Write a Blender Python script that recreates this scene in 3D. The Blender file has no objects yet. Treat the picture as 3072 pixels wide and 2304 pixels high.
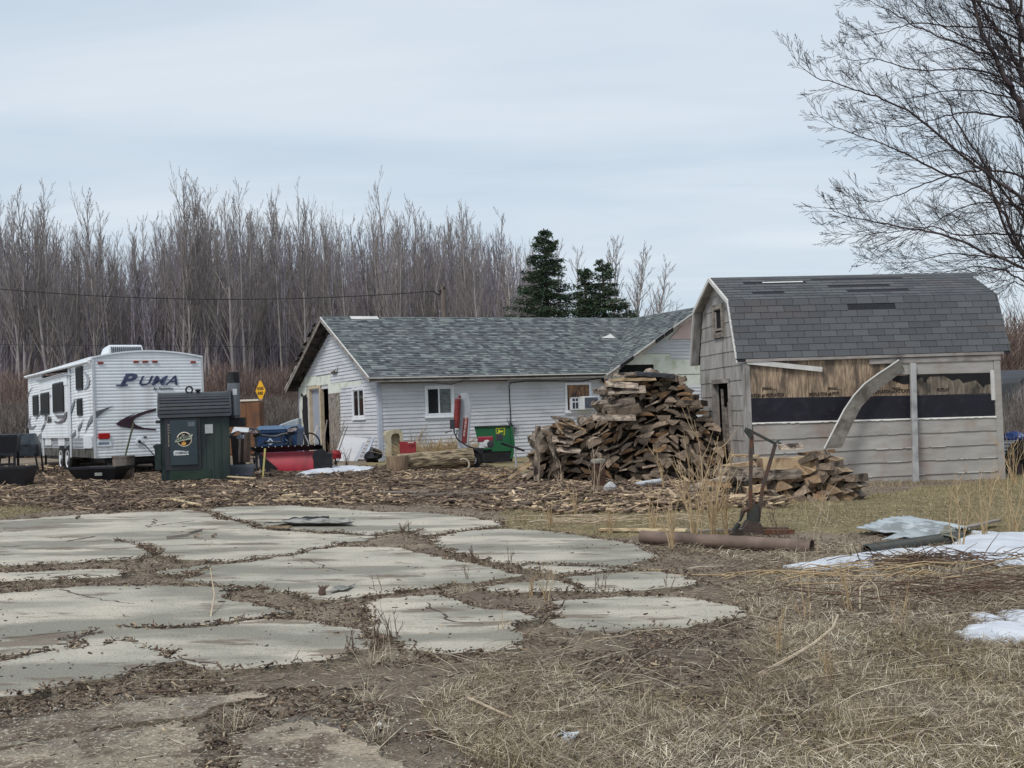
import bpy, math, random
import numpy as np
from mathutils import Matrix, Vector, Euler
random.seed(7); RNG = np.random.default_rng(11)
SC = bpy.context.scene; COL = SC.collection
PI = math.pi; sin = math.sin; cos = math.cos; rad = math.radians

# ---------------------------------------------------------------- camera
FPX = 3500.0; PITCH = math.atan(93/3500.0); ROLL = rad(2.1); CAMH = 1.25
SLOPE = -0.028                                   # the yard falls gently to the right
cF = Vector((0, cos(PITCH), sin(PITCH))); _R = Vector((1, 0, 0)); _U = Vector((0, -sin(PITCH), cos(PITCH)))
cR = cos(ROLL)*_R - sin(ROLL)*_U; cU = sin(ROLL)*_R + cos(ROLL)*_U; cC = Vector((0, 0, CAMH))
cam = bpy.data.objects.new('camera', bpy.data.cameras.new('camera')); COL.objects.link(cam)
M = Matrix((cR, cU, -cF)).transposed().to_4x4(); M.translation = cC; cam.matrix_world = M
cam.data.lens = FPX/3072*36; cam.data.sensor_width = 36; cam.data.clip_start = .05; cam.data.clip_end = 3000
SC.camera = cam

# ---------------------------------------------------------------- light
SUN_EL, SUN_AZ = rad(52), rad(215)               # high veiled sun behind the camera's left shoulder
w = bpy.data.worlds.new('World'); SC.world = w; w.use_nodes = True
nt = w.node_tree; nt.nodes.clear()
def N(nt, t, **k):
    n = nt.nodes.new(t)
    for a, b in k.items():
        if a.startswith('i_'): n.inputs[a[2:]].default_value = b
        else: setattr(n, a, b)
    return n
out = N(nt, 'ShaderNodeOutputWorld'); bg = N(nt, 'ShaderNodeBackground'); bg.inputs['Strength'].default_value = .1
sky = N(nt, 'ShaderNodeTexSky', sky_type='NISHITA', sun_disc=False, sun_elevation=SUN_EL, sun_rotation=SUN_AZ, dust_density=2.0)
tc = N(nt, 'ShaderNodeTexCoord'); sep = N(nt, 'ShaderNodeSeparateXYZ'); nt.links.new(tc.outputs['Generated'], sep.inputs[0])
mx = N(nt, 'ShaderNodeMath', operation='MAXIMUM'); mx.inputs[1].default_value = 0; nt.links.new(sep.outputs[2], mx.inputs[0])
ad = N(nt, 'ShaderNodeMath', operation='ADD'); ad.inputs[1].default_value = .12; nt.links.new(mx.outputs[0], ad.inputs[0])
dv = N(nt, 'ShaderNodeVectorMath', operation='DIVIDE'); nt.links.new(tc.outputs['Generated'], dv.inputs[0]); nt.links.new(ad.outputs[0], dv.inputs[1])
mp = N(nt, 'ShaderNodeMapping'); mp.inputs['Scale'].default_value = (.6, 1.7, 1.6); mp.inputs['Rotation'].default_value = (0, 0, .12); mp.inputs['Location'].default_value = (1.3, .4, 2.1)
nt.links.new(dv.outputs[0], mp.inputs[0])
ns = N(nt, 'ShaderNodeTexNoise'); ns.inputs['Scale'].default_value = 1.1; ns.inputs['Detail'].default_value = 7; ns.inputs['Roughness'].default_value = .52; ns.inputs['Distortion'].default_value = .4
nt.links.new(mp.outputs[0], ns.inputs['Vector'])
rp = N(nt, 'ShaderNodeValToRGB'); rp.color_ramp.elements[0].position = .34; rp.color_ramp.elements[1].position = .68
rp.color_ramp.elements[0].color = (3.9, 4.6, 5.3, 1); rp.color_ramp.elements[1].color = (5.05, 5.5, 5.95, 1)
nt.links.new(ns.outputs['Fac'], rp.inputs[0])
ml = N(nt, 'ShaderNodeMix', data_type='RGBA'); ml.inputs['Factor'].default_value = .9
nt.links.new(sky.outputs[0], ml.inputs['A']); nt.links.new(rp.outputs[0], ml.inputs['B'])
nt.links.new(ml.outputs['Result'], bg.inputs['Color']); nt.links.new(bg.outputs[0], out.inputs[0])
sd = bpy.data.lights.new('sun', 'SUN'); sd.energy = 1.5; sd.angle = rad(14); sd.color = (1, .96, .9)
so = bpy.data.objects.new('sun', sd); COL.objects.link(so)
sdir = Vector((sin(SUN_AZ)*cos(SUN_EL), cos(SUN_AZ)*cos(SUN_EL), sin(SUN_EL)))
so.rotation_euler = sdir.to_track_quat('Z', 'Y').to_euler(); so.location = (0, -20, 30)
SC.view_settings.view_transform = 'Standard'; SC.view_settings.look = 'None'; SC.view_settings.exposure = .6; SC.view_settings.gamma = 1
SC.render.engine = 'CYCLES'

# ---------------------------------------------------------------- helpers
def gz(x, y): return SLOPE*x
def ray(x, y): x = float(x); y = float(y); return cF + (x-1536)/FPX*cR + (1152-y)/FPX*cU
def G(x, y, dz=0.0):
    """a spot on the ground, found from where the survey picture shows it"""
    d = ray(x, y); t = (-SLOPE*0 + dz - CAMH)/(d.z - SLOPE*d.x); return cC + t*d
def AT(x, y, Y):
    d = ray(x, y); return cC + d*(float(Y)/d.y)
def WALL(x, y, P0, ang):
    d = ray(x, y); n = Vector((-sin(ang), cos(ang), 0)); t = n.dot(Vector(P0)-cC)/n.dot(d); P = cC+t*d
    return (P-Vector(P0)).dot(Vector((cos(ang), sin(ang), 0))), P.z
def C(r, g, b, k=1.0):
    f = lambda v: ((v/255+.055)/1.055)**2.4 if v/255 > .04045 else v/255/12.92
    return (f(r)*k, f(g)*k, f(b)*k, 1)

def mat(name, c1, c2=None, rough=.85, scale=6, det=8, bump=0.0, bscale=None, metal=0, attr=.0, rnd=.0, stretch=(1, 1, 1), lo=.35, hi=.65, spec=.3,
        c3=None, s3=1.2, lo3=.5, hi3=.62, st3=(1, 1, 1), world=False, amt3=1.0, aramp=None, spk=None, coat=0, c4=None, s4=4, lo4=.5, hi4=.6, amt4=1.0):
    m = bpy.data.materials.new(name); m.use_nodes = True; nt = m.node_tree; L = nt.links.new
    b = nt.nodes['Principled BSDF']; b.inputs['Roughness'].default_value = rough; b.inputs['Metallic'].default_value = metal
    b.inputs['Specular IOR Level'].default_value = spec
    if coat: b.inputs['Coat Weight'].default_value = coat; b.inputs['Coat Roughness'].default_value = .15
    if world: src = N(nt, 'ShaderNodeNewGeometry').outputs['Position']
    else: src = N(nt, 'ShaderNodeTexCoord').outputs['Object']
    def noise(sc, st, d=det, r=.55):
        mp = N(nt, 'ShaderNodeMapping'); mp.inputs['Scale'].default_value = st; L(src, mp.inputs[0])
        n = N(nt, 'ShaderNodeTexNoise'); n.inputs['Scale'].default_value = sc; n.inputs['Detail'].default_value = d; n.inputs['Roughness'].default_value = r
        L(mp.outputs[0], n.inputs['Vector']); return n.outputs['Fac']
    def mr(v, a, b_, c=0.0, d=1.0):
        q = N(nt, 'ShaderNodeMapRange'); q.inputs[1].default_value = a; q.inputs[2].default_value = b_; q.inputs[3].default_value = c; q.inputs[4].default_value = d
        L(v, q.inputs[0]); return q.outputs[0]
    def mix(f, A, B, bt='MIX'):
        q = N(nt, 'ShaderNodeMix', data_type='RGBA', blend_type=bt)
        if isinstance(f, (int, float)): q.inputs['Factor'].default_value = f
        else: L(f, q.inputs['Factor'])
        for s, v in (('A', A), ('B', B)):
            if isinstance(v, tuple): q.inputs[s].default_value = v
            else: L(v, q.inputs[s])
        return q.outputs['Result']
    c2 = c2 or tuple(min(1, v*1.25) for v in c1[:3])+(1,)
    n1 = noise(scale, stretch); col = mix(mr(n1, lo, hi), c1, c2)
    if aramp:                                      # per-face value picks along a ramp of colours
        at = N(nt, 'ShaderNodeAttribute', attribute_name='v'); r = N(nt, 'ShaderNodeValToRGB'); e = r.color_ramp.elements
        while len(e) < len(aramp): e.new(.5)
        for i, (p, c) in enumerate(aramp): e[i].position = p; e[i].color = c
        L(at.outputs['Fac'], r.inputs[0]); col = mix(.999, col, r.outputs[0])
        k = mr(n1, lo, hi, .72, 1.28); cc = N(nt, 'ShaderNodeCombineXYZ')
        for i in range(3): L(k, cc.inputs[i])
        col = mix(1.0, col, cc.outputs[0], 'MULTIPLY')
    if c3: col = mix(mr(noise(s3, st3, 5), lo3, hi3, 0, amt3), col, c3)
    if c4: col = mix(mr(noise(s4, st3, 6, .65), lo4, hi4, 0, amt4), col, c4)
    if spk: col = mix(mr(noise(spk[0], (1, 1, 1), 2), spk[1], spk[1]+.04), col, spk[2])
    if attr or rnd:
        if attr: v = N(nt, 'ShaderNodeAttribute', attribute_name='v').outputs['Fac']; a = attr
        else: v = N(nt, 'ShaderNodeObjectInfo').outputs['Random']; a = rnd
        k = mr(v, 0, 1, 1-a, 1+a); cc = N(nt, 'ShaderNodeCombineXYZ')
        for i in range(3): L(k, cc.inputs[i])
        col = mix(1.0, col, cc.outputs[0], 'MULTIPLY')
    L(col, b.inputs['Base Color'])
    if bump:
        bn = noise(bscale or scale*3, stretch, 4); bp = N(nt, 'ShaderNodeBump'); bp.inputs['Strength'].default_value = min(1, bump); bp.inputs['Distance'].default_value = .02
        L(bn, bp.inputs['Height']); L(bp.outputs[0], b.inputs['Normal'])
    return m

def tag(o, label=None, cat=None, group=None, kind=None):
    if label: o['label'] = label
    if cat: o['category'] = cat
    if group: o['group'] = group
    if kind: o['kind'] = kind
    return o
def thing(name, label, cat, loc=(0, 0, 0), rz=0, group=None):
    o = bpy.data.objects.new(name, None); COL.objects.link(o); o.location = loc; o.rotation_euler = (0, 0, rz); o.empty_display_size = .1
    return tag(o, label, cat, group)
def link(name, me, parent=None):
    o = bpy.data.objects.new(name, me); COL.objects.link(o)
    if parent: o.parent = parent
    return o
def npmesh(name, V, F, mats, v=None, smooth=False, mi=None):
    me = bpy.data.meshes.new(name); V = np.asarray(V, np.float32); F = np.asarray(F, np.int32); k = F.shape[1]
    me.vertices.add(len(V)); me.vertices.foreach_set('co', V.ravel()); me.loops.add(F.size); me.loops.foreach_set('vertex_index', F.ravel())
    me.polygons.add(len(F)); me.polygons.foreach_set('loop_start', np.arange(0, F.size, k, dtype=np.int32)); me.polygons.foreach_set('loop_total', np.full(len(F), k, np.int32))
    if mi is not None: me.polygons.foreach_set('material_index', np.asarray(mi, np.int32))
    me.update(calc_edges=True)
    if smooth: me.polygons.foreach_set('use_smooth', np.ones(len(F), bool))
    if v is not None:
        a = me.attributes.new('v', 'FLOAT', 'FACE'); a.data.foreach_set('value', np.asarray(v, np.float32))
    for m in (mats if isinstance(mats, (list, tuple)) else [mats]): me.materials.append(m)
    return me

class MB:
    def __init__(s): s.V = []; s.F = []; s.v = []; s.m = []; s.M = Matrix.Identity(4); s.mi = 0
    def at(s, loc=(0, 0, 0), rot=(0, 0, 0)): s.M = Matrix.Translation(loc) @ Euler(rot).to_matrix().to_4x4(); return s
    def add(s, vs, fs, v=.5):
        b = len(s.V); s.V += [tuple(s.M @ Vector(p)) for p in vs]
        for f in fs: s.F.append(tuple(b+i for i in f)); s.v.append(v); s.m.append(s.mi)
        return s
    def box(s, x0, x1, y0, y1, z0, z1, v=.5):
        if x0 > x1: x0, x1 = x1, x0
        if y0 > y1: y0, y1 = y1, y0
        if z0 > z1: z0, z1 = z1, z0
        return s.add([(x, y, z) for x in (x0, x1) for y in (y0, y1) for z in (z0, z1)],
                     [(0, 1, 3, 2), (4, 6, 7, 5), (0, 4, 5, 1), (2, 3, 7, 6), (0, 2, 6, 4), (1, 5, 7, 3)], v)
    def bar(s, a, b, wd, th=None, v=.5, up=(0, 0, 1)):
        a = Vector(a); b = Vector(b); d = b-a; L = d.length; d.normalize(); th = th or wd
        u = Vector(up); x = d.cross(u)
        if x.length < 1e-4: x = d.cross(Vector((1, 0, 0)))
        x.normalize(); z = x.cross(d); P = []
        for t in (a, b):
            for i, j in ((-1, -1), (1, -1), (1, 1), (-1, 1)): P.append(t+x*wd/2*i+z*th/2*j)
        return s.add(P, [(3, 2, 1, 0), (4, 5, 6, 7), (0, 1, 5, 4), (1, 2, 6, 5), (2, 3, 7, 6), (3, 0, 4, 7)], v)
    def prism(s, poly, a, b, ax='y', v=.5):
        n = len(poly); f = {'y': lambda p, q: (p[0], q, p[1]), 'x': lambda p, q: (q, p[0], p[1]), 'z': lambda p, q: (p[0], p[1], q)}[ax]
        return s.add([f(p, a) for p in poly]+[f(p, b) for p in poly], [tuple(range(n)), tuple(range(2*n-1, n-1, -1))]+[(i, i+n, (i+1) % n+n, (i+1) % n) for i in range(n)], v)
    def tube(s, pts, rs, n=8, v=.5, cap=True):
        pts = [Vector(p) for p in pts]; k = len(pts)
        if not isinstance(rs, (list, tuple)): rs = [rs]*k
        P = []; px = None
        for i, p in enumerate(pts):
            d = (pts[min(i+1, k-1)]-pts[max(i-1, 0)]).normalized()
            x = d.cross(Vector((0, 0, 1))) if px is None else px-d*px.dot(d)
            if x.length < 1e-3: x = d.cross(Vector((1, 0, 0)))
            x.normalize(); px = x; y = d.cross(x)
            for j in range(n): a = 2*PI*j/n; P.append(p+(x*cos(a)+y*sin(a))*rs[i])
        F = [(i*n+j, i*n+(j+1) % n, (i+1)*n+(j+1) % n, (i+1)*n+j) for i in range(k-1) for j in range(n)]
        if cap: F += [tuple(range(n-1, -1, -1)), tuple(range((k-1)*n, k*n))]
        return s.add(P, F, v)
    def lathe(s, prof, n=16, v=.5, ax='z', cap=True):
        P = []; k = len(prof)
        for r, z in prof:
            for j in range(n):
                a = 2*PI*j/n; x, y = r*cos(a), r*sin(a)
                P.append({'z': (x, y, z), 'x': (z, x, y), 'y': (x, z, y)}[ax])
        F = [(i*n+j, i*n+(j+1) % n, (i+1)*n+(j+1) % n, (i+1)*n+j) for i in range(k-1) for j in range(n)]
        if cap: F += [tuple(range(n-1, -1, -1)), tuple(range((k-1)*n, k*n))]
        return s.add(P, F, v)
    def me(s, name, mats, smooth=False):
        me = bpy.data.meshes.new(name); me.from_pydata(s.V, [], s.F)
        for m in (mats if isinstance(mats, (list, tuple)) else [mats]): me.materials.append(m)
        me.polygons.foreach_set('material_index', s.m)
        a = me.attributes.new('v', 'FLOAT', 'FACE'); a.data.foreach_set('value', s.v)
        if smooth: me.polygons.foreach_set('use_smooth', [True]*len(s.F))
        me.update(); return me
    def build(s, name, mats, parent=None, smooth=False, bevel=0):
        o = link(name, s.me(name, mats, smooth), parent)
        if bevel:
            b = o.modifiers.new('bevel', 'BEVEL'); b.width = bevel; b.segments = 2; b.limit_method = 'ANGLE'; b.angle_limit = rad(40)
        elif smooth:
            try: o.data.set_sharp_from_angle(angle=rad(35))
            except Exception: pass
        return o

def text_me(name, body, size, mat_, shear=0, offset=0, depth=.002, space=1, sx=1):
    cu = bpy.data.curves.new(name, 'FONT'); cu.body = body; cu.size = size; cu.shear = shear; cu.offset = offset; cu.extrude = depth; cu.space_character = space
    cu.align_x = 'LEFT'; cu.resolution_u = 3
    t = bpy.data.objects.new(name, cu); COL.objects.link(t); bpy.context.view_layer.update()
    me = bpy.data.meshes.new_from_object(t.evaluated_get(bpy.context.evaluated_depsgraph_get())); bpy.data.objects.remove(t)
    me.transform(Matrix.Scale(sx, 4, (1, 0, 0))); me.materials.clear(); me.materials.append(mat_); return me
def lettering(parent, body, size, mat_, M_, name='lettering', **k):
    o = link(name, text_me(name, body, size, mat_, **k), parent); o.matrix_local = M_; return o
# orientation of lettering: on a wall facing local -y (reads along +x) / facing local -x (reads along -y)
def onY(x, y, z, roll=0): return Matrix.Translation((x, y, z)) @ Matrix.Rotation(PI/2, 4, 'X') @ Matrix.Rotation(roll, 4, 'Z')
def onX(x, y, z, roll=0): return Matrix.Translation((x, y, z)) @ Matrix.Rotation(-PI/2, 4, 'Z') @ Matrix.Rotation(PI/2, 4, 'X') @ Matrix.Rotation(roll, 4, 'Z')

def h2(ix, iy, s=0):
    h = (ix*374761393 + iy*668265263 + s*974711) & 0xffffffff; h = ((h ^ (h >> 13))*1274126177) & 0xffffffff; return ((h ^ (h >> 16)) & 0xffff)/65535.0
def vnoise(x, y, s=0):
    x = np.asarray(x, float); y = np.asarray(y, float); ix = np.floor(x).astype(np.int64); iy = np.floor(y).astype(np.int64); fx = x-ix; fy = y-iy
    fx = fx*fx*(3-2*fx); fy = fy*fy*(3-2*fy)
    return (h2(ix, iy, s)*(1-fx)+h2(ix+1, iy, s)*fx)*(1-fy)+(h2(ix, iy+1, s)*(1-fx)+h2(ix+1, iy+1, s)*fx)*fy
def fbm(x, y, s=0, o=4):
    r = 0; a = .5; t = 0
    for i in range(o): r = r+a*vnoise(x*2**i, y*2**i, s+i*17); t += a; a *= .5
    return r/t
def inpoly(x, y, poly):
    x = np.asarray(x); y = np.asarray(y); ins = np.zeros(x.shape, bool); n = len(poly); j = n-1
    for i in range(n):
        xi, yi = poly[i]; xj, yj = poly[j]
        c = ((yi > y) != (yj > y)) & (x < (xj-xi)*(y-yi)/(yj-yi+1e-12)+xi); ins ^= c; j = i
    return ins
def tubes_np(segs, n=3):
    """segs: arrays A(m,3) B(m,3) ra(m) rb(m) -> open little prisms"""
    A, Bp, ra, rb = segs; d = Bp-A; d /= (np.linalg.norm(d, axis=1, keepdims=True)+1e-9)
    ref = np.where(np.abs(d[:, 2:3]) > .9, np.array([[1., 0, 0]]), np.array([[0, 0, 1.]])); x = np.cross(d, ref); x /= (np.linalg.norm(x, axis=1, keepdims=True)+1e-9); y = np.cross(d, x)
    m = len(A); V = np.zeros((m, 2*n, 3)); 
    for j in range(n):
        a = 2*PI*j/n; o = x*cos(a)+y*sin(a); V[:, j] = A+o*ra[:, None]; V[:, n+j] = Bp+o*rb[:, None]
    base = (np.arange(m)*2*n)[:, None]; F = []
    for j in range(n): F.append(base+np.array([[j, (j+1) % n, n+(j+1) % n, n+j]]))
    return V.reshape(-1, 3), np.stack(F, 1).reshape(-1, 4)
# ---------------------------------------------------------------- ground
def cpx(lst, ox=0, oy=1400, s=1.835): return [(ox+x/s, oy+y/s) for x, y in lst]
def gpoly(px, dz=0): return [tuple(G(x, y, dz))[:2] for x, y in px]
SLABH = .022
q = lambda l: [(x+1879, y) for x, y in l]
slab_px = [
 [(-90,302),(0,298),(400,268),(700,252),(1060,240),(1150,255),(1200,290),(1350,305),(1400,340),(1560,354),(1879,374),(2040,384),(1990,404),(1879,416),(1720,454),(1580,484),(1400,503),(1240,517),(1000,511),(930,488),(880,458),(820,432),(760,427),(700,408),(640,406),(740,432),(838,470),(828,485),(700,505),(600,512),(400,525),(0,548),(-90,550)],
 [(-90,592),(0,580),(250,575),(420,565),(640,560),(690,575),(720,590),(600,605),(300,615),(0,630),(-90,634)],
 [(1150,236),(1250,220),(1600,214),(1879,230),(2080,250),(2300,250),(2440,262),(2600,280),(2740,305),(2775,322),(2700,335),(2520,350),(2410,368),(2340,376),(2300,350),(2180,350),(2050,374),(1879,360),(1700,350),(1570,338),(1440,332),(1380,300),(1250,282),(1190,258)],
 [(890,575),(1160,541),(1400,522),(1580,492),(1720,462),(1879,441)]+q([(200,445),(330,448),(440,480),(560,510),(700,530),(850,560),(950,590),(1000,602),(880,614),(700,634),(560,652),(440,662),(300,690),(130,712),(0,725)])+[(1780,728),(1640,700),(1450,670),(1270,655),(1150,640),(1010,620),(1130,560),(1030,600)],
 q([(520,388),(700,352),(900,343),(1160,360),(1400,395),(1600,430),(1740,485),(1700,508),(1580,530),(1640,550),(1480,546),(1300,541),(1010,532),(1200,540),(1500,556),(1400,575),(1300,583),(1180,592),(1100,570),(1000,540),(850,522),(700,488),(600,458),(520,410)]),
 [(-90,700),(0,698),(160,688),(330,668),(520,652),(700,655),(930,660),(1150,658),(1250,668),(1238,725),(1350,762),(1500,777),(1540,797),(1460,822),(1330,832),(1150,862),(1000,884),(700,888),(1000,892),(1180,878),(1460,840),(1560,845),(1640,845),(1720,852),(1879,880)]+q([(80,888),(100,930),(95,985),(0,1033)])+[(1760,1062),(1600,1088),(1400,1108),(1220,1113),(1130,1083),(1000,1062),(985,1035),(930,1008),(850,1000),(800,965),(700,940),(640,943),(500,972),(390,985),(480,905),(380,990),(200,1008),(0,1038),(-90,1050)],
 [(-90,1092),(0,1078),(200,1035),(400,998),(640,957),(760,972),(830,1022),(900,1045),(975,1066),(860,1103),(700,1130),(500,1165),(250,1215),(0,1262),(-90,1280)],
 q([(250,730),(400,714),(540,710),(640,726),(660,752),(780,790),(900,788),(1010,800),(1030,830),(980,880),(940,905),(930,950),(1000,988),(860,1010),(600,1022),(480,1025),(380,1005),(290,940),(170,880),(180,830),(150,790),(160,755)]),
 q([(800,660),(940,640),(1120,622),(1200,632),(1270,655),(1320,680),(1150,684),(980,690),(840,680)]),
 q([(1240,615),(1450,590),(1700,577),(1850,590),(1900,605),(1980,640),(1879,655),(1600,680),(1400,688),(1345,682),(1290,645)]),
 q([(1200,758),(1300,732),(1550,714),(1850,718),(2060,745),(2140,775),(2170,808),(2100,835),(1879,878),(1640,885),(1500,900),(1350,922),(1230,915),(1290,900),(1200,852),(1180,800)]),
]
flat_px = [
 [(-90,1462),(200,1392),(450,1342),(700,1300),(1000,1272),(1300,1240),(1450,1245),(1250,1300),(1080,1378),(960,1383),(600,1428),(250,1498),(0,1543),(-90,1560)],
 [(-90,1585),(0,1562),(300,1502),(700,1442),(970,1397),(1120,1440),(1200,1480),(1060,1560),(1000,1660),(900,1800),(-90,1800)],
 [(1230,1800),(1300,1560),(1420,1440),(1700,1400),(2050,1480),(2150,1600),(2500,1800)]]
M_conc = mat('concrete', C(166,162,150), C(192,183,168), rough=.92, scale=1.6, bump=.8, bscale=55, c3=C(126,124,113), s3=.9, st3=(.7, 1.6, 1), lo3=.46, hi3=.58, amt3=.85, world=True, spk=(60, .64, C(114,106,96)), c4=C(108,95,82), s4=1.9, lo4=.56, hi4=.62, amt4=.8)
M_cedge = mat('concrete_edge', C(122,112,98), C(92,82,68), scale=12, bump=.8, world=True)
slab_w = []
def make_slab(px, h, label, nm='concrete_slab', mt=None, grow_=.022, keep=True):
    pl = [Vector(p) for p in gpoly(px, h)]; pts = []
    for i, p in enumerate(pl):
        d = pl[(i+1) % len(pl)]-p; k = max(1, int(d.length/.03))
        for j in range(k):
            t = p+d*(j/k); s = 4.5
            jx = (fbm(t.x*1.6, t.y*7, 13)-.5)*.22+(fbm(t.x*s, t.y*s, 3)-.5)*.05+(vnoise(t.x*14, t.y*14, 5)-.5)*.06+(vnoise(t.x*40, t.y*40, 6)-.5)*.02; jy = (fbm(t.x*2.2, t.y*2.2, 19)-.5)*.10+(fbm(t.x*s, t.y*s, 9)-.5)*.05+(vnoise(t.x*14, t.y*14, 8)-.5)*.06+(vnoise(t.x*40, t.y*40, 7)-.5)*.02
            pts.append((t.x+float(jx), t.y+float(jy)))
    n = len(pts); ar = sum(pts[i][0]*pts[(i+1) % n][1]-pts[(i+1) % n][0]*pts[i][1] for i in range(n)); sg = 1 if ar > 0 else -1; q_ = []
    for i in range(n):
        d = Vector(pts[(i+2) % n])-Vector(pts[i-2]); nn_ = Vector((d.y, -d.x)).normalized()*sg*grow_; q_.append((pts[i][0]+nn_.x, pts[i][1]+nn_.y))
    pts = q_; V = [(x, y, gz(x, y)+h) for x, y in pts]; cx = sum(p[0] for p in pts)/n; cy = sum(p[1] for p in pts)/n
    for x, y in pts:
        o = Vector((x-cx, y-cy)).normalized()*.035; V.append((x+o.x, y+o.y, gz(x, y)-.03))
    me = bpy.data.meshes.new(nm); me.from_pydata(V, [], [tuple(range(n))]+[(i, i+n, (i+1) % n+n, (i+1) % n) for i in range(n)])
    me.materials.append(mt or M_conc); me.materials.append(M_cedge); me.polygons.foreach_set('material_index', [0]+[1]*n)
    o = link(nm, me); tag(o, kind='structure')
    if keep: slab_w.append([(a, b) for a, b in pts])
    return o
for p in slab_px: make_slab(cpx(p), SLABH, '')
M_flat = mat('dirty_concrete', C(136,126,110), C(170,156,138), rough=.95, scale=2.2, bump=.8, bscale=60, world=True, c3=C(104,98,90), s3=1.3, lo3=.48, hi3=.6, amt3=.8, c4=C(98,84,72), s4=4.5, lo4=.5, hi4=.58, amt4=.85, spk=(60, .6, C(186,176,160)))
for p in flat_px: make_slab(cpx(p), .016, '', mt=M_flat, grow_=0, keep=False)
flat_w = [gpoly(cpx(p)) for p in flat_px]
def bbt(p): a = np.array(p); return a.min(0), a.max(0)
slab_bb = [bbt(p) for p in slab_w]
def in_slab(x, y):
    x = np.asarray(x, float); y = np.asarray(y, float); r = np.zeros(x.shape, bool)
    for p, (lo, hi) in zip(slab_w, slab_bb):
        c = (x > lo[0]) & (x < hi[0]) & (y > lo[1]) & (y < hi[1])
        if c.any(): i = np.where(c)[0]; r[i] |= inpoly(x[i], y[i], p)
    return r
def zone(px): w_ = gpoly(px); return w_
Z_lawn = zone([(1480,1600),(1500,1520),(1700,1480),(1850,1470),(2150,1500),(2560,1490),(3100,1420),(3400,1400),(3400,1600),(3000,1610),(2600,1590),(2450,1600),(1900,1615),(1650,1600)])
Z_mulch = zone([(-300,1395),(300,1405),(700,1425),(1100,1400),(1450,1395),(1650,1440),(1850,1462),(1700,1500),(1500,1545),(1300,1510),(1000,1515),(700,1525),(300,1535),(100,1520),(-300,1530)])
Z_tanL = zone([(-200,1500),(90,1505),(170,1525),(60,1548),(-200,1555)])
Z_gravel = zone([(-200,2150),(300,2090),(700,2050),(1100,2090),(1300,2170),(1450,2304),(1400,2400),(-200,2400)])
Z_straw = zone([(1330,2120),(1480,2030),(1700,2010),(1850,2085),(2150,2060),(2200,1900),(2180,1830),(2250,1700),(2000,1650),(2500,1640),(3200,1650),(3300,2450),(1620,2450),(1450,2260)])
Z_snow = [gpoly(p) for p in (
 [(2365,1707),(2480,1688),(2560,1668),(2700,1655),(2800,1643),(2880,1622),(2960,1608),(3040,1602),(3200,1606),(3200,1702),(3000,1697),(2880,1692),(2820,1680),(2740,1672),(2620,1688),(2560,1702),(2470,1704)],
 [(2905,1842),(2960,1852),(3010,1862),(2980,1868),(2930,1866)],
 [(3010,1846),(3072,1841),(3200,1840),(3200,1880),(3072,1880),(3020,1870)],
 [(2890,1905),(2940,1885),(3010,1880),(3072,1886),(3200,1890),(3200,1925),(3072,1930),(2990,1930),(2900,1918)],
 [(893,1427),(930,1414),(960,1409),(985,1405),(1010,1411),(1050,1406),(1085,1408),(1118,1404),(1122,1412),(1085,1417),(1050,1415),(1010,1424),(960,1424),(930,1429)])]
def zmask(poly, x, y, j=.35, f=1.6, s=0):
    return inpoly(x+(fbm(x*f, y*f, 40+s)-.5)*2*j, y+(fbm(x*f, y*f, 60+s)-.5)*4*j, poly)
nu, nv = 520, 620
u = np.linspace(-1.0, 1.0, nu); tt = np.linspace(0, 1, nv)
Y = 1.0+np.expm1(tt*math.log(900))
UU, YY = np.meshgrid(u, Y); XX = UU*(YY+9)*.62
Hh = (fbm(XX*1.3, YY*1.3, 1)-.5)*.05+(fbm(XX*9, YY*9, 2, 3)-.5)*.025
ins = in_slab(XX.ravel(), YY.ravel()).reshape(XX.shape)
Hh = np.where(ins, -.03, np.minimum(Hh, .035)); far = np.clip((YY-60)/60, 0, 1); Hh = Hh+far*0
ZZ = SLOPE*np.clip(XX, -30, 30)*np.clip(1-(YY-60)/200, 0, 1)+Hh
mul = zmask(Z_mulch, XX, YY)
ZZ = ZZ+np.where(mul, (fbm(XX*2, YY*2, 21)-.45)*.05, 0)
V = np.stack([XX, YY, ZZ], -1).reshape(-1, 3)
idx = np.arange(nu*nv).reshape(nv, nu); F = np.stack([idx[:-1, :-1], idx[:-1, 1:], idx[1:, 1:], idx[1:, :-1]], -1).reshape(-1, 4)
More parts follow.
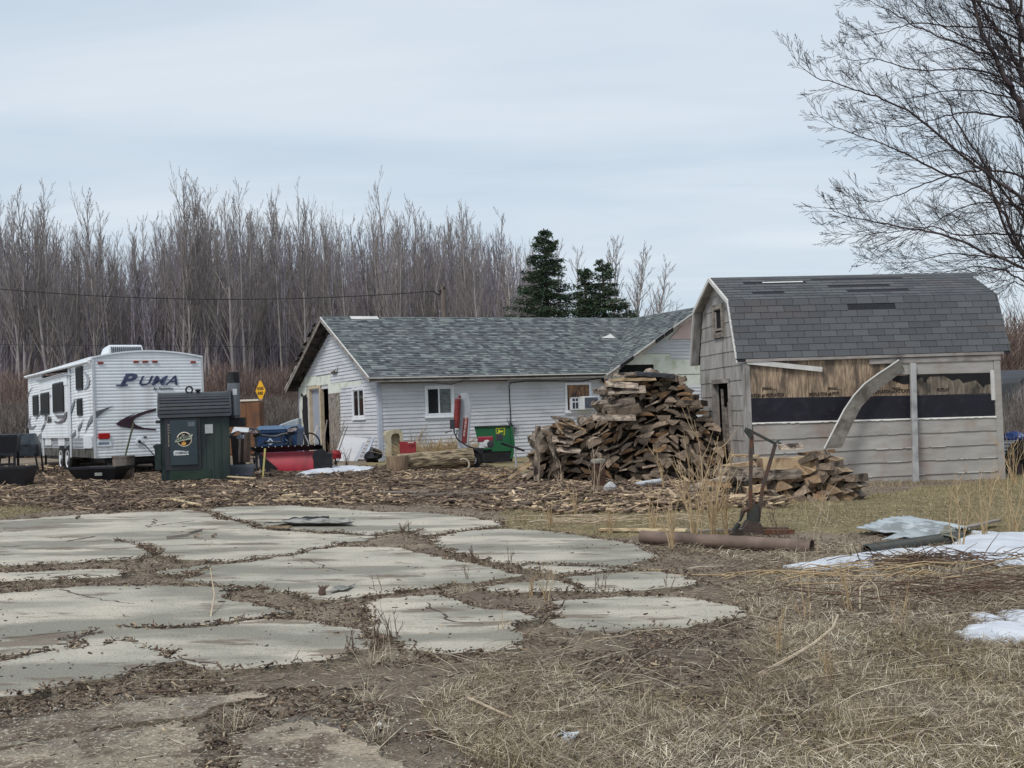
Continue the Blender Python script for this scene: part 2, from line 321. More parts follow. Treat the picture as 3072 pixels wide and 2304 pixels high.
def ground_mat():
    m = bpy.data.materials.new('ground'); m.use_nodes = True; nt = m.node_tree; L = nt.links.new; b = nt.nodes['Principled BSDF']
    b.inputs['Roughness'].default_value = .95; b.inputs['Specular IOR Level'].default_value = .15
    pos = N(nt, 'ShaderNodeNewGeometry').outputs['Position']
    def nz(s, d=8, r=.6):
        n = N(nt, 'ShaderNodeTexNoise'); n.inputs['Scale'].default_value = s; n.inputs['Detail'].default_value = d; n.inputs['Roughness'].default_value = r; L(pos, n.inputs['Vector']); return n.outputs['Fac']
    def mr(v, a, c):
        q_ = N(nt, 'ShaderNodeMapRange'); q_.inputs[1].default_value = a; q_.inputs[2].default_value = c; L(v, q_.inputs[0]); return q_.outputs[0]
    def mix(f, A, B):
        q_ = N(nt, 'ShaderNodeMix', data_type='RGBA'); L(f, q_.inputs['Factor'])
        for s_, v in (('A', A), ('B', B)):
            if isinstance(v, tuple): q_.inputs[s_].default_value = v
            else: L(v, q_.inputs[s_])
        return q_.outputs['Result']
    fine = nz(60, 6, .75); big = nz(1.1, 6)
    def two(a, c): return mix(mr(fine, .38, .62), a, c)
    def at(n): return N(nt, 'ShaderNodeAttribute', attribute_name=n).outputs['Fac']
    dirt = mix(mr(big, .4, .62), two(C(92,81,72), C(136,122,108)), two(C(112,100,88), C(158,144,126)))
    lawn = mix(mr(nz(2.5), .4, .6), two(C(118,106,78), C(160,146,114)), two(C(98,90,66), C(142,130,100)))
    mulch = mix(mr(big, .4, .6), two(C(90,76,66), C(128,111,96)), two(C(108,93,80), C(148,130,112)))
    conc = mix(mr(nz(1.7), .4, .6), two(C(124,112,98), C(164,150,130)), two(C(112,108,100), C(142,136,126)))
    straw = mix(mr(nz(1.9), .38, .6), two(C(80,68,59), C(128,112,96)), two(C(102,90,74), C(152,138,114)))
    c = mix(at('lawn'), dirt, lawn); c = mix(at('mulch'), c, mulch); c = mix(at('flat'), c, conc); c = mix(at('straw'), c, straw)
    L(c, b.inputs['Base Color'])
    bp = N(nt, 'ShaderNodeBump'); bp.inputs['Strength'].default_value = .9; bp.inputs['Distance'].default_value = .02; L(fine, bp.inputs['Height']); L(bp.outputs[0], b.inputs['Normal'])
    return m
me = npmesh('ground', V, F, ground_mat(), smooth=True)
def pattr(n, a):
    t = me.attributes.new(n, 'FLOAT', 'POINT'); t.data.foreach_set('value', a.astype(np.float32).ravel())
lawnm = zmask(Z_lawn, XX, YY, .3, 1.2, 3) | ((YY > 24) & ~mul & (XX > -4)) | zmask(Z_tanL, XX, YY)
pattr('lawn', lawnm*1.0); pattr('mulch', mul*1.0); pattr('straw', zmask(Z_straw, XX, YY, .3, 1.3, 5)*(.6+.4*fbm(XX, YY, 4)))
fl = np.zeros(XX.shape, bool)
for p in flat_w: fl |= zmask(p, XX, YY, .12, 4, 7)
pattr('flat', fl*np.clip(fbm(XX*3, YY*3, 31)*2.2-.25, 0, 1))
tag(link('ground', me), kind='structure')

def scatter(n, y0, y1, keep, hw=.5):
    y = y0*(y1/y0)**RNG.random(n); x = (RNG.random(n)*2-1)*hw*y
    k = keep(x, y); k = k if k.dtype == bool else RNG.random(n) < k
    return x[k], y[k]
def blades(name, x, y, ln, wd, tilt, v, mt, z0=0.0, label=None, az=None, lift=0):
    n = len(x); az = RNG.random(n)*2*PI if az is None else az; L_ = ln*(.5+RNG.random(n)); t = tilt[0]+(tilt[1]-tilt[0])*RNG.random(n)
    P0 = np.stack([x, y, SLOPE*x+z0+lift*RNG.random(n)], -1); h = np.stack([np.cos(az), np.sin(az), 0*az], -1); s_ = np.stack([-np.sin(az), np.cos(az), 0*az], -1)
    t2 = t*(.3+.5*RNG.random(n)); bend = (RNG.random(n)-.5)[:, None]*s_*.35
    P1 = P0+(h*np.cos(t)[:, None]+bend*.4+np.array([0, 0, 1])*np.sin(t)[:, None])*(L_*.55)[:, None]
    P2 = P1+(h*np.cos(t2)[:, None]+bend+np.array([0, 0, 1])*np.sin(t2)[:, None])*(L_*.45)[:, None]
    r_ = RNG.random((n, 1))*2*PI; sd_ = s_*np.cos(r_*.5)+np.array([0, 0, 1])*np.sin(r_*.5)*.6
    wv = (wd*np.maximum(1, y/7)*(.6+.8*RNG.random(n)))[:, None]*.5*sd_
    V_ = np.stack([P0-wv, P0+wv, P1+wv*.85, P1-wv*.85, P2+wv*.3, P2-wv*.3], 1).reshape(-1, 3); b_ = (np.arange(n)*6)[:, None]
    F_ = np.concatenate([b_+np.array([[0, 1, 2, 3]]), b_+np.array([[3, 2, 4, 5]])], 1).reshape(-1, 4)
    o = link(name, npmesh(name, V_, F_, mt, v=np.repeat(v, 2))); return tag(o, kind='stuff', label=label, cat='grass')
RAMP_straw = [(0, C(78,66,57)), (.3, C(116,103,90)), (.6, C(156,143,124)), (.85, C(188,176,154)), (1, C(218,208,188))]
RAMP_lawn = [(0, C(84,73,54)), (.35, C(122,108,80)), (.6, C(150,135,104)), (.8, C(130,122,84)), (1, C(196,182,146))]
M_straw = mat('dry_straw', C(120,100,80), scale=30, aramp=RAMP_straw, rough=.9)
M_lawnb = mat('dormant_grass', C(120,110,70), scale=30, aramp=RAMP_lawn, rough=.9)
def not_slab(x, y): return ~in_slab(x, y)
def nosnow(x, y):
    r = np.ones(x.shape, bool); pk = RNG.random(x.shape) < .05
    for p in Z_snow: r &= ~inpoly(x, y, p)
    return r | pk
# matted straw over the right foreground
def kp(x, y):
    z = zmask(Z_straw, x, y, .3, 1.3, 5); d = np.clip(fbm(x*1.5, y*1.5, 77)*3.4-1.15, .06, 1)
    return np.where(z & not_slab(x, y) & nosnow(x, y), d, 0)
x, y = scatter(300000, 3.9, 12.5, kp); blades('matted_dry_grass', x, y, .062, .0026, (.0, .8), np.clip(.18+.86*RNG.random(len(x))*(.45+fbm(x*1.7, y*1.7, 5)), 0, 1), M_straw, label='matted dead grass across the right foreground', lift=.02)
# short greenish tan turf at the bottom right
def kp(x, y): return np.where(zmask(Z_straw, x, y, .3, 1.3, 5) & (y < 6.4+.7*fbm(x*2, y*2, 8)) & not_slab(x, y), np.clip(fbm(x*3, y*3, 78)*2.4-.6, 0, 1), 0)
x, y = scatter(110000, 3.9, 7.2, kp); blades('short_turf', x, y, .045, .0022, (.5, 1.4), np.clip(.25+.75*RNG.random(len(x)), 0, 1), M_lawnb, label='short dormant turf along the bottom right edge')
# lawn between slabs and shed
def kp(x, y): return np.where((zmask(Z_lawn, x, y, .3, 1.2, 3) | zmask(Z_tanL, x, y) | ((y > 19) & (x > 3.5))) & not_slab(x, y) & nosnow(x, y), np.clip(fbm(x*1.5, y*1.5, 79)*2-.2, .15, 1), 0)
x, y = scatter(150000, 10.5, 30, kp); blades('lawn_grass', x, y, .05, .0022, (.35, 1.4), RNG.random(len(x)), M_lawnb, label='dormant lawn grass between the log pile and the shed')
# loose straw in the cracks and everywhere on bare soil
def kp(x, y): return np.where(not_slab(x, y) & nosnow(x, y), np.clip(fbm(x*3, y*3, 80)*2.2-.55, .03, 1), 0)
x, y = scatter(140000, 3.9, 17, kp); blades('loose_straw', x, y, .05, .0024, (0, .3), np.clip(RNG.random(len(x))**1.5*.95, 0, 1), M_straw, label='loose straw and dead leaves lying in the cracks', lift=.02)
# long fallen stalks
def kp(x, y): return np.where((zmask(Z_straw, x, y, .3, 1.3, 5) | (RNG.random(x.shape) < .12)) & not_slab(x, y), np.clip(fbm(x*1.3, y*1.3, 81)*1.8-.4, .05, .8), 0)
x, y = scatter(6500, 4.2, 13.5, kp); az = np.where(RNG.random(len(x)) < .4, RNG.normal(.0, .6, len(x)), RNG.random(len(x))*6.28)
blades('fallen_weed_stalks', x, y, .22, .0034, (.0, .22), np.clip(.25+.75*RNG.random(len(x)), 0, 1), M_straw, az=az, label='long dead weed stalks lying across the grass', lift=.03)

# hairline cracks across the slabs, filled with soil
M_crack = mat('crack_soil', C(64,54,46), C(90,78,66), scale=30, world=True)
def crack(px, w_=.014):
    P = [Vector(tuple(G(a, b, SLABH))) for a, b in cpx(px)]; pts = []
    for p0, p1 in zip(P[:-1], P[1:]):
        k = max(2, int((p1-p0).length/.04))
        for j in range(k): t = p0.lerp(p1, j/k); pts.append((t.x+float(vnoise(t.x*11, t.y*11, 2)-.5)*.07, t.y+float(vnoise(t.x*11, t.y*11, 3)-.5)*.07))
    V_, n = [], len(pts)
    for i, (a, b) in enumerate(pts):
        d = Vector(pts[min(i+1, n-1)])-Vector(pts[max(0, i-1)]); d = Vector((-d.y, d.x)).normalized()*w_*.95*(.3+1.2*random.random())*(1-abs(i/n-.5)); z_ = gz(a, 0)+SLABH+.003; V_ += [(a+d.x, b+d.y, z_), (a-d.x, b-d.y, z_)]
    me_ = bpy.data.meshes.new('concrete_crack'); me_.from_pydata(V_, [], [(2*i, 2*i+1, 2*i+3, 2*i+2) for i in range(n-1)]); me_.materials.append(M_crack); tag(link('concrete_crack', me_), kind='structure')
for px, w_ in (([(60, 305), (250, 290), (340, 288), (480, 285)], .02), ([(800, 335), (900, 318), (1080, 296)], .02), ([(800, 335), (850, 310), (855, 285)], .012), ([(0, 440), (80, 440), (200, 432)], .018), ([(360, 412), (430, 400), (530, 382)], .03), ([(1030, 605), (1110, 570), (1160, 540)], .012), ([(160, 690), (330, 675), (560, 735), (760, 760)], .010), ([(380, 990), (450, 935), (490, 902)], .012), ([(280, 612), (350, 600), (600, 598)], .016), ([(1180, 878), (1000, 886), (880, 884), (700, 888)], .014),
              ([(1580, 488), (1700, 520), (1879, 580)], .006), ([(60, 600), (300, 585), (420, 578)], .01), ([(2350, 750), (2480, 850), (2700, 870)], .008), ([(2900, 545), (3200, 548), (3480, 546)], .01), ([(980, 1040), (1200, 1100), (1240, 1110)], .01), ([(0, 950), (250, 925), (480, 900)], .006), ([(1879, 372), (2000, 378), (2100, 384)], .02)): crack(px, w_)

# bark chips and splinters
def chips(name, x, y, Lr, Wr, Tr, mt, v, label, zoff=0.0, stack=0.0, tilt=.25):
    n = len(x); az = RNG.normal(0, .7, n)+np.where(RNG.random(n) < .3, RNG.random(n)*3, 0); L_ = Lr[0]*(Lr[1]/Lr[0])**(RNG.random(n)**1.9); W_ = Wr[0]+(Wr[1]-Wr[0])*RNG.random(n)**2; T_ = Tr[0]+(Tr[1]-Tr[0])*RNG.random(n)
    W_ = np.minimum(W_, L_*.6)
    tl = RNG.normal(0, tilt, n)*np.clip(.25/L_, 0, 1); rl = RNG.normal(0, .25, n)
    h = np.stack([np.cos(az)*np.cos(tl), np.sin(az)*np.cos(tl), np.sin(tl)], -1); s_ = np.stack([-np.sin(az), np.cos(az), rl], -1); s_ /= np.linalg.norm(s_, axis=1, keepdims=True); up = np.cross(h, s_)
    c0 = np.stack([x, y, SLOPE*x+zoff+T_/2+stack*RNG.random(n)], -1); V_ = []
    for a in (-.5, .5):
        sk = (RNG.random(n)-.5)*.5
        for b_ in (-.5, .5):
            for c_ in (-.5, .5): V_.append(c0+h*(L_*(a+sk*b_*.3))[:, None]+s_*(W_*b_*(.55+.6*RNG.random(n)))[:, None]+up*(T_*c_)[:, None])
    V_ = np.stack(V_, 1).reshape(-1, 3); b_ = (np.arange(n)*8)[:, None]
    F_ = np.stack([b_+np.array([f]) for f in ((0, 1, 3, 2), (4, 6, 7, 5), (0, 4, 5, 1), (2, 3, 7, 6), (0, 2, 6, 4), (1, 5, 7, 3))], 1).reshape(-1, 4)
    o = link(name, npmesh(name, V_, F_, mt, v=np.repeat(v, 6))); return tag(o, kind='stuff', label=label, cat='wood debris')
RAMP_bark = [(0, C(66,55,49)), (.4, C(108,92,80)), (.68, C(138,120,103)), (.88, C(172,150,124)), (1, C(212,190,156))]
M_chip = mat('bark_chips', C(90,70,55), scale=25, aramp=RAMP_bark, rough=.9, stretch=(.3, 1, 1))
M_litter = mat('dark_litter', C(70,52,42), scale=25, aramp=[(0, C(58,48,42)), (.5, C(94,79,68)), (.85, C(132,113,95)), (1, C(186,168,142))], rough=.95)
def kp(x, y): return np.where(zmask(Z_mulch, x, y) & (~in_slab(x, y) | (RNG.random(x.shape) < .08)), np.clip(fbm(x*.8, y*.8, 46)*2.6-.5, .2, 1), 0)
x, y = scatter(80000, 13.2, 34, kp); chips('bark_and_splinters', x, y, (.02, .5), (.01, .07), (.003, .018), M_chip, np.clip(RNG.random(len(x))**1.1*(.55+.75*fbm(x*.9, y*.9, 44)), 0, 1), 'bark, splinters and wood scraps strewn before the house', stack=.03, zoff=.01)
def kp(x, y): return np.where(~in_slab(x, y) & (fbm(x*2.3, y*2.3, 90) > .42) & ~zmask(Z_lawn, x, y, .3, 1.2, 3) & nosnow(x, y), np.clip(1.1-.35*zmask(Z_straw, x, y)-.8*np.logical_or.reduce([zmask(p, x, y, .12, 4, 7) for p in flat_w]), .05, 1), 0)
x, y = scatter(70000, 3.9, 20, kp); chips('leaf_litter', x, y, (.008, .05), (.003, .013), (.002, .008), M_litter, RNG.random(len(x))**1.2, 'dark leaf and bark litter filling the gaps between slabs', stack=.012, tilt=.5)
def kp(x, y): return np.where(in_slab(x, y), np.clip(fbm(x*1.5, y*1.5, 91)*3-1.35, .05, 1)*.5, 0)
x, y = scatter(5200, 5.2, 17, kp); chips('scraps_on_concrete', x, y, (.008, .05), (.004, .02), (.002, .008), M_litter, RNG.random(len(x))**1.2, 'tiny scraps of bark lying on the concrete', zoff=SLABH)
# litter heaped along slab joints, spilling a little over their edges
ex = []; 
for p in slab_w:
    a = np.array(p); a = a[(a[:, 1] > 4) & (a[:, 1] < 18)]
    for k in range(5): ex.append(a+RNG.normal(0, .022, a.shape))
ex = np.concatenate(ex); x, y = ex[:, 0], ex[:, 1]; k = nosnow(x, y) & (RNG.random(len(x)) < np.clip(fbm(x*2.5, y*2.5, 95)*2.6-.7, 0.05, 1)); x, y = x[k], y[k]
chips('joint_litter', x, y, (.01, .06), (.003, .012), (.002, .008), M_litter, RNG.random(len(x))**1.1, 'dead leaves and twigs spilling over the slab edges', zoff=SLABH*.6, stack=.025, tilt=.4)

# pebbles
def stones(name, x, y, r0, r1, mt, label, z=0):
    n = len(x); r = r0*(r1/r0)**(RNG.random(n)**2); d = np.array([[1, 0, 0], [0, 1, 0], [-1, 0, 0], [0, -1, 0], [0, 0, .7], [0, 0, -.5], [.6, .6, .35], [-.6, -.6, .35]])
    a = RNG.random(n)*6.28; V_ = []
    for q_ in d[:6]:
        s_ = .7+.6*RNG.random((n, 1)); vx = (q_[0]*np.cos(a)-q_[1]*np.sin(a)); vy = (q_[0]*np.sin(a)+q_[1]*np.cos(a)); V_.append(np.stack([vx, vy, np.full(n, q_[2])], -1)*s_*r[:, None])
    c0 = np.stack([x, y, SLOPE*x+z+r*.25], -1); V_ = (np.stack(V_, 1)+c0[:, None, :]).reshape(-1, 3); b_ = (np.arange(n)*6)[:, None]
    F_ = np.stack([b_+np.array([f]) for f in ((0, 1, 4), (1, 2, 4), (2, 3, 4), (3, 0, 4), (1, 0, 5), (2, 1, 5), (3, 2, 5), (0, 3, 5))], 1).reshape(-1, 3)
    o = link(name, npmesh(name, V_, F_, mt, v=np.repeat(RNG.random(n), 8), smooth=True)); return tag(o, kind='stuff', label=label, cat='gravel')
M_stone = mat('pebble', C(140,136,130), scale=40, aramp=[(0, C(80,76,74)), (.5, C(126,118,110)), (.85, C(170,164,154)), (1, C(220,216,206))], rough=.8)
blob = [(*G(1620, 2275)[:2], .22, .10), (*G(1000, 2180)[:2], .5, .3), (*G(1850, 1950)[:2], .6, .25), (*G(60, 2160)[:2], .35, .2), (*G(450, 2120)[:2], .4, .3), (*G(1780, 2130)[:2], .5, .3), (*G(2000, 1935)[:2], .4, .3)]
def kp(x, y):
    d = np.where(zmask(Z_gravel, x, y, .2, 2, 9), .35, .03)*np.clip(fbm(x*4, y*4, 99)*2.5-.6, 0, 1)
    for bx, by, sx, sy in blob: d = np.maximum(d, .9*np.exp(-((x-bx)/sx)**2-((y-by)/sy)**2))
    return np.where(in_slab(x, y), .01, d)
x, y = scatter(120000, 3.9, 9.5, kp); stones('gravel', x, y, .002, .009, M_stone, 'fine gravel scattered over the bare soil in front')
x, y = scatter(900, 3.9, 9, lambda x, y: np.where(not_slab(x, y), .4, .03)); stones('loose_pebbles', x, y, .007, .018, M_stone, 'scattered pale pebbles in the foreground soil')

# snow
M_snow = mat('snow', C(184,189,197), C(204,208,214), scale=3, rough=.7, bump=.5, bscale=24, spec=.2, c3=C(176,180,186), s3=5, lo3=.5, hi3=.7, amt3=.6, world=True, c4=C(150,142,130), s4=22, lo4=.62, hi4=.72, amt4=.6)
def snow(poly, h, label, res, J=.35, jf=3):
    a = np.array(poly); lo, hi = a.min(0)-.2, a.max(0)+.2; nx = int((hi[0]-lo[0])/res)+1; ny = int((hi[1]-lo[1])/res)+1
    gx, gy = np.meshgrid(np.linspace(lo[0], hi[0], nx), np.linspace(lo[1], hi[1], ny))
    jx = gx+(fbm(gx*jf, gy*jf, 71, 5)-.5)*J; jy = gy+(fbm(gx*jf, gy*jf, 72, 5)-.5)*J*2; ins_ = inpoly(jx, jy, poly)
    dist = np.zeros(gx.shape); cur = ins_.copy()
    for _ in range(14):
        dist += cur; c = cur.copy(); c[1:] &= cur[:-1]; c[:-1] &= cur[1:]; c[:, 1:] &= cur[:, :-1]; c[:, :-1] &= cur[:, 1:]; cur = c
    z = SLOPE*gx+h*np.sqrt(np.clip(dist/14, 0, 1))*(.7+.6*fbm(gx*2.5, gy*2.5, 73))-.02+.03*ins_
    V_ = np.stack([gx, gy, z], -1).reshape(-1, 3); id_ = np.arange(nx*ny).reshape(ny, nx); F_ = np.stack([id_[:-1, :-1], id_[:-1, 1:], id_[1:, 1:], id_[1:, :-1]], -1).reshape(-1, 4)
    k = ins_.ravel()[F_].any(1); F_ = F_[k]; us = np.unique(F_); mp_ = np.zeros(len(V_), int); mp_[us] = np.arange(len(us))
    o = link('snow_patch', npmesh('snow_patch', V_[us], mp_[F_], M_snow, smooth=True)); return tag(o, label, 'snow')
snow(Z_snow[0], .06, 'broad bank of old snow beside the black corrugated pipe at right', .03)
snow(Z_snow[1], .03, 'small leaf-shaped patch of snow in the dead grass near the right edge', .008, .12, 9)
snow(Z_snow[2], .03, 'thin strip of snow at the right edge, above the largest of the small patches', .008, .14, 9)
snow(Z_snow[3], .035, 'ragged snow patch low at the right edge, in front of the other small ones', .008, .2, 8)
snow(Z_snow[4], .10, 'long ridge of melting snow in front of the red plow and the house', .03, .22, 5)
# ---------------------------------------------------------------- building helpers
def lap(mb, f, z0, z1, e, pieces, proj=.024, zb=None, v0=.5, jag=0):
    """lap siding: f(s, d, z)->point, d = distance out from the wall. pieces: (zlo, zhi, left(z), right(z))"""
    zb = z0 if zb is None else zb; k = 0
    for (lo, hi, fl, fr) in pieces:
        z = zb+math.floor((lo-zb)/e+1e-6)*e
        while z < hi-1e-4:
            a, b = max(z, lo), min(z+e, hi); z += e; 
            if b-a < .004: continue
            l0, l1, r0, r1 = fl(a), fl(b), fr(a), fr(b)
            if r0-l0 < .01 and r1-l1 < .01: continue
            vv = v0+random.uniform(-.12, .12); pa = proj*(1-(a-(z-e))/e*.85); pb = proj*(1-(b-(z-e))/e*.85)
            j = random.uniform(-jag, jag)
            P = [f(l0, pa, a+j), f(r0, pa, a-j), f(r1, pb, b), f(l1, pb, b), f(l0, -.002, a+j), f(r0, -.002, a-j), f(r1, -.002, b), f(l1, -.002, b)]
            mb.add(P, [(0, 1, 2, 3), (4, 5, 1, 0), (4, 0, 3, 7), (1, 5, 6, 2)], vv)
def cst(v): return lambda z: v
def shingles(mb, f, U, e, ext, tabs, lift=.012, gap=0.0, skip=None, thick=(1, 1), v=(.1, .9)):
    """f(s, u, h)->point; u runs up the slope; ext(u)->(s0, s1)"""
    n = int(U/e); e = U/n; off = 0
    for i in range(n):
        u0 = i*e; u1 = u0+e*1.02; a, b = ext(u0+e*.5); s = a-(random.random()*tabs[1] if tabs[0] != tabs[1] else (i % 2)*tabs[0]*.5+((i//2) % 2)*tabs[0]*.12); row = random.uniform(-.06, .06)
        a0, b0 = ext(u0); a1, b1 = ext(min(u1, U))
        while s < b:
            w_ = random.uniform(*tabs); s0, s1 = max(s, a), min(s+w_-gap, b); s += w_
            if s1-s0 < .015: continue
            if skip and skip(i, (s0+s1)/2): continue
            t = lift*random.uniform(*thick); vv = random.uniform(*v)+row; q0, q1 = s0, s1; p0, p1 = s0, s1
            if s0 == a: q0, p0 = a0, a1
            if s1 == b: q1, p1 = b0, b1
            P = [f(q0, u0, t), f(q1, u0, t), f(p1, u1, .002), f(p0, u1, .002), f(q0, u0, -.001), f(q1, u0, -.001)]
            mb.add(P, [(0, 1, 2, 3), (4, 5, 1, 0), (4, 0, 3), (1, 5, 2)], vv)
M_vinyl = mat('house_siding', C(190,191,196), C(200,201,205), rough=.55, scale=1.5, attr=.1, c3=C(150,152,156,.9), s3=1.1, st3=(1, 1, 2.5), lo3=.5, hi3=.75, amt3=.5, stretch=(.4, .4, 4))
M_trimw = mat('white_trim', C(206,204,200), C(188,186,182), rough=.5, scale=4, c3=C(150,146,140), s3=3, lo3=.6, hi3=.75, amt3=.4)
M_gtrim = mat('grey_trim', C(168,174,186), C(182,188,198), rough=.6, scale=3)
M_oldwood = mat('weathered_wood', C(112,104,98), C(150,142,134), rough=.9, scale=8, stretch=(.3, .3, 3), bump=.4, c3=C(70,62,56), s3=2.5, lo3=.5, hi3=.7, amt3=.7, attr=.15)
M_fascia = mat('fascia_board', C(128,122,118), C(158,152,148), rough=.85, scale=6, stretch=(.6, .6, 3), c3=C(84,78,74), s3=2.2, lo3=.5, hi3=.7, amt3=.7)
M_soffit = mat('dark_soffit', C(62,58,56), C(84,78,74), rough=.95, scale=10, c3=C(36,32,30), s3=2)
M_felt = mat('black_felt', C(24,24,26), C(34,33,36), rough=.85, scale=14, c3=C(50,48,48), s3=4, lo3=.6, hi3=.75)
M_dark = mat('dark_void', C(14,14,14), C(26,26,26), rough=1, scale=5)  # near-black colour stands in for the unlit space behind openings
M_foam = mat('foam_board', C(204,209,198), C(216,218,208), rough=.9, scale=2, c3=C(176,178,156), s3=3, lo3=.5, hi3=.7)
M_foamp = mat('pink_foam', C(204,180,176), C(214,192,188), rough=.9, scale=3)
M_osb = mat('strand_board', C(120,112,104), C(156,148,140), rough=.95, scale=28, stretch=(1, 1, .5), lo=.4, hi=.6, c3=C(96,88,80), s3=6)
M_shing = mat('architectural_shingles', C(98,112,116), scale=60, det=3, rough=.95, lo=.25, hi=.75, c3=C(104,100,104), s3=.9, lo3=.5, hi3=.7, amt3=.35,
              aramp=[(0, C(70,74,78)), (.3, C(88,93,96)), (.6, C(102,109,110)), (.85, C(117,124,123)), (1, C(136,140,138))])
M_glass = mat('window_glass', C(20,24,28), C(30,34,38), rough=.08, scale=2, spec=.6)
M_blind = mat('blinds_behind_glass', C(70,76,76), C(98,104,102), rough=.2, scale=26, stretch=(.2, .2, 1), lo=.45, hi=.55, spec=.6)
M_winw = mat('window_vinyl', C(214,217,222), C(226,228,232), rough=.4, scale=3)
M_black = mat('black_metal', C(24,24,27), C(36,36,40), rough=.5, scale=8)
M_cable = mat('cable', C(30,30,32), rough=.6)

# ---------------------------------------------------------------- house
HC = G(1141.6, 1383); HA = rad(26)
hs = thing('house', 'long low house with pale lap siding, green-grey roof and stripped left gable', 'house', (HC.x, HC.y, 0), HA)
EZ, RZ, EO = 2.42, 4.48, -.35; SL = (RZ-EZ)/(4.0-EO); WSL = (RZ-EZ)/(10.8-7.25)
FX = lambda s, d, z: (s, -d, z)          # long front wall
FG = lambda s, d, z: (-d, s, z)          # left gable wall (s = depth)
def gtop(s): return EZ-.06+SL*(min(s, 8-s)-EO)-.12
# core walls, with real openings at the gable
m = MB(); ZB = -.35
m.box(.02, 14.0, .02, .12, ZB, 2.36); m.box(.3, 14, 7.9, 8, ZB, 2.36); m.box(13.9, 14, .1, 8, ZB, 2.36)
m.prism([(8, 2.3), (8, 2.36), (4, gtop(4)), (0, 2.36), (0, 2.3)], .02, .1, 'x')
m.box(.02, .1, .0, 4.69, ZB, 2.36); m.box(.02, .1, 7.75, 8, ZB, 2.36); m.box(.02, .1, 6.84, 7.12, ZB, 2.36)
m.build('wall', M_vinyl, hs)
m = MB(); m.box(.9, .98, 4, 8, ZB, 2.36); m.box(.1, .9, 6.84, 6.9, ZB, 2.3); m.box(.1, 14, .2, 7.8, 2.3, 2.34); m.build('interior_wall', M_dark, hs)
# siding
m = MB(); E = .1053
W1 = (1.38, 2.28, 1.28, 2.17); W2 = (5.91, 6.82, 1.28, 2.16)
lap(m, FX, ZB, 2.33, E, [(ZB, W1[2], cst(.07), cst(7.25)), (W1[2], W1[3], cst(.07), cst(W1[0])), (W1[2], W1[3], cst(W1[1]), cst(W2[0])), (W1[2], W1[3], cst(W2[1]), cst(7.25)), (W1[3], 2.02+.31, cst(.07), cst(7.25))], zb=.02)
m.build('siding', M_vinyl, hs)
m = MB(); lap(m, FX, ZB, 2.0, E, [(ZB, 1.99, cst(7.25), cst(13.9))], zb=.02)
gw = lambda z: 7.25+(z-2.42)/WSL
lap(m, FX, 0, 4, E, [(3.02, 3.44, lambda z: gw(z)+.35, cst(13)), (2.82, 3.02, cst(9.75), cst(13))], zb=.02, proj=.03)
m.build('siding', M_vinyl, hs)
m = MB(); gl, gr = (lambda z: max(0.0, (z-2.36)/SL-.1)), (lambda z: min(8.0, 8-(z-2.36)/SL+.1))
WG = (1.14, 2.25, 1.30, 2.22)
lap(m, FG, ZB, 4, E, [(ZB, WG[2], cst(.05), cst(3.5)), (WG[2], WG[3], cst(.05), cst(WG[0])), (WG[2], WG[3], cst(WG[1]), cst(3.45)),
    (WG[3], 2.29, cst(.05), cst(3.3)), (2.29, 2.44, cst(.05), cst(1.4)), (2.45, 2.75, lambda z: gl(z), cst(4.35)), (2.76, 4.05, gl, gr)], zb=.02)
m.build('siding', M_vinyl, hs)
# loose curled siding strip ends
m = MB(); m.add([FG(4.3, .02, 2.75), FG(3.9, .09, 2.73), FG(3.62, .10, 2.76), FG(3.48, .05, 3.0), FG(3.7, .06, 2.84), FG(4.3, .02, 2.80)], [(0, 1, 4, 5), (1, 2, 3, 4)])
m.build('loose_siding', M_soffit, hs)
# exposed sheathing boards
m = MB()
for a, b, lo, hi, d in ((4.38, 5.9, 2.43, 2.72, .012), (5.92, 7.82, 2.46, 2.76, .012), (3.37, 4.66, 2.13, 2.46, .014), (1.44, 2.6, 2.27, 2.42, .012), (2.62, 3.36, 2.25, 2.44, .012), (7.12, 7.95, 2.1, 2.455, .012)):
    m.box(-d, .02, a, b, lo, hi, random.random())
m.build('foam_sheathing', M_foam, hs)
m = MB(); m.prism([(7.62, ZB), (7.95, ZB), (7.95, 2.1), (7.62, 2.12), (7.66, 1.75), (7.74, 1.6), (7.72, 1.3), (7.6, 1.15), (7.68, .9)], -.012, .02, 'x'); m.build('foam_sheathing', M_foam, hs)
m = MB(); m.box(-.012, .03, 3.45, 4.67, ZB, 2.13); m.build('strand_board_panel', M_osb, hs)
m = MB(); m.box(-.004, .02, 7.12, 7.7, ZB, 2.1)
m.prism([(7.1, 2.0), (7.75, 2.17), (7.7, 2.25), (7.4, 2.14), (7.12, 2.2)], -.03, -.014, 'x'); m.build('torn_felt', M_felt, hs)
# door and its frame
fr = MB(); fr.box(-.03, .1, 6.74, 6.86, ZB, 2.4); fr.box(-.03, .1, 5.5, 5.62, ZB, 2.4); fr.box(-.032, .1, 5.5, 6.86, 2.34, 2.44)
f_ = fr.build('door_frame', mat('raw_door_frame', C(176,160,136), C(196,182,160), scale=6, rough=.8), hs, bevel=.004)
d = MB(); d.box(.08, .12, 5.62, 6.74, ZB, 2.34); do = d.build('door', mat('grey_door', C(146,152,166), C(154,160,172), rough=.5, scale=2), hs)
hd = MB(); hd.tube([(.075, 5.75, 1.05), (.03, 5.75, 1.05), (.03, 5.87, 1.05)], .013); hd.build('door_handle', M_black, do)
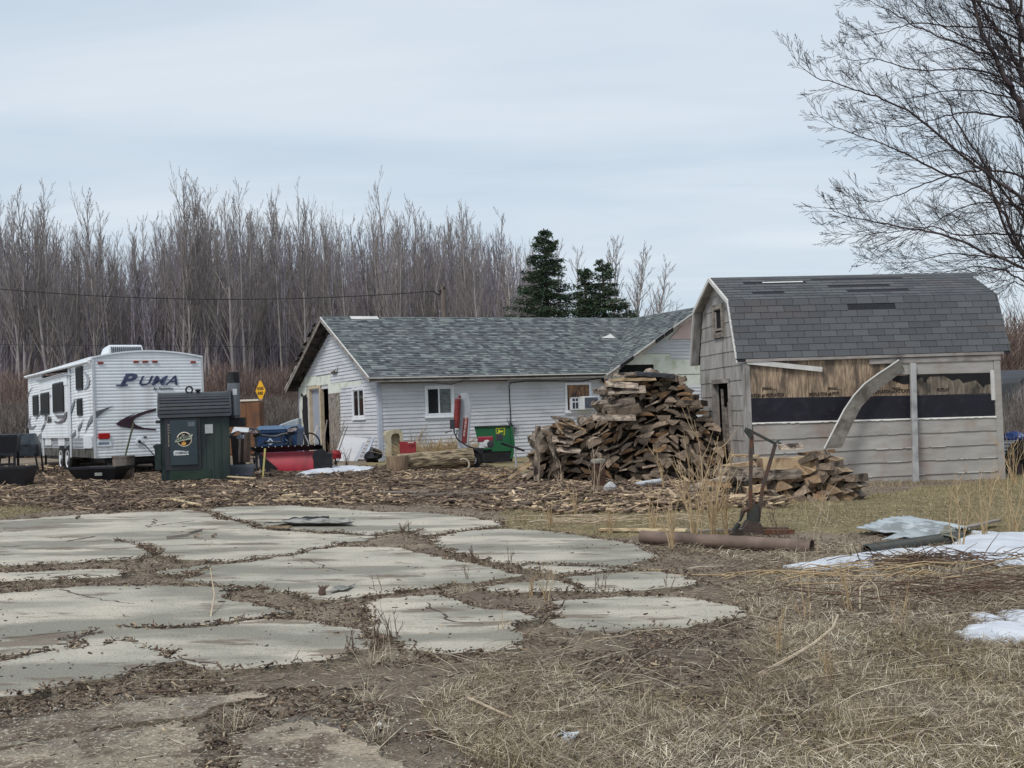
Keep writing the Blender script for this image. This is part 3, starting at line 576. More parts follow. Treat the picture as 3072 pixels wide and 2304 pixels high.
# corner posts
m = MB(); m.box(-.035, .0, .0, .085, ZB, 2.34); m.box(-.035, .085, -.035, 0, ZB, 2.34); m.build('corner_post', M_gtrim, hs, bevel=.004)
m = MB(); m.box(-.035, .0, 7.95, 8.02, ZB, 2.48); m.build('corner_post', M_gtrim, hs, bevel=.004)
# windows
def window(parent, f, w_, name='window', split=.48, blind=True):
    a, b, lo, hi = w_; t = .07
    m = MB()
    def bx(s0, s1, z0, z1, d0, d1): p = [f(s, d, z) for s in (s0, s1) for d in (d0, d1) for z in (z0, z1)]; m.add(p, [(0, 1, 3, 2), (4, 6, 7, 5), (0, 4, 5, 1), (2, 3, 7, 6), (0, 2, 6, 4), (1, 5, 7, 3)])
    bx(a, b, lo, lo+t, -.02, .04); bx(a, b, hi-t, hi, -.02, .04); bx(a, a+t, lo+t, hi-t, -.02, .038); bx(b-t, b, lo+t, hi-t, -.02, .038); bx(a-.03, b+.03, lo-.035, lo, -.02, .06)
    mid = a+(b-a)*split; bx(mid-.02, mid+.02, lo+t, hi-t, -.01, .028)
    bx(a+t, a+t+.03, lo+t, hi-t, -.01, .022); bx(b-t-.03, b-t, lo+t, hi-t, -.01, .022); bx(a+t, b-t, lo+t, lo+t+.03, -.01, .022); bx(a+t, b-t, hi-t-.03, hi-t, -.01, .022)
    o = m.build(name, M_winw, parent)
    for s0, s1, mt in ((a+t, mid, M_glass), (mid, b-t, M_blind if blind else M_glass)):
        m = MB(); bx(s0, s1, lo+t, hi-t, -.01, .006); m.build('pane', mt, o)
    return o
window(hs, FX, W1)
window(hs, FG, WG, split=.5, blind=False)
# window with boarded upper sash and the air conditioner
a, b, lo, hi = W2; m = MB(); t = .07
m.box(a, b, -.04, .02, hi-t, hi); m.box(a, b, -.04, .02, lo, lo+.05); m.box(a, a+t, -.038, .02, lo+.05, hi-t); m.box(b-t, b, -.038, .02, lo+.05, hi-t); m.box(a-.03, b+.03, -.06, .02, lo-.04, lo)
wo = m.build('window', M_winw, hs)
m = MB(); m.box(a+t, b-t, -.006, .02, lo+.05, hi-t); m.build('pane', mat('amber_curtain', C(92,66,48), C(150,112,78), rough=.3, scale=14, stretch=(1, 1, .3), lo=.4, hi=.62, c3=C(40,40,44), s3=3), wo)
ac = thing('air_conditioner', 'white window air conditioner hanging out of the right front window of the house', 'air conditioner'); ac.matrix_world = Matrix.Translation((HC.x, HC.y, 0)) @ Matrix.Rotation(HA, 4, 'Z') @ Matrix.Translation((6.46, -.04, 1.31))
M_acw = mat('ac_housing', C(196,200,204), C(210,212,214), rough=.5, scale=4, c3=C(150,146,140), s3=5, lo3=.6, hi3=.75)
m = MB(); m.box(-.13, .42, -.36, 0, .02, .42); m.build('housing', M_acw, ac, bevel=.012)
m = MB(); m.box(-.09, .37, -.372, -.36, .06, .38); m.build('grille', mat('ac_grille', C(64,68,78), C(84,88,98), scale=60, stretch=(1, 1, .2), rough=.5, c3=C(180,182,186), s3=18, lo3=.66, hi3=.7), ac)
m = MB(); m.box(-.42, -.13, -.12, 0, .02, .4); m.build('side_panel', M_acw, ac, bevel=.005)
m = MB()
for z0, z1 in ((.07, .25), (.29, .37)):
    for x0, x1 in ((-.38, -.3), (-.27, -.19)): m.box(x0, x1, -.126, -.12, z0, z1)
m.build('vent', mat('ac_vent', C(50,54,66), rough=.7), ac)
# fascia, gutter, soffit
m = MB(); m.box(-.37, 7.2, EO+.0, EO+.03, EZ-.13, EZ-.012); m.build('fascia', M_fascia, hs)
m = MB(); m.box(-.38, 7.24, EO-.03, EO-.002, EZ-.03, EZ+.004); m.build('drip_edge', M_trimw, hs)
m = MB(); m.box(0, 7.2, EO+.03, .0, EZ-.11, EZ-.1); m.build('soffit', M_soffit, hs)
# roof slabs (thickness below the shingles)
def zf(y): return EZ+SL*(y-EO)
def roofslab(parent, pts, th, name, mt):
    m = MB(); n = len(pts); m.add(pts+[(x, y, z-th) for x, y, z in pts], [tuple(range(n)), tuple(range(2*n-1, n-1, -1))]+[(i, i+n, (i+1) % n+n, (i+1) % n) for i in range(n)]); return m.build(name, mt, parent)
rf = roofslab(hs, [(-.37, EO, EZ), (7.25, EO, EZ), (10.8, 4.0, RZ), (-.37, 4.0, RZ)], .09, 'roof', M_soffit)
roofslab(hs, [(-.37, 4.0, RZ), (14.2, 4.0, RZ), (14.2, 8.35, EZ), (-.37, 8.35, EZ)], .09, 'roof', M_soffit)
roofslab(hs, [(7.25, EO, EZ), (10.8, EO, RZ), (10.8, 4.0, RZ)], .09, 'roof', M_soffit)
roofslab(hs, [(10.8, EO, RZ), (14.35, EO, EZ), (14.35, 4.0, EZ+.0), (10.8, 4.0, RZ)], .09, 'roof', M_soffit)
SLn = math.hypot(4-EO, RZ-EZ); cu_, su_ = (4-EO)/SLn, (RZ-EZ)/SLn
m = MB(); shingles(m, lambda s, u, h: (s, EO-.02+u*cu_-h*su_, EZ+.004+u*su_+h*cu_), SLn+.02, .142, lambda u: (-.38, min(10.8, 7.25+(u*su_)/WSL)), (.09, .24), lift=.02, thick=(.45, 1.4), v=(.05, .95))
m.build('shingles', M_shing, hs)
WLn = math.hypot(3.55, RZ-EZ); cw, sw = 3.55/WLn, (RZ-EZ)/WLn
m = MB(); shingles(m, lambda s, u, h: (7.25+u*cw-h*sw, s, EZ+.004+u*sw+h*cw), WLn, .142*WLn/SLn*1.0, lambda u: (EO-.03, EO+(u*sw)/SL), (.09, .24), lift=.02, thick=(.45, 1.4), v=(.05, .95))
m.build('shingles', M_shing, hs)
m = MB()
for i in range(52): x0 = -.38+i*.215; m.prism([(3.87, RZ-.045), (4.0, RZ+.022+.004*(i % 2)), (4.13, RZ-.045), (4.13, RZ-.055), (4.0, RZ+.012), (3.87, RZ-.055)], x0, x0+.21, 'x', random.uniform(.1, .5))
m.build('ridge_cap', M_shing, hs)
m = MB(); m.prism([(3.8, RZ-.07), (3.98, RZ+.03), (4.0, RZ+.035), (3.98, RZ+.04), (3.8, RZ-.055)], .55, 1.45, 'x'); m.build('exposed_ridge_strip', M_trimw, hs)
# rake boards on the left gable: near side trimmed, far side ragged
def rake(y0, z0, y1, z1, x, wd, th, mt, name): 
    m = MB(); m.add([(x, y0, z0), (x, y1, z1), (x, y1, z1-wd), (x, y0, z0-wd), (x+th, y0, z0), (x+th, y1, z1), (x+th, y1, z1-wd), (x+th, y0, z0-wd)], [(3, 2, 1, 0), (4, 5, 6, 7), (0, 1, 5, 4), (3, 7, 6, 2), (0, 4, 7, 3), (1, 2, 6, 5)]); return m.build(name, mt, hs)
rake(EO-.03, EZ-.01, 4, RZ-.0, -.395, .13, .022, M_fascia, 'rake_board'); rake(EO-.04, EZ+.012, 4.0, RZ+.02, -.41, .03, .035, M_trimw, 'rake_edge')
rake(8.38, EZ-.02, 4, RZ-.0, -.395, .14, .022, M_oldwood, 'rake_board'); rake(8.38, EZ+.015, 6.9, EZ+.015+SL*1.48, -.412, .04, .03, M_trimw, 'rake_edge'); rake(5.9, EZ+SL*2.45+.015, 4.0, RZ+.02, -.412, .03, .03, M_oldwood, 'rake_edge')
m = MB()
for i in range(22):
    s = random.uniform(4.3, 8.0); z = RZ-SL*(s-4)+.03; a = random.uniform(.1, .35); m.at((0, 0, 0)); m.add([(-.4-random.random()*.08, s, z+.01), (-.2, s+.05, z+.03), (-.2, s+a, z-SL*a+.05), (-.42-random.random()*.1, s+a, z-SL*a+.01+random.random()*.05)], [(0, 1, 2, 3)], .2)
m.build('ragged_felt', M_felt, hs)
m = MB(); 
for s in np.arange(4.3, 8.2, .61): m.add([(-.36, s, RZ-SL*(s-4)-.1), (0, s, RZ-SL*(s-4)-.1), (0, s, RZ-SL*(s-4)-.2), (-.36, s, RZ-SL*(s-4)-.2), (-.36, s+.04, RZ-SL*(s-3.96)-.1), (0, s+.04, RZ-SL*(s-3.96)-.1), (0, s+.04, RZ-SL*(s-3.96)-.2), (-.36, s+.04, RZ-SL*(s-3.96)-.2)], [(0, 1, 2, 3), (4, 7, 6, 5), (3, 2, 6, 7)])
m.bar((-.02, 8.0, 2.5), (-.02, 4.0, RZ-.24), .05, .12); m.build('lookout', M_soffit, hs)
m = MB(); m.add([FG(4.35, .0, 4.2), FG(4.9, .0, 3.93), FG(3.9, .02, 3.93), FG(3.7, .0, 4.2)], [(0, 1, 2, 3)]); m.box(-.012, .0, 3.6, 4.6, 3.98, 4.22); m.build('torn_gable_peak', M_felt, hs)
# right wing front: pink and pale foam boards, black window void, rake board
m = MB(); m.prism([(9.75, 3.46), (11.9, 3.46), (10.8, 4.3), (10.6, 4.2)], -.01, .03, 'y'); m.build('pink_foam_sheathing', M_foamp, hs)
m = MB(); m.prism([(7.3, 2.36), (13.5, 2.36), (13.5, 3.0), (8.3, 3.0)], -.008, .03, 'y'); m.box(7.6, 13.5, -.008, .03, 1.98, 2.36); m.prism([(11.0, 3.46), (12.0, 3.46), (10.9, 4.3)], -.02, -.011, 'y')
m.box(9.66, 9.68, -.014, -.008, 2.36, 2.86); m.build('foam_sheathing', M_foam, hs)
m = MB(); m.prism([(7.3, 2.3), (14.3, 2.3), (10.8, 4.36)], .03, .12, 'y'); m.build('wall', M_foam, hs)
m = MB(); m.box(7.84, 9.1, -.02, .01, 2.1, 2.67); m.build('dark_window_opening', M_dark, hs)  # no boards here: a near-black panel paints the darkness of the window opening
m = MB(); m.box(8.9, 13, -.014, .0, 2.33, 2.345); m.build('board_seam', M_felt, hs)
m = MB(); m.add([(7.1, EO-.03, EZ-.08), (10.8, EO-.03, RZ-.02), (10.8, EO-.03, RZ-.15), (7.1, EO-.03, EZ-.21), (7.1, EO, EZ-.08), (10.8, EO, RZ-.02), (10.8, EO, RZ-.15), (7.1, EO, EZ-.21)], [(0, 3, 2, 1), (4, 5, 6, 7), (0, 1, 5, 4), (3, 7, 6, 2), (0, 4, 7, 3)]); m.build('rake_board', M_oldwood, hs)
m = MB(); m.add([(7.15, EO-.045, EZ-.05), (10.8, EO-.045, RZ+.015), (10.8, EO-.045, RZ-.03), (7.15, EO-.045, EZ-.095), (7.15, EO-.02, EZ-.05), (10.8, EO-.02, RZ+.015)], [(0, 3, 2, 1), (0, 1, 5, 4)]); m.build('rake_edge', M_trimw, hs)
m = MB()
for s in (7.75, 7.9, 8.06, 9.05, 9.2, 9.4, 9.55): z = EZ+WSL*(s-7.25); m.add([(s-.1, EO-.05, z-.05), (s+.08, EO-.06, z+.06), (s+.08, EO-.07, z-.07), (s-.08, EO-.06, z-.16)], [(0, 3, 2, 1)], .2)
tag(m.build('torn_drip_edge', M_felt, hs), kind='stuff')
# conduit, cable and floodlight on the front wall
m = MB(); m.tube([(4.06, -.03, .98), (4.05, -.03, 2.1), (4.1, -.05, 2.2), (4.6, -.05, 2.24), (6.5, -.05, 2.2), (7.2, -.06, 2.28)], .014); m.build('conduit', M_cable, hs)
m = MB(); m.tube([(.1, -.03, 2.27), (1.5, -.03, 2.26), (2.2, -.03, 2.2), (2.6, -.03, 2.28), (4, -.03, 2.27)], .012); m.build('conduit', M_oldwood, hs)
fl_ = MB(); fl_.at((7.25, -.12, 2.17)); fl_.lathe([(.03, .1), (.05, .04), (.08, -.02), (.085, -.05)], 12, ax='y'); fl_.at(); fl_.box(7.2, 7.3, -.06, 0, 2.2, 2.28); fl_.build('floodlight', M_black, hs)
# vine climbing the conduit
m = MB()
for i in range(60):
    p = Vector((4.05+random.gauss(0, .03), -.03, 1.0-random.random()*.35)); d = Vector((random.gauss(0, .18), -random.random()*.05, random.gauss(.05, .12))); m.tube([p, p+d*.5+Vector((0, 0, .02)), p+d], [.004, .003, .002], 4)
m.tube([(4.06, -.03, 1.0), (4.1, -.06, .9), (4.04, -.04, .75), (4.08, -.05, .55)], [.02, .035, .03, .02]); o = m.build('climbing_vine', M_felt); o.matrix_world = Matrix.Translation((HC.x, HC.y, 0)) @ Matrix.Rotation(HA, 4, 'Z'); tag(o, 'dark dead vine on the conduit above the green spreader', 'plant')
# small pieces lying on the roof
def onroof(name, label, cat, x, u, pts, mt):
    m = MB(); z = EZ+SL*(u-EO)+.03; m.add([(x+a, u+b*.9, z+b*SL*.9+c) for a, b, c in pts], [tuple(range(len(pts)))]); o = m.build(name, mt); o.matrix_world = Matrix.Translation((HC.x, HC.y, 0)) @ Matrix.Rotation(HA, 4, 'Z'); tag(o, label, cat)
    s_ = o.modifiers.new('t', 'SOLIDIFY'); s_.thickness = .01
onroof('metal_scrap', 'white triangular metal scrap lying on the house roof near the valley', 'metal scrap', 8.55, 2.2, [(0, 0, .01), (.55, 0, .01), (.5, .25, .06)], M_trimw)
onroof('metal_scrap', 'small pale sliver lying in the roof valley of the house', 'metal scrap', 8.75, 1.45, [(0, 0, .0), (.12, .02, .02), (.3, .3, .02), (.2, .26, .0)], M_trimw)

# ---------------------------------------------------------------- gambrel shed
SH = G(3008, 1437); SA = rad(8.2)
sh = thing('shed', 'weathered grey gambrel-roofed shed with its siding torn off across the middle of the long wall', 'shed', (SH.x, SH.y, 0), SA)
SMat = Matrix.Translation((SH.x, SH.y, 0)) @ Matrix.Rotation(SA, 4, 'Z')
SX0, SW = -4.82, 2.6; SB = -.32
M_shsid = mat('hardboard_siding', C(146,142,138), C(166,162,157), rough=.85, scale=3, stretch=(.5, .5, 2), bump=.2, bscale=40, attr=.1, c3=C(140,120,110), s3=1.6, lo3=.5, hi3=.66, amt3=.6)
M_shgab = mat('stained_hardboard', C(138,134,130), C(164,160,157), rough=.85, scale=3, stretch=(2.5, 2.5, .8), attr=.1, c3=C(106,100,94), s3=2.4, st3=(2, 2, .6), lo3=.5, hi3=.66, amt3=.75)
M_ply = mat('bare_plywood', C(122,105,90), C(172,150,126), rough=.85, scale=9, stretch=(5, 5, .6), lo=.4, hi=.6, c3=C(84,74,66), s3=2.2, st3=(2.4, 3, .8), lo3=.46, hi3=.62, amt3=.85)
M_plyg = mat('greyed_plywood', C(96,88,78), C(128,118,106), rough=.9, scale=7, stretch=(3, 3, .6), lo=.4, hi=.62, c3=C(50,46,44), s3=3, lo3=.5, hi3=.64, amt3=.8)
M_feltb = mat('blue_black_felt', C(26,25,34), C(31,30,40), rough=.6, scale=3, c3=C(44,42,50), s3=5, lo3=.52, hi3=.75, bump=.6, bscale=5)
M_3tab = mat('three_tab_shingles', C(80,82,88), scale=80, det=3, rough=.95, lo=.2, hi=.8, c3=C(98,86,86), s3=1.1, st3=(.5, 1, 3), lo3=.54, hi3=.68, amt3=.3, aramp=[(0, C(68,70,73)), (.5, C(83,85,88)), (1, C(98,100,102))])
M_shdark = mat('shingle_slot', C(40,41,46), C(48,48,52), rough=.95, scale=20)
M_stain = mat('stained_board', C(118,112,104), C(142,136,128), rough=.9, scale=6, stretch=(.4, 2, 2), c3=C(78,72,64), s3=2.5, lo3=.48, hi3=.62, amt3=.8)
GP = [(-.06, 2.09), (.30, 3.17), (1.3, 3.69), (2.36, 3.17), (2.72, 2.16)]       # gambrel section (y, z)
m = MB(); m.box(SX0+.01, 0, .02, .08, SB, 2.12); m.box(SX0+.01, 0, SW-.08, SW, SB, 2.12)
m.prism([(.02, SB), (SW, SB), (SW, 2.12), (2.27, 3.12), (1.3, 3.6), (.36, 3.12), (.02, 2.12)], -.08, -.01, 'x')
m.prism([(.02, 1.75), (SW, 1.75), (SW, 2.12), (2.27, 3.12), (1.3, 3.6), (.36, 3.12), (.02, 2.12)], SX0+.02, SX0+.08, 'x')
m.box(SX0+.02, SX0+.08, .02, .87, SB, 1.76); m.box(SX0+.02, SX0+.08, 1.75, SW, SB, 1.76)
m.build('wall', M_shsid, sh)
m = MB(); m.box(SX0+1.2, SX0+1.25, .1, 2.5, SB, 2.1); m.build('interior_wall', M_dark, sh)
SX = lambda s, d, z: (s, -d, z); SG = lambda s, d, z: (SX0-d, s, z)
pw = lambda l: [WALL(2040+x/2.1434, 780+y/2.1434, SH, SA) for x, y in l]
# long wall, lower rows
m = MB(); L0, R0 = SX0+.1, -.07
rows = [(1.13+.02, .955), (.955, .735), (.735, .52), (.52, .28), (.28, .02), (.02, SB)]
zt = pw([(437, 1056), (2040, 1012)]); 
bnd = [(.905, .905), (.655, .655), (.40, .40), (.155, .155), (-.07, -.07)]
top = zt[0][1]
zs = [top]+[pw([(1300, y_)])[0][1] for y_ in (1124, 1216, 1302, 1392)]+[SB]
for i in range(5):
    a, b = zs[i+1], zs[i]; nseg = 24; xs = np.linspace(L0, R0, nseg+1)
    for j in range(nseg):
        ja = random.uniform(-.006, .006) if i < 3 else 0
        m.add([(xs[j], -.03, a+ja), (xs[j+1], -.03, a+ja), (xs[j+1], -.012, b), (xs[j], -.012, b), (xs[j], 0, a+ja), (xs[j+1], 0, a+ja)], [(0, 1, 2, 3), (4, 5, 1, 0)], .5+.25*(i % 2)-.1*i/3)
m.build('lap_siding', M_shsid, sh)
# chipped paint edges under the laps
m = MB()
for i in (1, 2, 3):
    x0 = L0+.3
    while x0 < R0-.1:
        l_ = random.uniform(.04, .3)
        if fbm(np.array(x0*3.), np.array(i*7.), 5) > .47: m.box(x0, x0+l_, -.035, -.029, zs[i+1]-.004, zs[i+1]+random.uniform(.004, .014))
        x0 += l_*1.3
tag(m.build('chipped_paint', M_trimw, sh), kind='stuff')
# top band board at right, plywood, felt strip, white edge
b1 = pw([(1390, 737), (2045, 722), (1390, 655), (2045, 635)])
m = MB(); m.prism([(b1[0][0], b1[0][1]), (-.1, b1[1][1]), (-.1, 2.02), (b1[0][0]-.1, 2.0)], -.03, -.005, 'y'); m.build('upper_siding_board', M_shsid, sh)
pl = pw([(430, 893), (2040, 865)]); zf0 = pl[0][1]; zf1 = pl[1][1]; wl = pw([(437, 1048), (2040, 1003)])
bounds = [SX0+.08, -3.65, -3.02, -2.38, -1.75]; 
for i in range(4):
    m = MB(); m.box(bounds[i], bounds[i+1]-.006, -.010-.002*(i % 2), .019, zf0-.05, 2.08); m.build('plywood_sheet', M_ply, sh)
m = MB(); m.box(-1.75, -.1, -.010, .019, zf0-.05, 2.0); m.build('plywood_sheet', M_plyg, sh)
tp = pw([(1300, 745), (1430, 745), (1560, 740), (1700, 735), (2035, 728), (2035, 790), (1960, 800), (1950, 820), (1900, 770), (1820, 790), (1790, 760), (1750, 775), (1700, 745), (1600, 748), (1570, 790), (1555, 750), (1500, 785), (1440, 800), (1390, 785), (1340, 760)])
m = MB(); m.prism(tp, -.018, -.011, 'y'); m.build('torn_felt', M_felt, sh)
m = MB(); m.prism([(SX0+.08, wl[0][1]), (-.1, wl[1][1]), (-.1, zf1+.01), (SX0+.08, zf0+.01)], -.020, .01, 'y'); m.build('felt_strip', M_feltb, sh)
m = MB()
xs = np.linspace(SX0+.08, -.05, 60)
for j in range(59): m.box(xs[j], xs[j+1], -.036, .0, wl[0][1]+(wl[1][1]-wl[0][1])*j/59-.018-random.random()*.012, wl[0][1]+(wl[1][1]-wl[0][1])*j/59+.002)
m.build('broken_white_edge', mat('raw_board_edge', C(222,220,214), C(238,236,230), scale=20), sh)
# stencilled plywood marks
M_ink = mat('stencil_ink', C(40,34,30), C(56,48,40), scale=40, rough=.9)
for px, s in ((430, 'TLATCH pii POTLATCH'), (828, 'POTLATCH pii POT'), (1240, 'POTLATCH pii POTLATCH'), (1650, 'POTLAT')):
    p = pw([(px, 884 if px < 1600 else 868)])[0]; lettering(sh, s, .082, M_ink, onY(p[0], -.022 if px == 828 else -.016, max(p[1], zf0+.012)), offset=.002, sx=.80)
for px in (528, 948, 1360):
    p = pw([(px, 838)])[0]; lettering(sh, 'STRUC #1', .044, M_ink, onY(p[0], -.016, p[1]+.02), offset=.0015, sx=.85)
    m = MB(); q0, q1, q2, q3 = [(p[0], -.015, p[1]+.012), (p[0]+.26, -.015, p[1]+.012), (p[0]+.26, -.015, p[1]-.03), (p[0], -.015, p[1]-.03)]; m.bar(q0, q1, .004, .004); m.bar(q0, q3, .004, .004); m.bar(q1, q2, .004, .004); m.build('stencil_mark', M_ink, sh)
# trims
m = MB(); m.box(SX0-.02, SX0+.08, -.035, 0, SB, 2.05); m.box(SX0-.035, SX0, -.035, .08, SB, 2.05); m.build('corner_trim', M_shgab, sh, bevel=.003)
m = MB(); m.box(-.09, .04, -.04, 0, SB, 2.05); m.box(0, .04, 0, .08, SB, 2.05); m.build('corner_trim', M_shsid, sh, bevel=.003)
m = MB(); m.box(-.16, -.09, -.038, -.0, 1.2, 1.75); m.build('broken_white_edge', M_trimw, sh)
m = MB(); m.box(SX0, .1, -.075, -.05, 2.035, 2.085); m.build('fascia', M_fascia, sh); m = MB(); m.box(-2.5, .05, -.05, -.03, 1.93, 2.02); m.build('frieze_board', M_fascia, sh)
# gable wall siding: big hardboard shingles
m = MB(); e = .272
def gl2(z): return 0.0 if z < 2.1 else (.36*(z-2.1)/1.05 if z < 3.15 else .36+(z-3.15)/.5*.94)
def gr2(z): return 2.6 if z < 2.1 else (2.6-.33*(z-2.1)/1.05 if z < 3.15 else 2.27-(z-3.15)/.5*.97)
z = SB; i = 0; zb0 = 1.73-e*7.5
z = 1.73-e*8
while z < 3.6:
    zz0, zz1 = max(z, SB), min(z+e, 3.62); l, r = gl2(zz1), gr2(zz1); cuts = [gl2(zz0)]+sorted([c for c in ((1.3,), (.7, 2.0), ())[i % 3] if l < c < r])+[gr2(zz0)]
    for a, b in zip(cuts[:-1], cuts[1:]):
        spans = [(a, b)]
        for (o0, o1, ol, oh) in ((.87, 1.75, SB, 1.7), (1.07, 1.52, 2.62, 3.12)):
            if zz0+e*.5 > ol and zz0+e*.5 < oh: spans = [q_ for s0, s1 in spans for q_ in ((s0, min(s1, o0)), (max(s0, o1), s1)) if q_[1]-q_[0] > .02]
        for s0, s1 in spans:
            dz = random.uniform(-.006, .006); a1 = max(s0, l) if s0 == a else s0; b1_ = min(s1, r) if s1 == b else s1
            m.add([SG(s0+.002, .018, zz0+dz), SG(s1-.002, .018, zz0-dz), SG(b1_-.002, .006, zz1), SG(a1+.002, .006, zz1), SG(s0, -.02, zz0+dz), SG(s1, -.02, zz0-dz)], [(0, 1, 2, 3), (4, 5, 1, 0)], random.uniform(.2, .8))
    z += e; i += 1
m.build('hardboard_shingles', M_shgab, sh)
# gable window
m = MB()
def sgb(m, s0, s1, d0, d1, z0, z1, v=.5): m.box(SX0-d1, SX0-d0, s0, s1, z0, z1, v)
for s0, s1, z0, z1 in ((1.0, 1.58, 3.1, 3.2), (1.0, 1.58, 2.56, 2.66), (1.0, 1.08, 2.66, 3.1), (1.5, 1.58, 2.66, 3.1)): sgb(m, s0, s1, -.02, .05, z0, z1)
wo = m.build('window', M_oldwood, sh, bevel=.004)
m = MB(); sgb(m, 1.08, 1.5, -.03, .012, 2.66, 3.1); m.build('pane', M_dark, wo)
m = MB(); 
for s0, s1, z0, z1 in ((1.09, 1.13, 2.7, 3.06), (1.43, 1.47, 2.7, 3.06), (1.13, 1.43, 2.7, 2.74)): sgb(m, s0, s1, .012, .03, z0, z1)
m.build('sash', M_fascia, wo)
# doorway with broken boards
m = MB()
for s0, s1 in ((.80, .87), (1.75, 1.82)): sgb(m, s0, s1, -.03, .04, SB, 1.76)
sgb(m, .8, 1.82, -.03, .045, 1.70, 1.78); dof = m.build('door_frame', M_fascia, sh)
m = MB()
for s, t in ((.95, .02), (1.08, -.03), (1.2, .04), (1.42, -.02)): m.bar((SX0+.05, s, SB), (SX0+.03, s+t, 1.2+random.random()*.45), .02, .10, random.random(), up=(0, 1, 0))
m.build('broken_door_boards', M_oldwood, sh)
# gambrel roof
m = MB()
for (y0, z0), (y1, z1) in zip(GP[:-1], GP[1:]):
    x0, x1 = SX0-.15, .23; m.add([(x0, y0, z0), (x1, y0, z0), (x1, y1, z1), (x0, y1, z1), (x0, y0, z0-.05), (x1, y0, z0-.05), (x1, y1, z1-.05), (x0, y1, z1-.05)], [(0, 1, 2, 3), (7, 6, 5, 4), (0, 4, 5, 1), (2, 6, 7, 3), (0, 3, 7, 4), (1, 5, 6, 2)])
m.build('roof', M_shdark, sh)
def plane(i, flare=0):
    (y0, z0), (y1, z1) = GP[i], GP[i+1]; Ln = math.hypot(y1-y0, z1-z0); dy, dz = (y1-y0)/Ln, (z1-z0)/Ln
    if i > 1: (y0, z0), (dy, dz) = (y1, z1), (-dy, -dz)
    sg = 1 if i < 2 else -1
    return (lambda s, u, h: (s, y0+u*dy-h*abs(dz)*sg, z0+.003+u*dz+h*abs(dy))), Ln
miss = {(1, 0): lambda i, s: (i == 0 and -4.2 < s < -3.7), (0, 0): None}
f, Ln = plane(0); m = MB(); shingles(m, f, Ln, .114, lambda u: (SX0-.16, .24), (.305, .305), lift=.011, gap=.009, v=(.25, .75), skip=lambda i, s: (i == 7 and -2.75 < s < -1.85) or (i == 9 and -4.4 < s < -3.95)); m.build('shingles', M_3tab, sh)
f, Ln = plane(1); m = MB(); shingles(m, f, Ln, .114, lambda u: (SX0-.16, .24), (.305, .305), lift=.011, gap=.009, v=(.2, .8), skip=lambda i, s: (i == 7 and -2.9 < s < -1.3) or (i == 4 and -2.9 < s < -1.7) or (i == 2 and -2.7 < s < -1.4) or (i == 6 and -4.3 < s < -3.2) or (i == 2 and -4.4 < s < -3.8)); m.build('shingles', M_3tab, sh)
f, Ln = plane(2); m = MB(); shingles(m, f, Ln, .114, lambda u: (SX0-.16, .24), (.305, .305), lift=.011, gap=.009, v=(.2, .8)); m.build('shingles', M_3tab, sh)
f, Ln = plane(3); m = MB(); shingles(m, f, Ln, .114, lambda u: (SX0-.16, .24), (.305, .305), lift=.011, gap=.009, v=(.2, .8)); m.build('shingles', M_3tab, sh)
m = MB()
for i in range(18): x0 = SX0-.16+i*.3; m.prism([(1.17, 3.63), (1.3, 3.705), (1.43, 3.63), (1.43, 3.62), (1.3, 3.695), (1.17, 3.62)], x0, x0+.295, 'x', random.uniform(.3, .7))
m.build('ridge_cap', M_3tab, sh)
m = MB(); f, Ln = plane(1)
m.add([f(-4.05, .79, .015), f(-3.25, .79, .018), f(-3.25, .84, .02), f(-4.05, .83, .02)], [(0, 1, 2, 3)]); m.build('white_strip', M_trimw, sh)
m = MB()
for (y0, z0), (y1, z1) in zip(GP[:-1], GP[1:]):
    m.add([(SX0-.185, y0, z0+.015), (SX0-.185, y1, z1+.015), (SX0-.185, y1, z1-.06), (SX0-.185, y0, z0-.06), (SX0-.15, y0, z0+.015), (SX0-.15, y1, z1+.015), (SX0-.15, y1, z1-.06), (SX0-.15, y0, z0-.06)], [(3, 2, 1, 0), (4, 5, 6, 7), (0, 1, 5, 4), (3, 7, 6, 2)])
m.build('rake_board', M_trimw, sh)
m = MB()
for (y0, z0), (y1, z1) in zip(GP[:-1], GP[1:]): m.add([(SX0-.15, y0, z0-.06), (SX0, y0, z0-.06), (SX0, y1, z1-.06), (SX0-.15, y1, z1-.06)], [(0, 1, 2, 3)])
m.build('soffit', M_shgab, sh)
# fallen trim along the eave (still nailed at its left end)
def shedobj(name, m, mt, label, cat, smooth=False, bevel=0):
    o = m.build(name, mt, smooth=smooth, bevel=bevel); o.matrix_world = SMat; return tag(o, label, cat)
a, b = pw([(425, 655), (905, 705)]); m = MB(); m.bar((a[0], -.05, a[1]), (b[0], -.06, b[1]), .02, .085, up=(0, 0, 1)); shedobj('trim_board', m, M_trimw, 'white trim board hanging slanted across the plywood under the shed eave', 'board')
# buckled siding strip leaning down from the eave
Lp = pw([(1390, 645), (1320, 690), (1250, 732), (1150, 800), (1075, 872), (1000, 965), (920, 1090), (845, 1208)]); Rp = pw([(1435, 702), (1375, 750), (1300, 800), (1210, 868), (1130, 945), (1070, 1035), (1010, 1130), (965, 1202)])
m = MB(); n = len(Lp); dl = [.06, .09, .13, .18, .24, .32, .42, .52]
P = []
for i in range(n):
    for (pt, off) in ((Lp[i], .05), (Rp[i], -.02)):
        for t in (0, .014): P.append((pt[0], -(dl[i]+off+t), pt[1]))
Fs = []
for i in range(n-1): a_ = i*4; b_ = a_+4; Fs += [(a_+1, b_+1, b_+3, a_+3), (a_, a_+2, b_+2, b_), (a_, b_, b_+1, a_+1), (a_+2, a_+3, b_+3, b_+2)]
Fs += [(0, 1, 3, 2), (n*4-4, n*4-2, n*4-1, n*4-3)]
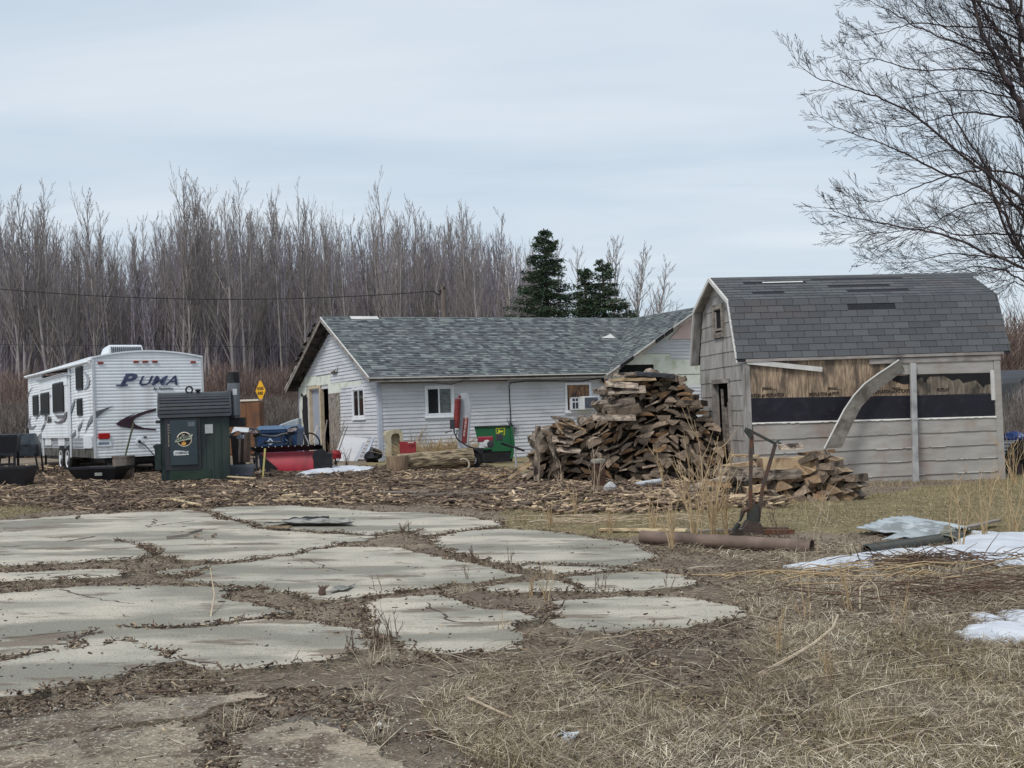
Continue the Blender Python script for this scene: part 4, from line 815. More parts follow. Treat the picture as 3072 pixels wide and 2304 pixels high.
m.add(P, Fs); o = shedobj('buckled_siding_board', m, M_stain, 'long buckled siding board curving down from the shed eave', 'board')
m = MB(); m.tube([(Lp[i][0]-.008, -(dl[i]+.06), Lp[i][1]) for i in range(n)], .014, 5); m.build('white_edge', M_trimw, o)
a, b = pw([(1485, 665), (1467, 1430)]); m = MB(); zb_ = gz(SH.x+b[0], 0)-.03; m.bar((a[0], -.07, a[1]), (b[0], -.28, zb_), .105, .06, up=(0, 1, 0)); shedobj('leaning_post', m, mat('galvanised_post', C(152,151,150), C(170,169,168), rough=.45, scale=5, stretch=(2, 2, .5), c3=C(124,124,126), s3=3), 'pale grey metal post leaning upright against the shed wall', 'post', bevel=.006)
# ---------------------------------------------------------------- travel trailer
RC = G(289, 1428); RA = rad(31)
rv = thing('travel_trailer', 'white ribbed travel trailer with dark swoosh graphics parked behind the wood furnace', 'travel trailer', (RC.x, RC.y, RC.z), RA)
RVM = Matrix.Translation((RC.x, RC.y, RC.z)) @ Matrix.Rotation(RA, 4, 'Z'); rz0 = RC.z
wr = lambda l, ox=60, oy=1030, s=3.95: [(a, b-rz0) for a, b in (WALL(ox+x/s, oy+y/s, RC, RA) for x, y in l)]
ws = lambda l, ox=60, oy=1030, s=3.95: [(a, b-rz0) for a, b in (WALL(ox+x/s, oy+y/s, RC, RA+PI/2) for x, y in l)]
M_rv = mat('trailer_white', C(214,219,224), C(224,228,232), rough=.38, scale=1.5, spec=.5, coat=.2, c3=C(190,191,190), s3=1.4, st3=(2, 2, .25), lo3=.5, hi3=.75, amt3=.6, c4=C(168,166,160), s4=3.5, lo4=.58, hi4=.74, amt4=.5)
M_rvg = mat('trailer_grey_band', C(140,144,150), C(152,156,162), rough=.4, scale=3)
M_rvd = mat('trailer_dark_skirt', C(74,74,72), C(100,98,92), rough=.8, scale=9, stretch=(1, 1, .4), c3=C(52,50,48), s3=4)
M_glassd = mat('tinted_glass', C(20,18,18), C(30,28,28), rough=.5, scale=2, spec=.04)
M_rub = mat('tyre_rubber', C(26,26,27), C(38,38,38), rough=.85, scale=20)
M_rim = mat('white_rim', C(196,200,206), C(210,212,216), rough=.4, scale=6)
M_red = mat('red_lens', C(150,24,26), C(170,34,34), rough=.25, scale=20, spec=.6)
M_amb = mat('dull_red_lens', C(128,48,38), C(146,60,46), rough=.3, scale=20)
M_navy = mat('navy_lettering', C(40,44,74), C(84,92,120), rough=.35, scale=9, stretch=(.3, .3, 3))
M_maroon = mat('maroon_decal', C(50,36,44), C(66,50,58), rough=.35, scale=4)
M_greyd = mat('slate_decal', C(74,78,86), C(104,106,112), rough=.35, scale=4)
M_sil = mat('silver_trim', C(176,180,184), C(196,198,202), rough=.4, scale=6)
RW, RL, Z0, Z1 = 2.37, 9.0, .385, 2.60
def ribs(mb, f, z0, z1, e, lf, rf, dep=.008):
    z = z0
    while z < z1-1e-4:
        t = min(z+e, z1); g = z+(t-z)*.26; zz = [z, z+(g-z)*.35, g, t-(t-g)*.12, t]; dd = [0, -dep, 0, dep*.25, 0]
        zz = [z, z+(t-z)*.12, z+(t-z)*.24, z+(t-z)*.36, z+(t-z)*.7, t]; dd = [0, -dep, -dep, 0, dep*.35, 0]
        for i in range(5):
            a, b = zz[i], zz[i+1]; mb.add([f(lf(a), dd[i], a), f(rf(a), dd[i], a), f(rf(b), dd[i+1], b), f(lf(b), dd[i+1], b)], [(0, 1, 2, 3)])
        z = t
FR = lambda s, d, z: (s, -d, z); FS = lambda s, d, z: (-d, s, z)
def arch(x): return Z1+.13*(1-((x-RW/2)/(RW/2))**2)
m = MB(); ribs(m, FR, Z0, Z1, .072, cst(0.0), cst(RW))
xs = np.linspace(0, RW, 17)
for i in range(16): m.add([(xs[i], 0, Z1), (xs[i+1], 0, Z1), (xs[i+1], 0, arch(xs[i+1])), (xs[i], 0, arch(xs[i]))], [(0, 1, 2, 3)])
nose = lambda z: RL-(0 if z > .9 else (.9-z)*.5)
SLO = (2.66, 6.5)          # slide-out span
side = lambda z0, z1, a, b: ribs(m, FS, z0, z1, .072, cst(a), cst(b))
side(.84, Z1, 0, SLO[0]); side(.84, Z1, SLO[1], RL)
m.add([(RW, 0, Z0), (RW, RL, Z0), (RW, RL, Z1), (RW, 0, Z1)], [(0, 1, 2, 3)]); m.add([(0, RL, .6), (RW, RL, .6), (RW, RL, Z1), (0, RL, Z1)], [(3, 2, 1, 0)])
m.add([(0, 0, Z0), (RW, 0, Z0), (RW, RL-.6, Z0), (0, RL-.6, Z0)], [(0, 1, 2, 3)])
m.build('body', M_rv, rv)
m = MB(); ribs(m, FS, .585, .84, .085, cst(0), cst(SLO[0]), .006); ribs(m, FS, .585, .84, .085, cst(SLO[1]), cst(RL), .006); ribs(m, FS, .585, .84, .085, cst(SLO[0]), cst(SLO[1]), .006); m.build('grey_band', M_rvg, rv)
m = MB(); m.add([(0, 0, Z0), (0, 2.7, Z0), (0, 2.7, .585), (0, 0, .585)], [(0, 3, 2, 1)]); m.add([(0, 4.3, Z0), (0, 6.6, Z0), (0, 8.9, .585), (0, 4.3, .585)], [(0, 3, 2, 1)])
c = [(2.7, .585)]+[(3.5-.8*cos(a), .30+.26*sin(a)) for a in np.linspace(.1, PI-.1, 9)]+[(4.3, .585)]; n = len(c)
m.add([(0, y_, z_) for y_, z_ in c]+[(.25, y_, z_) for y_, z_ in c], [(i, i+1, i+1+n, i+n) for i in range(n-1)]); m.build('skirt', M_rvd, rv)
m = MB()
xs = np.linspace(-.03, RW+.03, 17); zt = [Z1+.14*(1-((x_-RW/2)/(RW/2+.03))**2) for x_ in xs]
for i in range(16): m.add([(xs[i], -.03, zt[i]), (xs[i+1], -.03, zt[i+1]), (xs[i+1], RL+.05, zt[i+1]), (xs[i], RL+.05, zt[i]), (xs[i], -.03, zt[i]-.035), (xs[i+1], -.03, zt[i+1]-.035), (xs[i+1], RL, zt[i+1]-.035), (xs[i], RL, zt[i]-.035)], [(0, 1, 2, 3), (4, 5, 1, 0), (7, 3, 2, 6)])
m.box(-.045, -.0, -.02, RL+.1, Z1-.06, Z1+.005); m.tube([(-.08, .05, Z1-.1), (-.09, 8.9, Z1-.03)], .035, 8); m.build('roof', M_rv, rv)
m = MB(); 
for (x_, y_) in ((-.01, -.01), (RW+.01, -.01)): m.box(x_-.025, x_+.025, y_-.012, y_+.025, Z0, Z1)
m.build('corner_moulding', M_sil, rv, bevel=.003)
for y_, zb in ((SLO[0], .37), (SLO[1], .37)):
    m = MB(); m.box(-.05, -.012, y_-.03, y_+.03, zb, Z1-.06); m.build('awning_arm', M_rv, rv, bevel=.004)
# slide-out
m = MB(); ribs(m, lambda s, d, z: (-.07-d, s, z), .84, 2.1, .072, cst(SLO[0]+.05), cst(SLO[1]-.05)); m.box(-.07, 0, SLO[0]+.03, SLO[1]-.03, .84, 2.36)
m.box(-.085, 0, SLO[0]+.02, SLO[1]+.1, 2.1, 2.33); m.box(-.12, 0, SLO[0]-.05, SLO[1]+.25, 2.33, 2.37); so_ = m.build('slide_out', M_rv, rv)
m = MB(); m.box(-.15, -.06, SLO[0]-.05, SLO[1]+.25, 2.36, 2.385); m.build('awning_rail', M_rvg, so_)
def rrect(y0, y1, z0, z1, r=.07, n=4):
    P = []
    for cx, cz, a0 in ((y1-r, z1-r, 0), (y0+r, z1-r, PI/2), (y0+r, z0+r, PI), (y1-r, z0+r, 3*PI/2)):
        for i in range(n+1): a = a0+PI/2*i/n; P.append((cx+r*cos(a), cz+r*sin(a)))
    return P
for y0, y1, z0, z1, x_ in ((1.14, 1.88, 1.93, 2.47, -.012), (1.28, 1.84, 1.34, 1.74, -.012), (3.1, 4.55, 1.46, 2.2, -.082), (5.15, 6.38, 1.44, 2.02, -.082), (7.25, 8.12, 1.45, 2.02, -.012)):
    m = MB(); m.prism(rrect(y0, y1, z0, z1), x_-.02, x_+.01, 'x'); wo = m.build('window', M_black, rv)
    m = MB(); m.prism(rrect(y0+.035, y1-.035, z0+.035, z1-.035, .05), x_-.024, x_-.019, 'x'); m.build('pane', M_glassd, wo)
for y0, y1, z0, z1 in ((.26, 1.17, .60, .885), (3.45, 4.33, .65, .9), (5.35, 6.22, .65, .9), (8.2, 8.85, .62, .93), (1.78, 1.98, .86, 1.16)):
    m = MB(); x_ = -.016 if not (2.6 < y0 < 6.5) else -.02; m.prism(rrect(y0, y1, z0, z1, .03), x_-.012, 0, 'x'); m.build('compartment_door', M_rv, rv)
# axle, wheels, frame, tongue, jacks
for sx in (.06, RW-.06):
    for y_ in (3.05, 3.92):
        wm = MB(); wm.at((sx, y_, .335)); s_ = -1 if sx < 1 else 1
        wm.lathe([(.2, -.1), (.3, -.11), (.335, -.07), (.335, .07), (.3, .11), (.2, .1)], 24, ax='x'); wo = wm.build('tyre', M_rub, None, smooth=True); wo.name = 'wheel'; wo.parent = rv
        rm = MB(); rm.at((sx, y_, .335)); rm.lathe([(.2, .09*s_), (.205, .115*s_), (.17, .1*s_), (.09, .06*s_), (.08, .12*s_), (.0, .13*s_)], 20, ax='x', cap=False); rm.build('rim', M_rim, wo, smooth=True)
m = MB(); m.box(.35, .45, .1, RL-.6, .26, .38); m.box(RW-.45, RW-.35, .1, RL-.6, .26, .38); m.box(.2, RW-.2, .12, .2, .26, .38); m.box(.1, RW-.1, 3.0, 3.1, .3, .38); m.box(.1, RW-.1, 3.87, 3.97, .3, .38)
m.box(.4, RW-.4, .25, 1.1, .2, .37); m.box(.3, RW-.3, 4.6, 6.2, .18, .37)
m.bar((.4, RL-.7, .36), (RW/2, RL+1.0, .42), .08, .1); m.bar((RW-.4, RL-.7, .36), (RW/2, RL+1.0, .42), .08, .1); m.build('chassis', M_black, rv)
for x_, y_ in ((.3, .5), (RW-.3, .5), (.25, 7.9), (RW-.3, 7.9)):
    m = MB(); m.bar((x_, y_, .36), (x_, y_+.05, .0), .05); m.box(x_-.1, x_+.1, y_-.08, y_+.16, -.01, .015); m.build('stabiliser_jack', M_black, rv)
# nose cap underside
m = MB(); m.add([(0, 8.95, .6), (0, 6.6, .385), (RW, 6.6, .385), (RW, 8.95, .6)], [(0, 1, 2, 3)]); m.build('underbelly', M_black, rv)
# rear lamps, plate, port
for x0 in (.09, .85, 1.05, 1.26, 2.12):
    z_ = Z1-.135+ (0.02 if .5 < x0 < 1.8 else 0); m = MB(); m.box(x0, x0+.12, -.035, 0, z_-.022, z_+.022); m.build('marker_lamp', M_amb, rv, bevel=.008)
m = MB(); m.prism(rrect(.06, .30, .80, .925, .02), -.045, 0, 'y'); m.build('tail_lamp', M_red, rv, bevel=.006)
m = MB(); m.prism(rrect(2.08, 2.31, .80, .925, .02), -.045, 0, 'y'); m.build('tail_lamp', M_red, rv, bevel=.006)
m = MB(); m.prism(rrect(.035, .335, .635, .785, .015), -.022, 0, 'y'); pl_ = m.build('licence_plate', mat('plate_white', C(206,214,218), C(216,222,226), rough=.4, scale=8), rv)
lettering(pl_, 'EB45624', .075, mat('plate_blue', C(44,74,104), rough=.5), onY(.058, -.0245, .68), offset=.0015, sx=.84)
m = MB(); m.at((.93, 0, .71)); m.lathe([(.085, -.005), (.085, -.025), (.06, -.03), (.04, -.03)], 18, ax='y'); pt = m.build('power_port', M_rv, rv); m = MB(); m.at((.93, 0, .71)); m.lathe([(.035, -.028), (.035, -.05), (.02, -.07)], 10, ax='y'); m.build('plug', M_black, pt)
m = MB(); m.tube([(.93, -.06, .71), (1.05, -.12, .6), (1.18, -.2, .42), (1.3, -.35, .25)], .012); m.build('power_cord', M_black, rv)
m = MB(); m.box(1.03, 1.1, -.015, 0, .79, .82); m.build('small_label', M_black, rv)
# lettering and graphics
x0, zb = wr([(1020, 460)], 0, 1000, 2.9105)[0]; x1, zt_ = wr([(1530, 445)], 0, 1000, 2.9105)[0]
k = dict(shear=.35, offset=.012, depth=.004)
lettering(rv, 'P', .385, M_navy, onY(x0+.04, -.018, zb+.0), sx=1.5, **k); lettering(rv, 'UMA', .30, M_navy, onY(x0+.43, -.018, zb+.005), sx=1.36, shear=.35, offset=.004, depth=.004, space=1.04)
m = MB(); m.prism([(x0-.03, zb), (x0+.22, zb), (x0+.24, zb+.03), (x0-.01, zb+.03)], -.024, -.012, 'y'); m.build('lettering_foot', M_navy, rv)
lettering(rv, 'by Palomino', .085, M_black, onY(1.27, -.018, zb-.10), shear=.3, offset=.001, sx=1.05, depth=.003)
def decal(pl, mt, d=.0185, ax='y', base=0): m = MB(); m.prism(pl, base-d, base-d+.004, ax); m.build('swoosh_graphic', mt, rv)
decal(wr([(1130, 955), (1200, 905), (1270, 868), (1385, 818), (1285, 880), (1400, 830), (1500, 796), (1610, 770), (1610, 803), (1500, 830), (1420, 862), (1360, 892), (1338, 922), (1352, 950), (1400, 980), (1470, 1000), (1610, 1014), (1610, 1032), (1450, 1022), (1300, 1005), (1190, 985)]), M_maroon)
decal(wr([(893, 812), (960, 785), (1110, 738), (1010, 800), (940, 850), (908, 888)]), M_greyd)
decal(ws([(875, 840), (880, 900), (840, 945), (805, 1000), (772, 1080), (790, 1010), (815, 930), (845, 870)]), M_greyd, ax='x')
decal(ws([(765, 885), (745, 930), (730, 990), (690, 1060), (640, 1105), (550, 1125), (610, 1090), (660, 1040), (710, 975)]), M_greyd, ax='x')
decal(ws([(665, 645), (650, 720), (625, 800), (600, 870), (612, 760), (640, 690)]), M_greyd, ax='x')
decal(ws([(755, 330), (800, 360), (835, 440), (820, 510), (785, 548), (755, 556), (790, 500), (800, 430), (780, 370), (755, 345)]), M_rvg, ax='x')
sl = .085
decal(ws([(440, 918), (500, 925), (560, 890), (595, 830), (596, 870), (570, 925), (510, 950), (470, 945)]), M_maroon, ax='x', base=-.075)
decal(ws([(460, 848), (560, 850), (600, 800), (598, 830), (550, 880), (490, 888)]), M_maroon, ax='x', base=-.075)
decal(ws([(345, 940), (320, 1000), (290, 1050), (295, 1010), (320, 960)]), M_greyd, ax='x', base=-.075)
decal(ws([(410, 610), (395, 635), (388, 632), (390, 618)]), M_greyd, ax='x', base=-.075)
decal(ws([(270, 760), (268, 820), (215, 870), (190, 922), (200, 880), (225, 835)]), M_greyd, ax='x')
decal(ws([(160, 512), (120, 570), (95, 650), (100, 590), (130, 545)]), M_maroon, ax='x')
decal(ws([(132, 848), (120, 930), (140, 995), (200, 965), (160, 1015), (125, 1025), (95, 990), (110, 920)]), M_greyd, ax='x')
decal(ws([(280, 1030), (240, 1080), (180, 1122), (280, 1122)]), M_greyd, ax='x')
p = ws([(345, 940)])[0]; lettering(rv, 'P', .30, M_black, onX(-.094, 5.85, p[1]+.0), sx=1.6, shear=.2, offset=.008, depth=.003); lettering(rv, 'UMA', .22, M_black, onX(-.094, 5.5, p[1]+.0), sx=1.3, shear=.2, offset=.008, depth=.003)
# roof air conditioner
m = MB(); y0 = 2.2; m.add([(.75, y0, 2.7), (1.65, y0, 2.7), (1.65, y0+1.0, 2.7), (.75, y0+1.0, 2.7), (.8, y0+.05, 3.02), (1.6, y0+.05, 3.02), (1.55, y0+.85, 3.0), (.85, y0+.85, 3.0)], [(0, 1, 5, 4), (1, 2, 6, 5), (2, 3, 7, 6), (3, 0, 4, 7), (4, 5, 6, 7)]); ro = m.build('roof_air_conditioner', M_rv, rv, bevel=.04)
m = MB()
for i in range(16): x_ = .86+i*.045; m.box(x_, x_+.02, y0-.012, y0+.045, 2.78, 2.97)
m.build('vent_slats', M_greyd, ro)

# ---------------------------------------------------------------- outdoor wood furnace
BC = G(505, 1449); BA = rad(15)
M_green = mat('dark_green_steel', C(26,38,38), C(34,48,46), rough=.45, scale=4, spec=.4, c3=C(48,60,56), s3=2, st3=(1, 1, .4), c4=C(72,74,68), s4=6, lo4=.58, hi4=.72, amt4=.6)
M_green2 = mat('blue_green_door', C(50,62,68), C(56,68,74), rough=.4, scale=3)
M_blk2 = mat('satin_black_steel', C(38,40,46), C(48,50,56), rough=.45, scale=5, spec=.5, c4=C(74,74,74), s4=5, lo4=.58, hi4=.74, amt4=.5)
bf = thing('wood_furnace', 'dark green outdoor wood furnace with a ribbed black barrel roof', 'furnace', (BC.x, BC.y, BC.z), BA)
BM = Matrix.Translation((BC.x, BC.y, BC.z)) @ Matrix.Rotation(BA, 4, 'Z')
wb = lambda l, ox=420, oy=1150, s=5.35: [(a, b-BC.z) for a, b in (WALL(ox+x/s, oy+y/s, BC, BA) for x, y in l)]
fx = wb([(455, 1590), (1345, 1560), (315, 555), (1460, 510), (215, 165), (1370, 130)])
X0, X1 = wb([(330, 700)])[0][0], wb([(1435, 700)])[0][0]; ZE = wb([(700, 545)])[0][1]; D = 1.15
m = MB(); m.box(X0, X1, 0, D, 0, ZE+.02)
for x_ in np.linspace(X0+.08, X1-.02, 9): m.box(x_-.012, x_+.012, -.012, 0, .02, ZE-.02)
for y_ in np.linspace(.1, D-.05, 8): m.box(X0-.012, X0, y_-.012, y_+.012, .02, ZE-.02)
m.build('body', M_green, bf, bevel=.004)
# barrel roof: pointed arch in (y, z)
Hn = .48; prof = [(-.06, ZE-.01), (-.02, ZE+.14), (.06, ZE+.27), (.18, ZE+.38), (.34, ZE+.45), (D/2, ZE+Hn), (D-.34, ZE+.45), (D-.18, ZE+.38), (D-.06, ZE+.27), (D+.02, ZE+.14), (D+.06, ZE-.01)]
m = MB(); pr = []
for (a, b), (c_, d_) in zip(prof[:-1], prof[1:]):
    for j in range(2):
        t0, t1, t2 = j/2, j/2+.40, j/2+.5
        L_ = math.hypot(c_-a, d_-b); nx, nz = -(d_-b)/L_, (c_-a)/L_
        for t, h in ((t0, 0), (t0+.04, .018), (t1-.02, .018), (t1+.02, 0)): pr.append((a+(c_-a)*t+nx*h, b+(d_-b)*t+nz*h))
pr.append(prof[-1]); n = len(pr); xa, xb = X0-.03, X1+.03
m.add([(xa, y_, z_) for y_, z_ in pr]+[(xb, y_, z_) for y_, z_ in pr], [(i, i+n, i+1+n, i+1) for i in range(n-1)]+[tuple(range(n)), tuple(range(2*n-1, n-1, -1))]); rfo = m.build('roof', M_blk2, bf)
for x_ in (xa-.02, xb-.02):
    m = MB(); P = [(y_, z_+.03) for y_, z_ in prof]; Q = [(D/2+(y_-D/2)*.88, ZE+(z_-ZE)*.86-.02) for y_, z_ in prof]; k = len(P)
    m.add([(x_, *p) for p in P]+[(x_, *p) for p in Q]+[(x_+.04, *p) for p in P]+[(x_+.04, *p) for p in Q], [(i, i+1, k+i+1, k+i) for i in range(k-1)]+[(2*k+i, 3*k+i, 3*k+i+1, 2*k+i+1) for i in range(k-1)]+[(i, 2*k+i, 2*k+i+1, i+1) for i in range(k-1)]); m.build('roof_end_trim', M_blk2, rfo)
# door and panels
d0, d1 = wb([(478, 600), (930, 1300)]); m = MB(); m.box(d0[0], d1[0], -.07, -.012, d1[1], d0[1]); dr = m.build('door', M_green2, bf, bevel=.006)
m = MB(); m.box(d0[0]-.1, d1[0]+.06, -.03, -.01, d1[1]-.09, d0[1]+.04); m.build('door_surround', M_blk2, bf)
m = MB(); e0, e1 = wb([(768, 618), (882, 688)]); m.box(e0[0], e1[0], -.075, -.07, e1[1], e0[1]); m.build('maker_plate', M_sil if False else mat('dull_plate', C(78,86,92), C(110,116,120), scale=40, rough=.4), dr)
c_ = wb([(712, 898), (835, 898)]); cx, cz = c_[0]; rr = abs(c_[1][0]-cx)
m = MB(); m.at((cx, 0, cz)); m.lathe([(rr, -.074), (rr*.9, -.078), (rr*.89, -.074)], 28, ax='y', cap=False); em = m.build('emblem', mat('emblem_cream', C(210,196,176), rough=.5), dr)
m = MB(); m.at((cx, 0, cz)); m.lathe([(rr*.9, -.074), (.001, -.0745)], 28, ax='y', cap=False); m.build('emblem_disc', M_black, em)
m = MB(); bn = wb([(555, 950), (595, 870), (850, 815), (825, 895)]); m.prism(bn, -.084, -.076, 'y'); m.build('emblem_banner', mat('banner_green', C(150,160,140), C(178,182,166), rough=.5, scale=5), em)
a = wb([(588, 925), (815, 868)]); rl = math.atan2(a[1][1]-a[0][1], a[1][0]-a[0][0]); lettering(em, 'CLASSIC', .082, M_black, onY(a[0][0], -.086, a[0][1], rl), offset=.002, shear=.2, sx=.88, depth=.001)
a = wb([(665, 848)]); lettering(em, 'The', .04, mat('emblem_cream_text', C(210,196,176)), onY(a[0][0], -.079, a[0][1], rl), offset=.001, shear=.3, depth=.001)
m = MB(); fl = wb([(665, 985), (672, 945), (690, 955), (705, 915), (722, 950), (738, 942), (740, 985), (705, 995)]); m.prism(fl, -.080, -.0755, 'y'); m.build('emblem_flame', mat('flame_orange', C(206,140,62), C(224,178,100), rough=.5, scale=20), em)
a = wb([(540, 1095), (782, 1080), (782, 1145), (545, 1158), (560, 1075), (780, 1145)]); m = MB(); m.prism([a[3], a[2], a[1], (a[1][0]-.02, a[1][1]-.008), (a[0][0]+.03, a[0][1]+.02), a[0]], -.073, -.069, 'y'); st = m.build('number_sticker', mat('white_sticker', C(206,210,212), rough=.5), dr)
a = wb([(556, 1140), (775, 1125)]); rl = math.atan2(a[1][1]-a[0][1], a[1][0]-a[0][0]); lettering(st, '(1338362)1', .066, M_black, onY(a[0][0], -.0745, a[0][1], rl), offset=.002, sx=.88, depth=.001)
a = wb([(1040, 660), (1172, 800)]); m = MB(); m.box(a[0][0], a[1][0], -.020, -.012, a[1][1], a[0][1]); m.build('notice_sticker', mat('notice_paper', C(150,156,156), C(182,186,184), scale=60, rough=.5, stretch=(.3, 1, 2)), bf)
a = wb([(440, 640), (478, 1020)]); m = MB()
for i in range(4): z_ = a[0][1]-.02-i*.05; m.box(a[0][0]+.0, a[0][0]+.04, -.05, -.012, z_-.035, z_)
m.tube([(a[0][0]+.02, -.04, a[0][1]-.22), (a[0][0]+.02, -.04, a[1][1])], .016); m.build('hinge', mat('worn_hinge', C(90,84,78), C(140,134,124), rough=.5, scale=30), dr)
a = wb([(470, 1395), (1145, 1530)]); m = MB(); m.box(a[0][0], a[1][0], -.022, -.012, .05, a[0][1]); m.build('ash_panel', mat('olive_panel', C(34,50,42), C(44,60,50), rough=.5, scale=3), bf)
m = MB(); m.box(X0-.12, X0-.0, -.02, .5, ZE-1.0, ZE-.5); m.bar((X0-.14, -.02, ZE-.52), (X0-.01, -.03, ZE-.85), .03, .03); m.box(X0-.09, X0, .0, .4, ZE-.1, ZE-.04); m.build('side_box', M_green, bf, bevel=.006)
m = MB(); m.box(X1, X1+.32, .2, .6, ZE-.22, ZE-.04); m.box(X1, X1+.2, -.0, .4, ZE-.02, ZE); m.build('side_shelf', M_black, bf)
a = wb([(787, 118), (930, 140)]); m = MB(); rg = [(cos(t)*.062+a[0][0], D*.35, ZE+Hn+.06+sin(t)*.062) for t in np.linspace(0, 2*PI, 17)]; m.tube(rg, .02, 6, cap=False); m.build('lifting_ring', M_black, bf, smooth=True)
m = MB(); m.at((a[1][0], D*.35, ZE+Hn-.03)); m.lathe([(.035, 0), (.035, .06), (.055, .06), (.055, .09), (.0, .1)], 12); m.build('vent_cap', M_black, bf)
a = wb([(1375, -100), (1565, -100)]); cxp = X1+.12; m = MB(); m.at((cxp, .75, 0)); m.lathe([(.122, ZE-.1), (.122, ZE+.66)], 20); ch = m.build('chimney', mat('stainless_flue', C(92,94,98), C(122,124,128), rough=.3, metal=.7, scale=4, stretch=(1, 1, .3)), bf, smooth=True)
m = MB(); m.at((cxp, .75, 0)); m.lathe([(.125, ZE+.66), (.125, ZE+.88), (.11, ZE+.88), (.11, ZE+.67)], 20, cap=False); m.build('sooty_top', mat('soot', C(24,24,26), C(60,60,62), rough=.8, scale=8), ch, smooth=True)
m = MB(); m.box(cxp-.02, cxp+.06, .75-.13, .75-.115, ZE+.42, ZE+.54); m.build('flue_label', mat('flue_label', C(180,184,186), rough=.5), ch)

# ---------------------------------------------------------------- yard objects
def place(name, label, cat, p, rz=0, group=None): return thing(name, label, cat, (p[0], p[1], gz(p[0], 0)), rz, group)
def openbox(m, L_, W_, Hh_, t=.02, taper=.06, lip=.025):
    a = (L_/2, W_/2); b = (L_/2-taper, W_/2-taper); P = []
    for (x_, y_, z_) in ((b[0], b[1], 0), (a[0], a[1], Hh_), (a[0]+lip, a[1]+lip, Hh_), (a[0]+lip, a[1]+lip, Hh_-.04), (a[0]-t, a[1]-t, Hh_), (b[0]-t, b[1]-t, t)):
        P += [(-x_, -y_, z_), (x_, -y_, z_), (x_, y_, z_), (-x_, y_, z_)]
    F = []
    for r0, r1 in ((0, 3), (3, 2), (2, 4), (4, 5)):
        for j in range(4): F.append((r0*4+j, r0*4+(j+1) % 4, r1*4+(j+1) % 4, r1*4+j))
    F += [(3, 2, 1, 0), (20, 21, 22, 23)]; return m.add(P, F)
M_tub = mat('black_plastic', C(26,27,32), C(36,37,42), rough=.5, scale=4)
t = place('plastic_tub', 'black tapered plastic tub with wet leaves in front of the trailer', 'tub', G(306, 1444), rad(-14))
m = MB(); openbox(m, 1.02, .62, .30, taper=.12); m.build('body', M_tub, t); m = MB(); m.box(.1, .26, -.39, -.375, .13, .19); m.build('sticker', mat('grey_sticker', C(120,124,118), rough=.6), t)
m = MB()
for i in range(60): m.bar((random.uniform(-.5, .5), random.uniform(-.3, .3), .2+random.random()*.03), (random.uniform(-.5, .5), random.uniform(-.3, .3), .22+random.random()*.06), .02, .01, random.random())
m.build('wet_leaves', M_litter, t)
t = place('plastic_tub', 'shallow black tub cut by the left edge of the picture', 'tub', G(10, 1458), rad(8)); m = MB(); openbox(m, 1.0, .7, .36, taper=.05); m.build('body', M_tub, t)
# utility trailer / dark bench at far left
p = G(-25, 1432); t = place('utility_trailer', 'black steel box on legs at the far left edge', 'trailer', p, rad(18))
m = MB(); openbox(m, 1.1, .9, .38, taper=.02); o = m.build('box', M_tub, t); o.location = (0, 0, .52)
m = MB(); 
for x_, y_ in ((.5, -.4), (-.5, -.4), (.5, .4), (-.5, .4)): m.bar((x_, y_, 0), (x_, y_, .55), .05, .05)
m.box(-.5, .5, -.42, -.38, .25, .3); m.build('leg_frame', M_black, t)
p = G(60, 1422); t = place('feed_hopper', 'grey steel hopper on thin legs at the nose of the white trailer', 'hopper', p, rad(15)); t.scale = (.72, .8, .92)
M_hop = mat('grey_painted_steel', C(66,74,84), C(84,92,100), rough=.5, scale=4, c3=C(50,52,58), s3=3)
m = MB(); m.add([(-.55, -.35, 1.0), (.45, -.35, 1.0), (.45, .35, 1.0), (-.55, .35, 1.0), (-.6, -.35, .72), (.6, -.35, .72), (.6, .35, .72), (-.6, .35, .72), (-.5, -.25, .45), (.62, -.25, .42), (.62, .25, .42), (-.5, .25, .45)], [(3, 2, 1, 0), (0, 1, 5, 4), (1, 2, 6, 5), (2, 3, 7, 6), (3, 0, 4, 7), (4, 5, 9, 8), (5, 6, 10, 9), (6, 7, 11, 10), (7, 4, 8, 11), (8, 9, 10, 11)]); m.build('hopper_body', M_hop, t, bevel=.01)
for x_, y_, d in ((-.5, -.3, -.08), (.5, -.3, .1), (-.35, .3, -.02), (.6, .3, .05)): m = MB(); m.bar((x_, y_, .5), (x_+d, y_, 0), .05, .05); m.build('leg', M_black, t)
# galvanised can with a broom, leaning pipe
t = place('trash_can', 'rusty ribbed metal trash can beside the black tub', 'trash can', G(372, 1442))
m = MB(); pr = []; 
n = 48; R0 = .215; hh = .5; P = []
for z_, k in ((0, .9), (.03, .93), (.06, .9), (hh-.06, 1.0), (hh-.03, 1.05), (hh, 1.05), (hh, .98), (.05, .86)):
    for j in range(n): r_ = R0*k*(1+(.02 if (j % 4 < 2 and .05 < z_ < hh-.05 or z_ == .06 and j % 4 < 2) else 0)); P.append((r_*cos(2*PI*j/n), r_*sin(2*PI*j/n), z_))
F = [(i*n+j, i*n+(j+1) % n, (i+1)*n+(j+1) % n, (i+1)*n+j) for i in range(7) for j in range(n)]+[tuple(range(n-1, -1, -1)), tuple(range(7*n, 8*n))]; m.add(P, F); m.build('body', mat('rusty_galvanised', C(92,84,80), C(124,116,110), rough=.7, scale=6, stretch=(1, 1, .3), c3=C(84,58,44), s3=4), t)
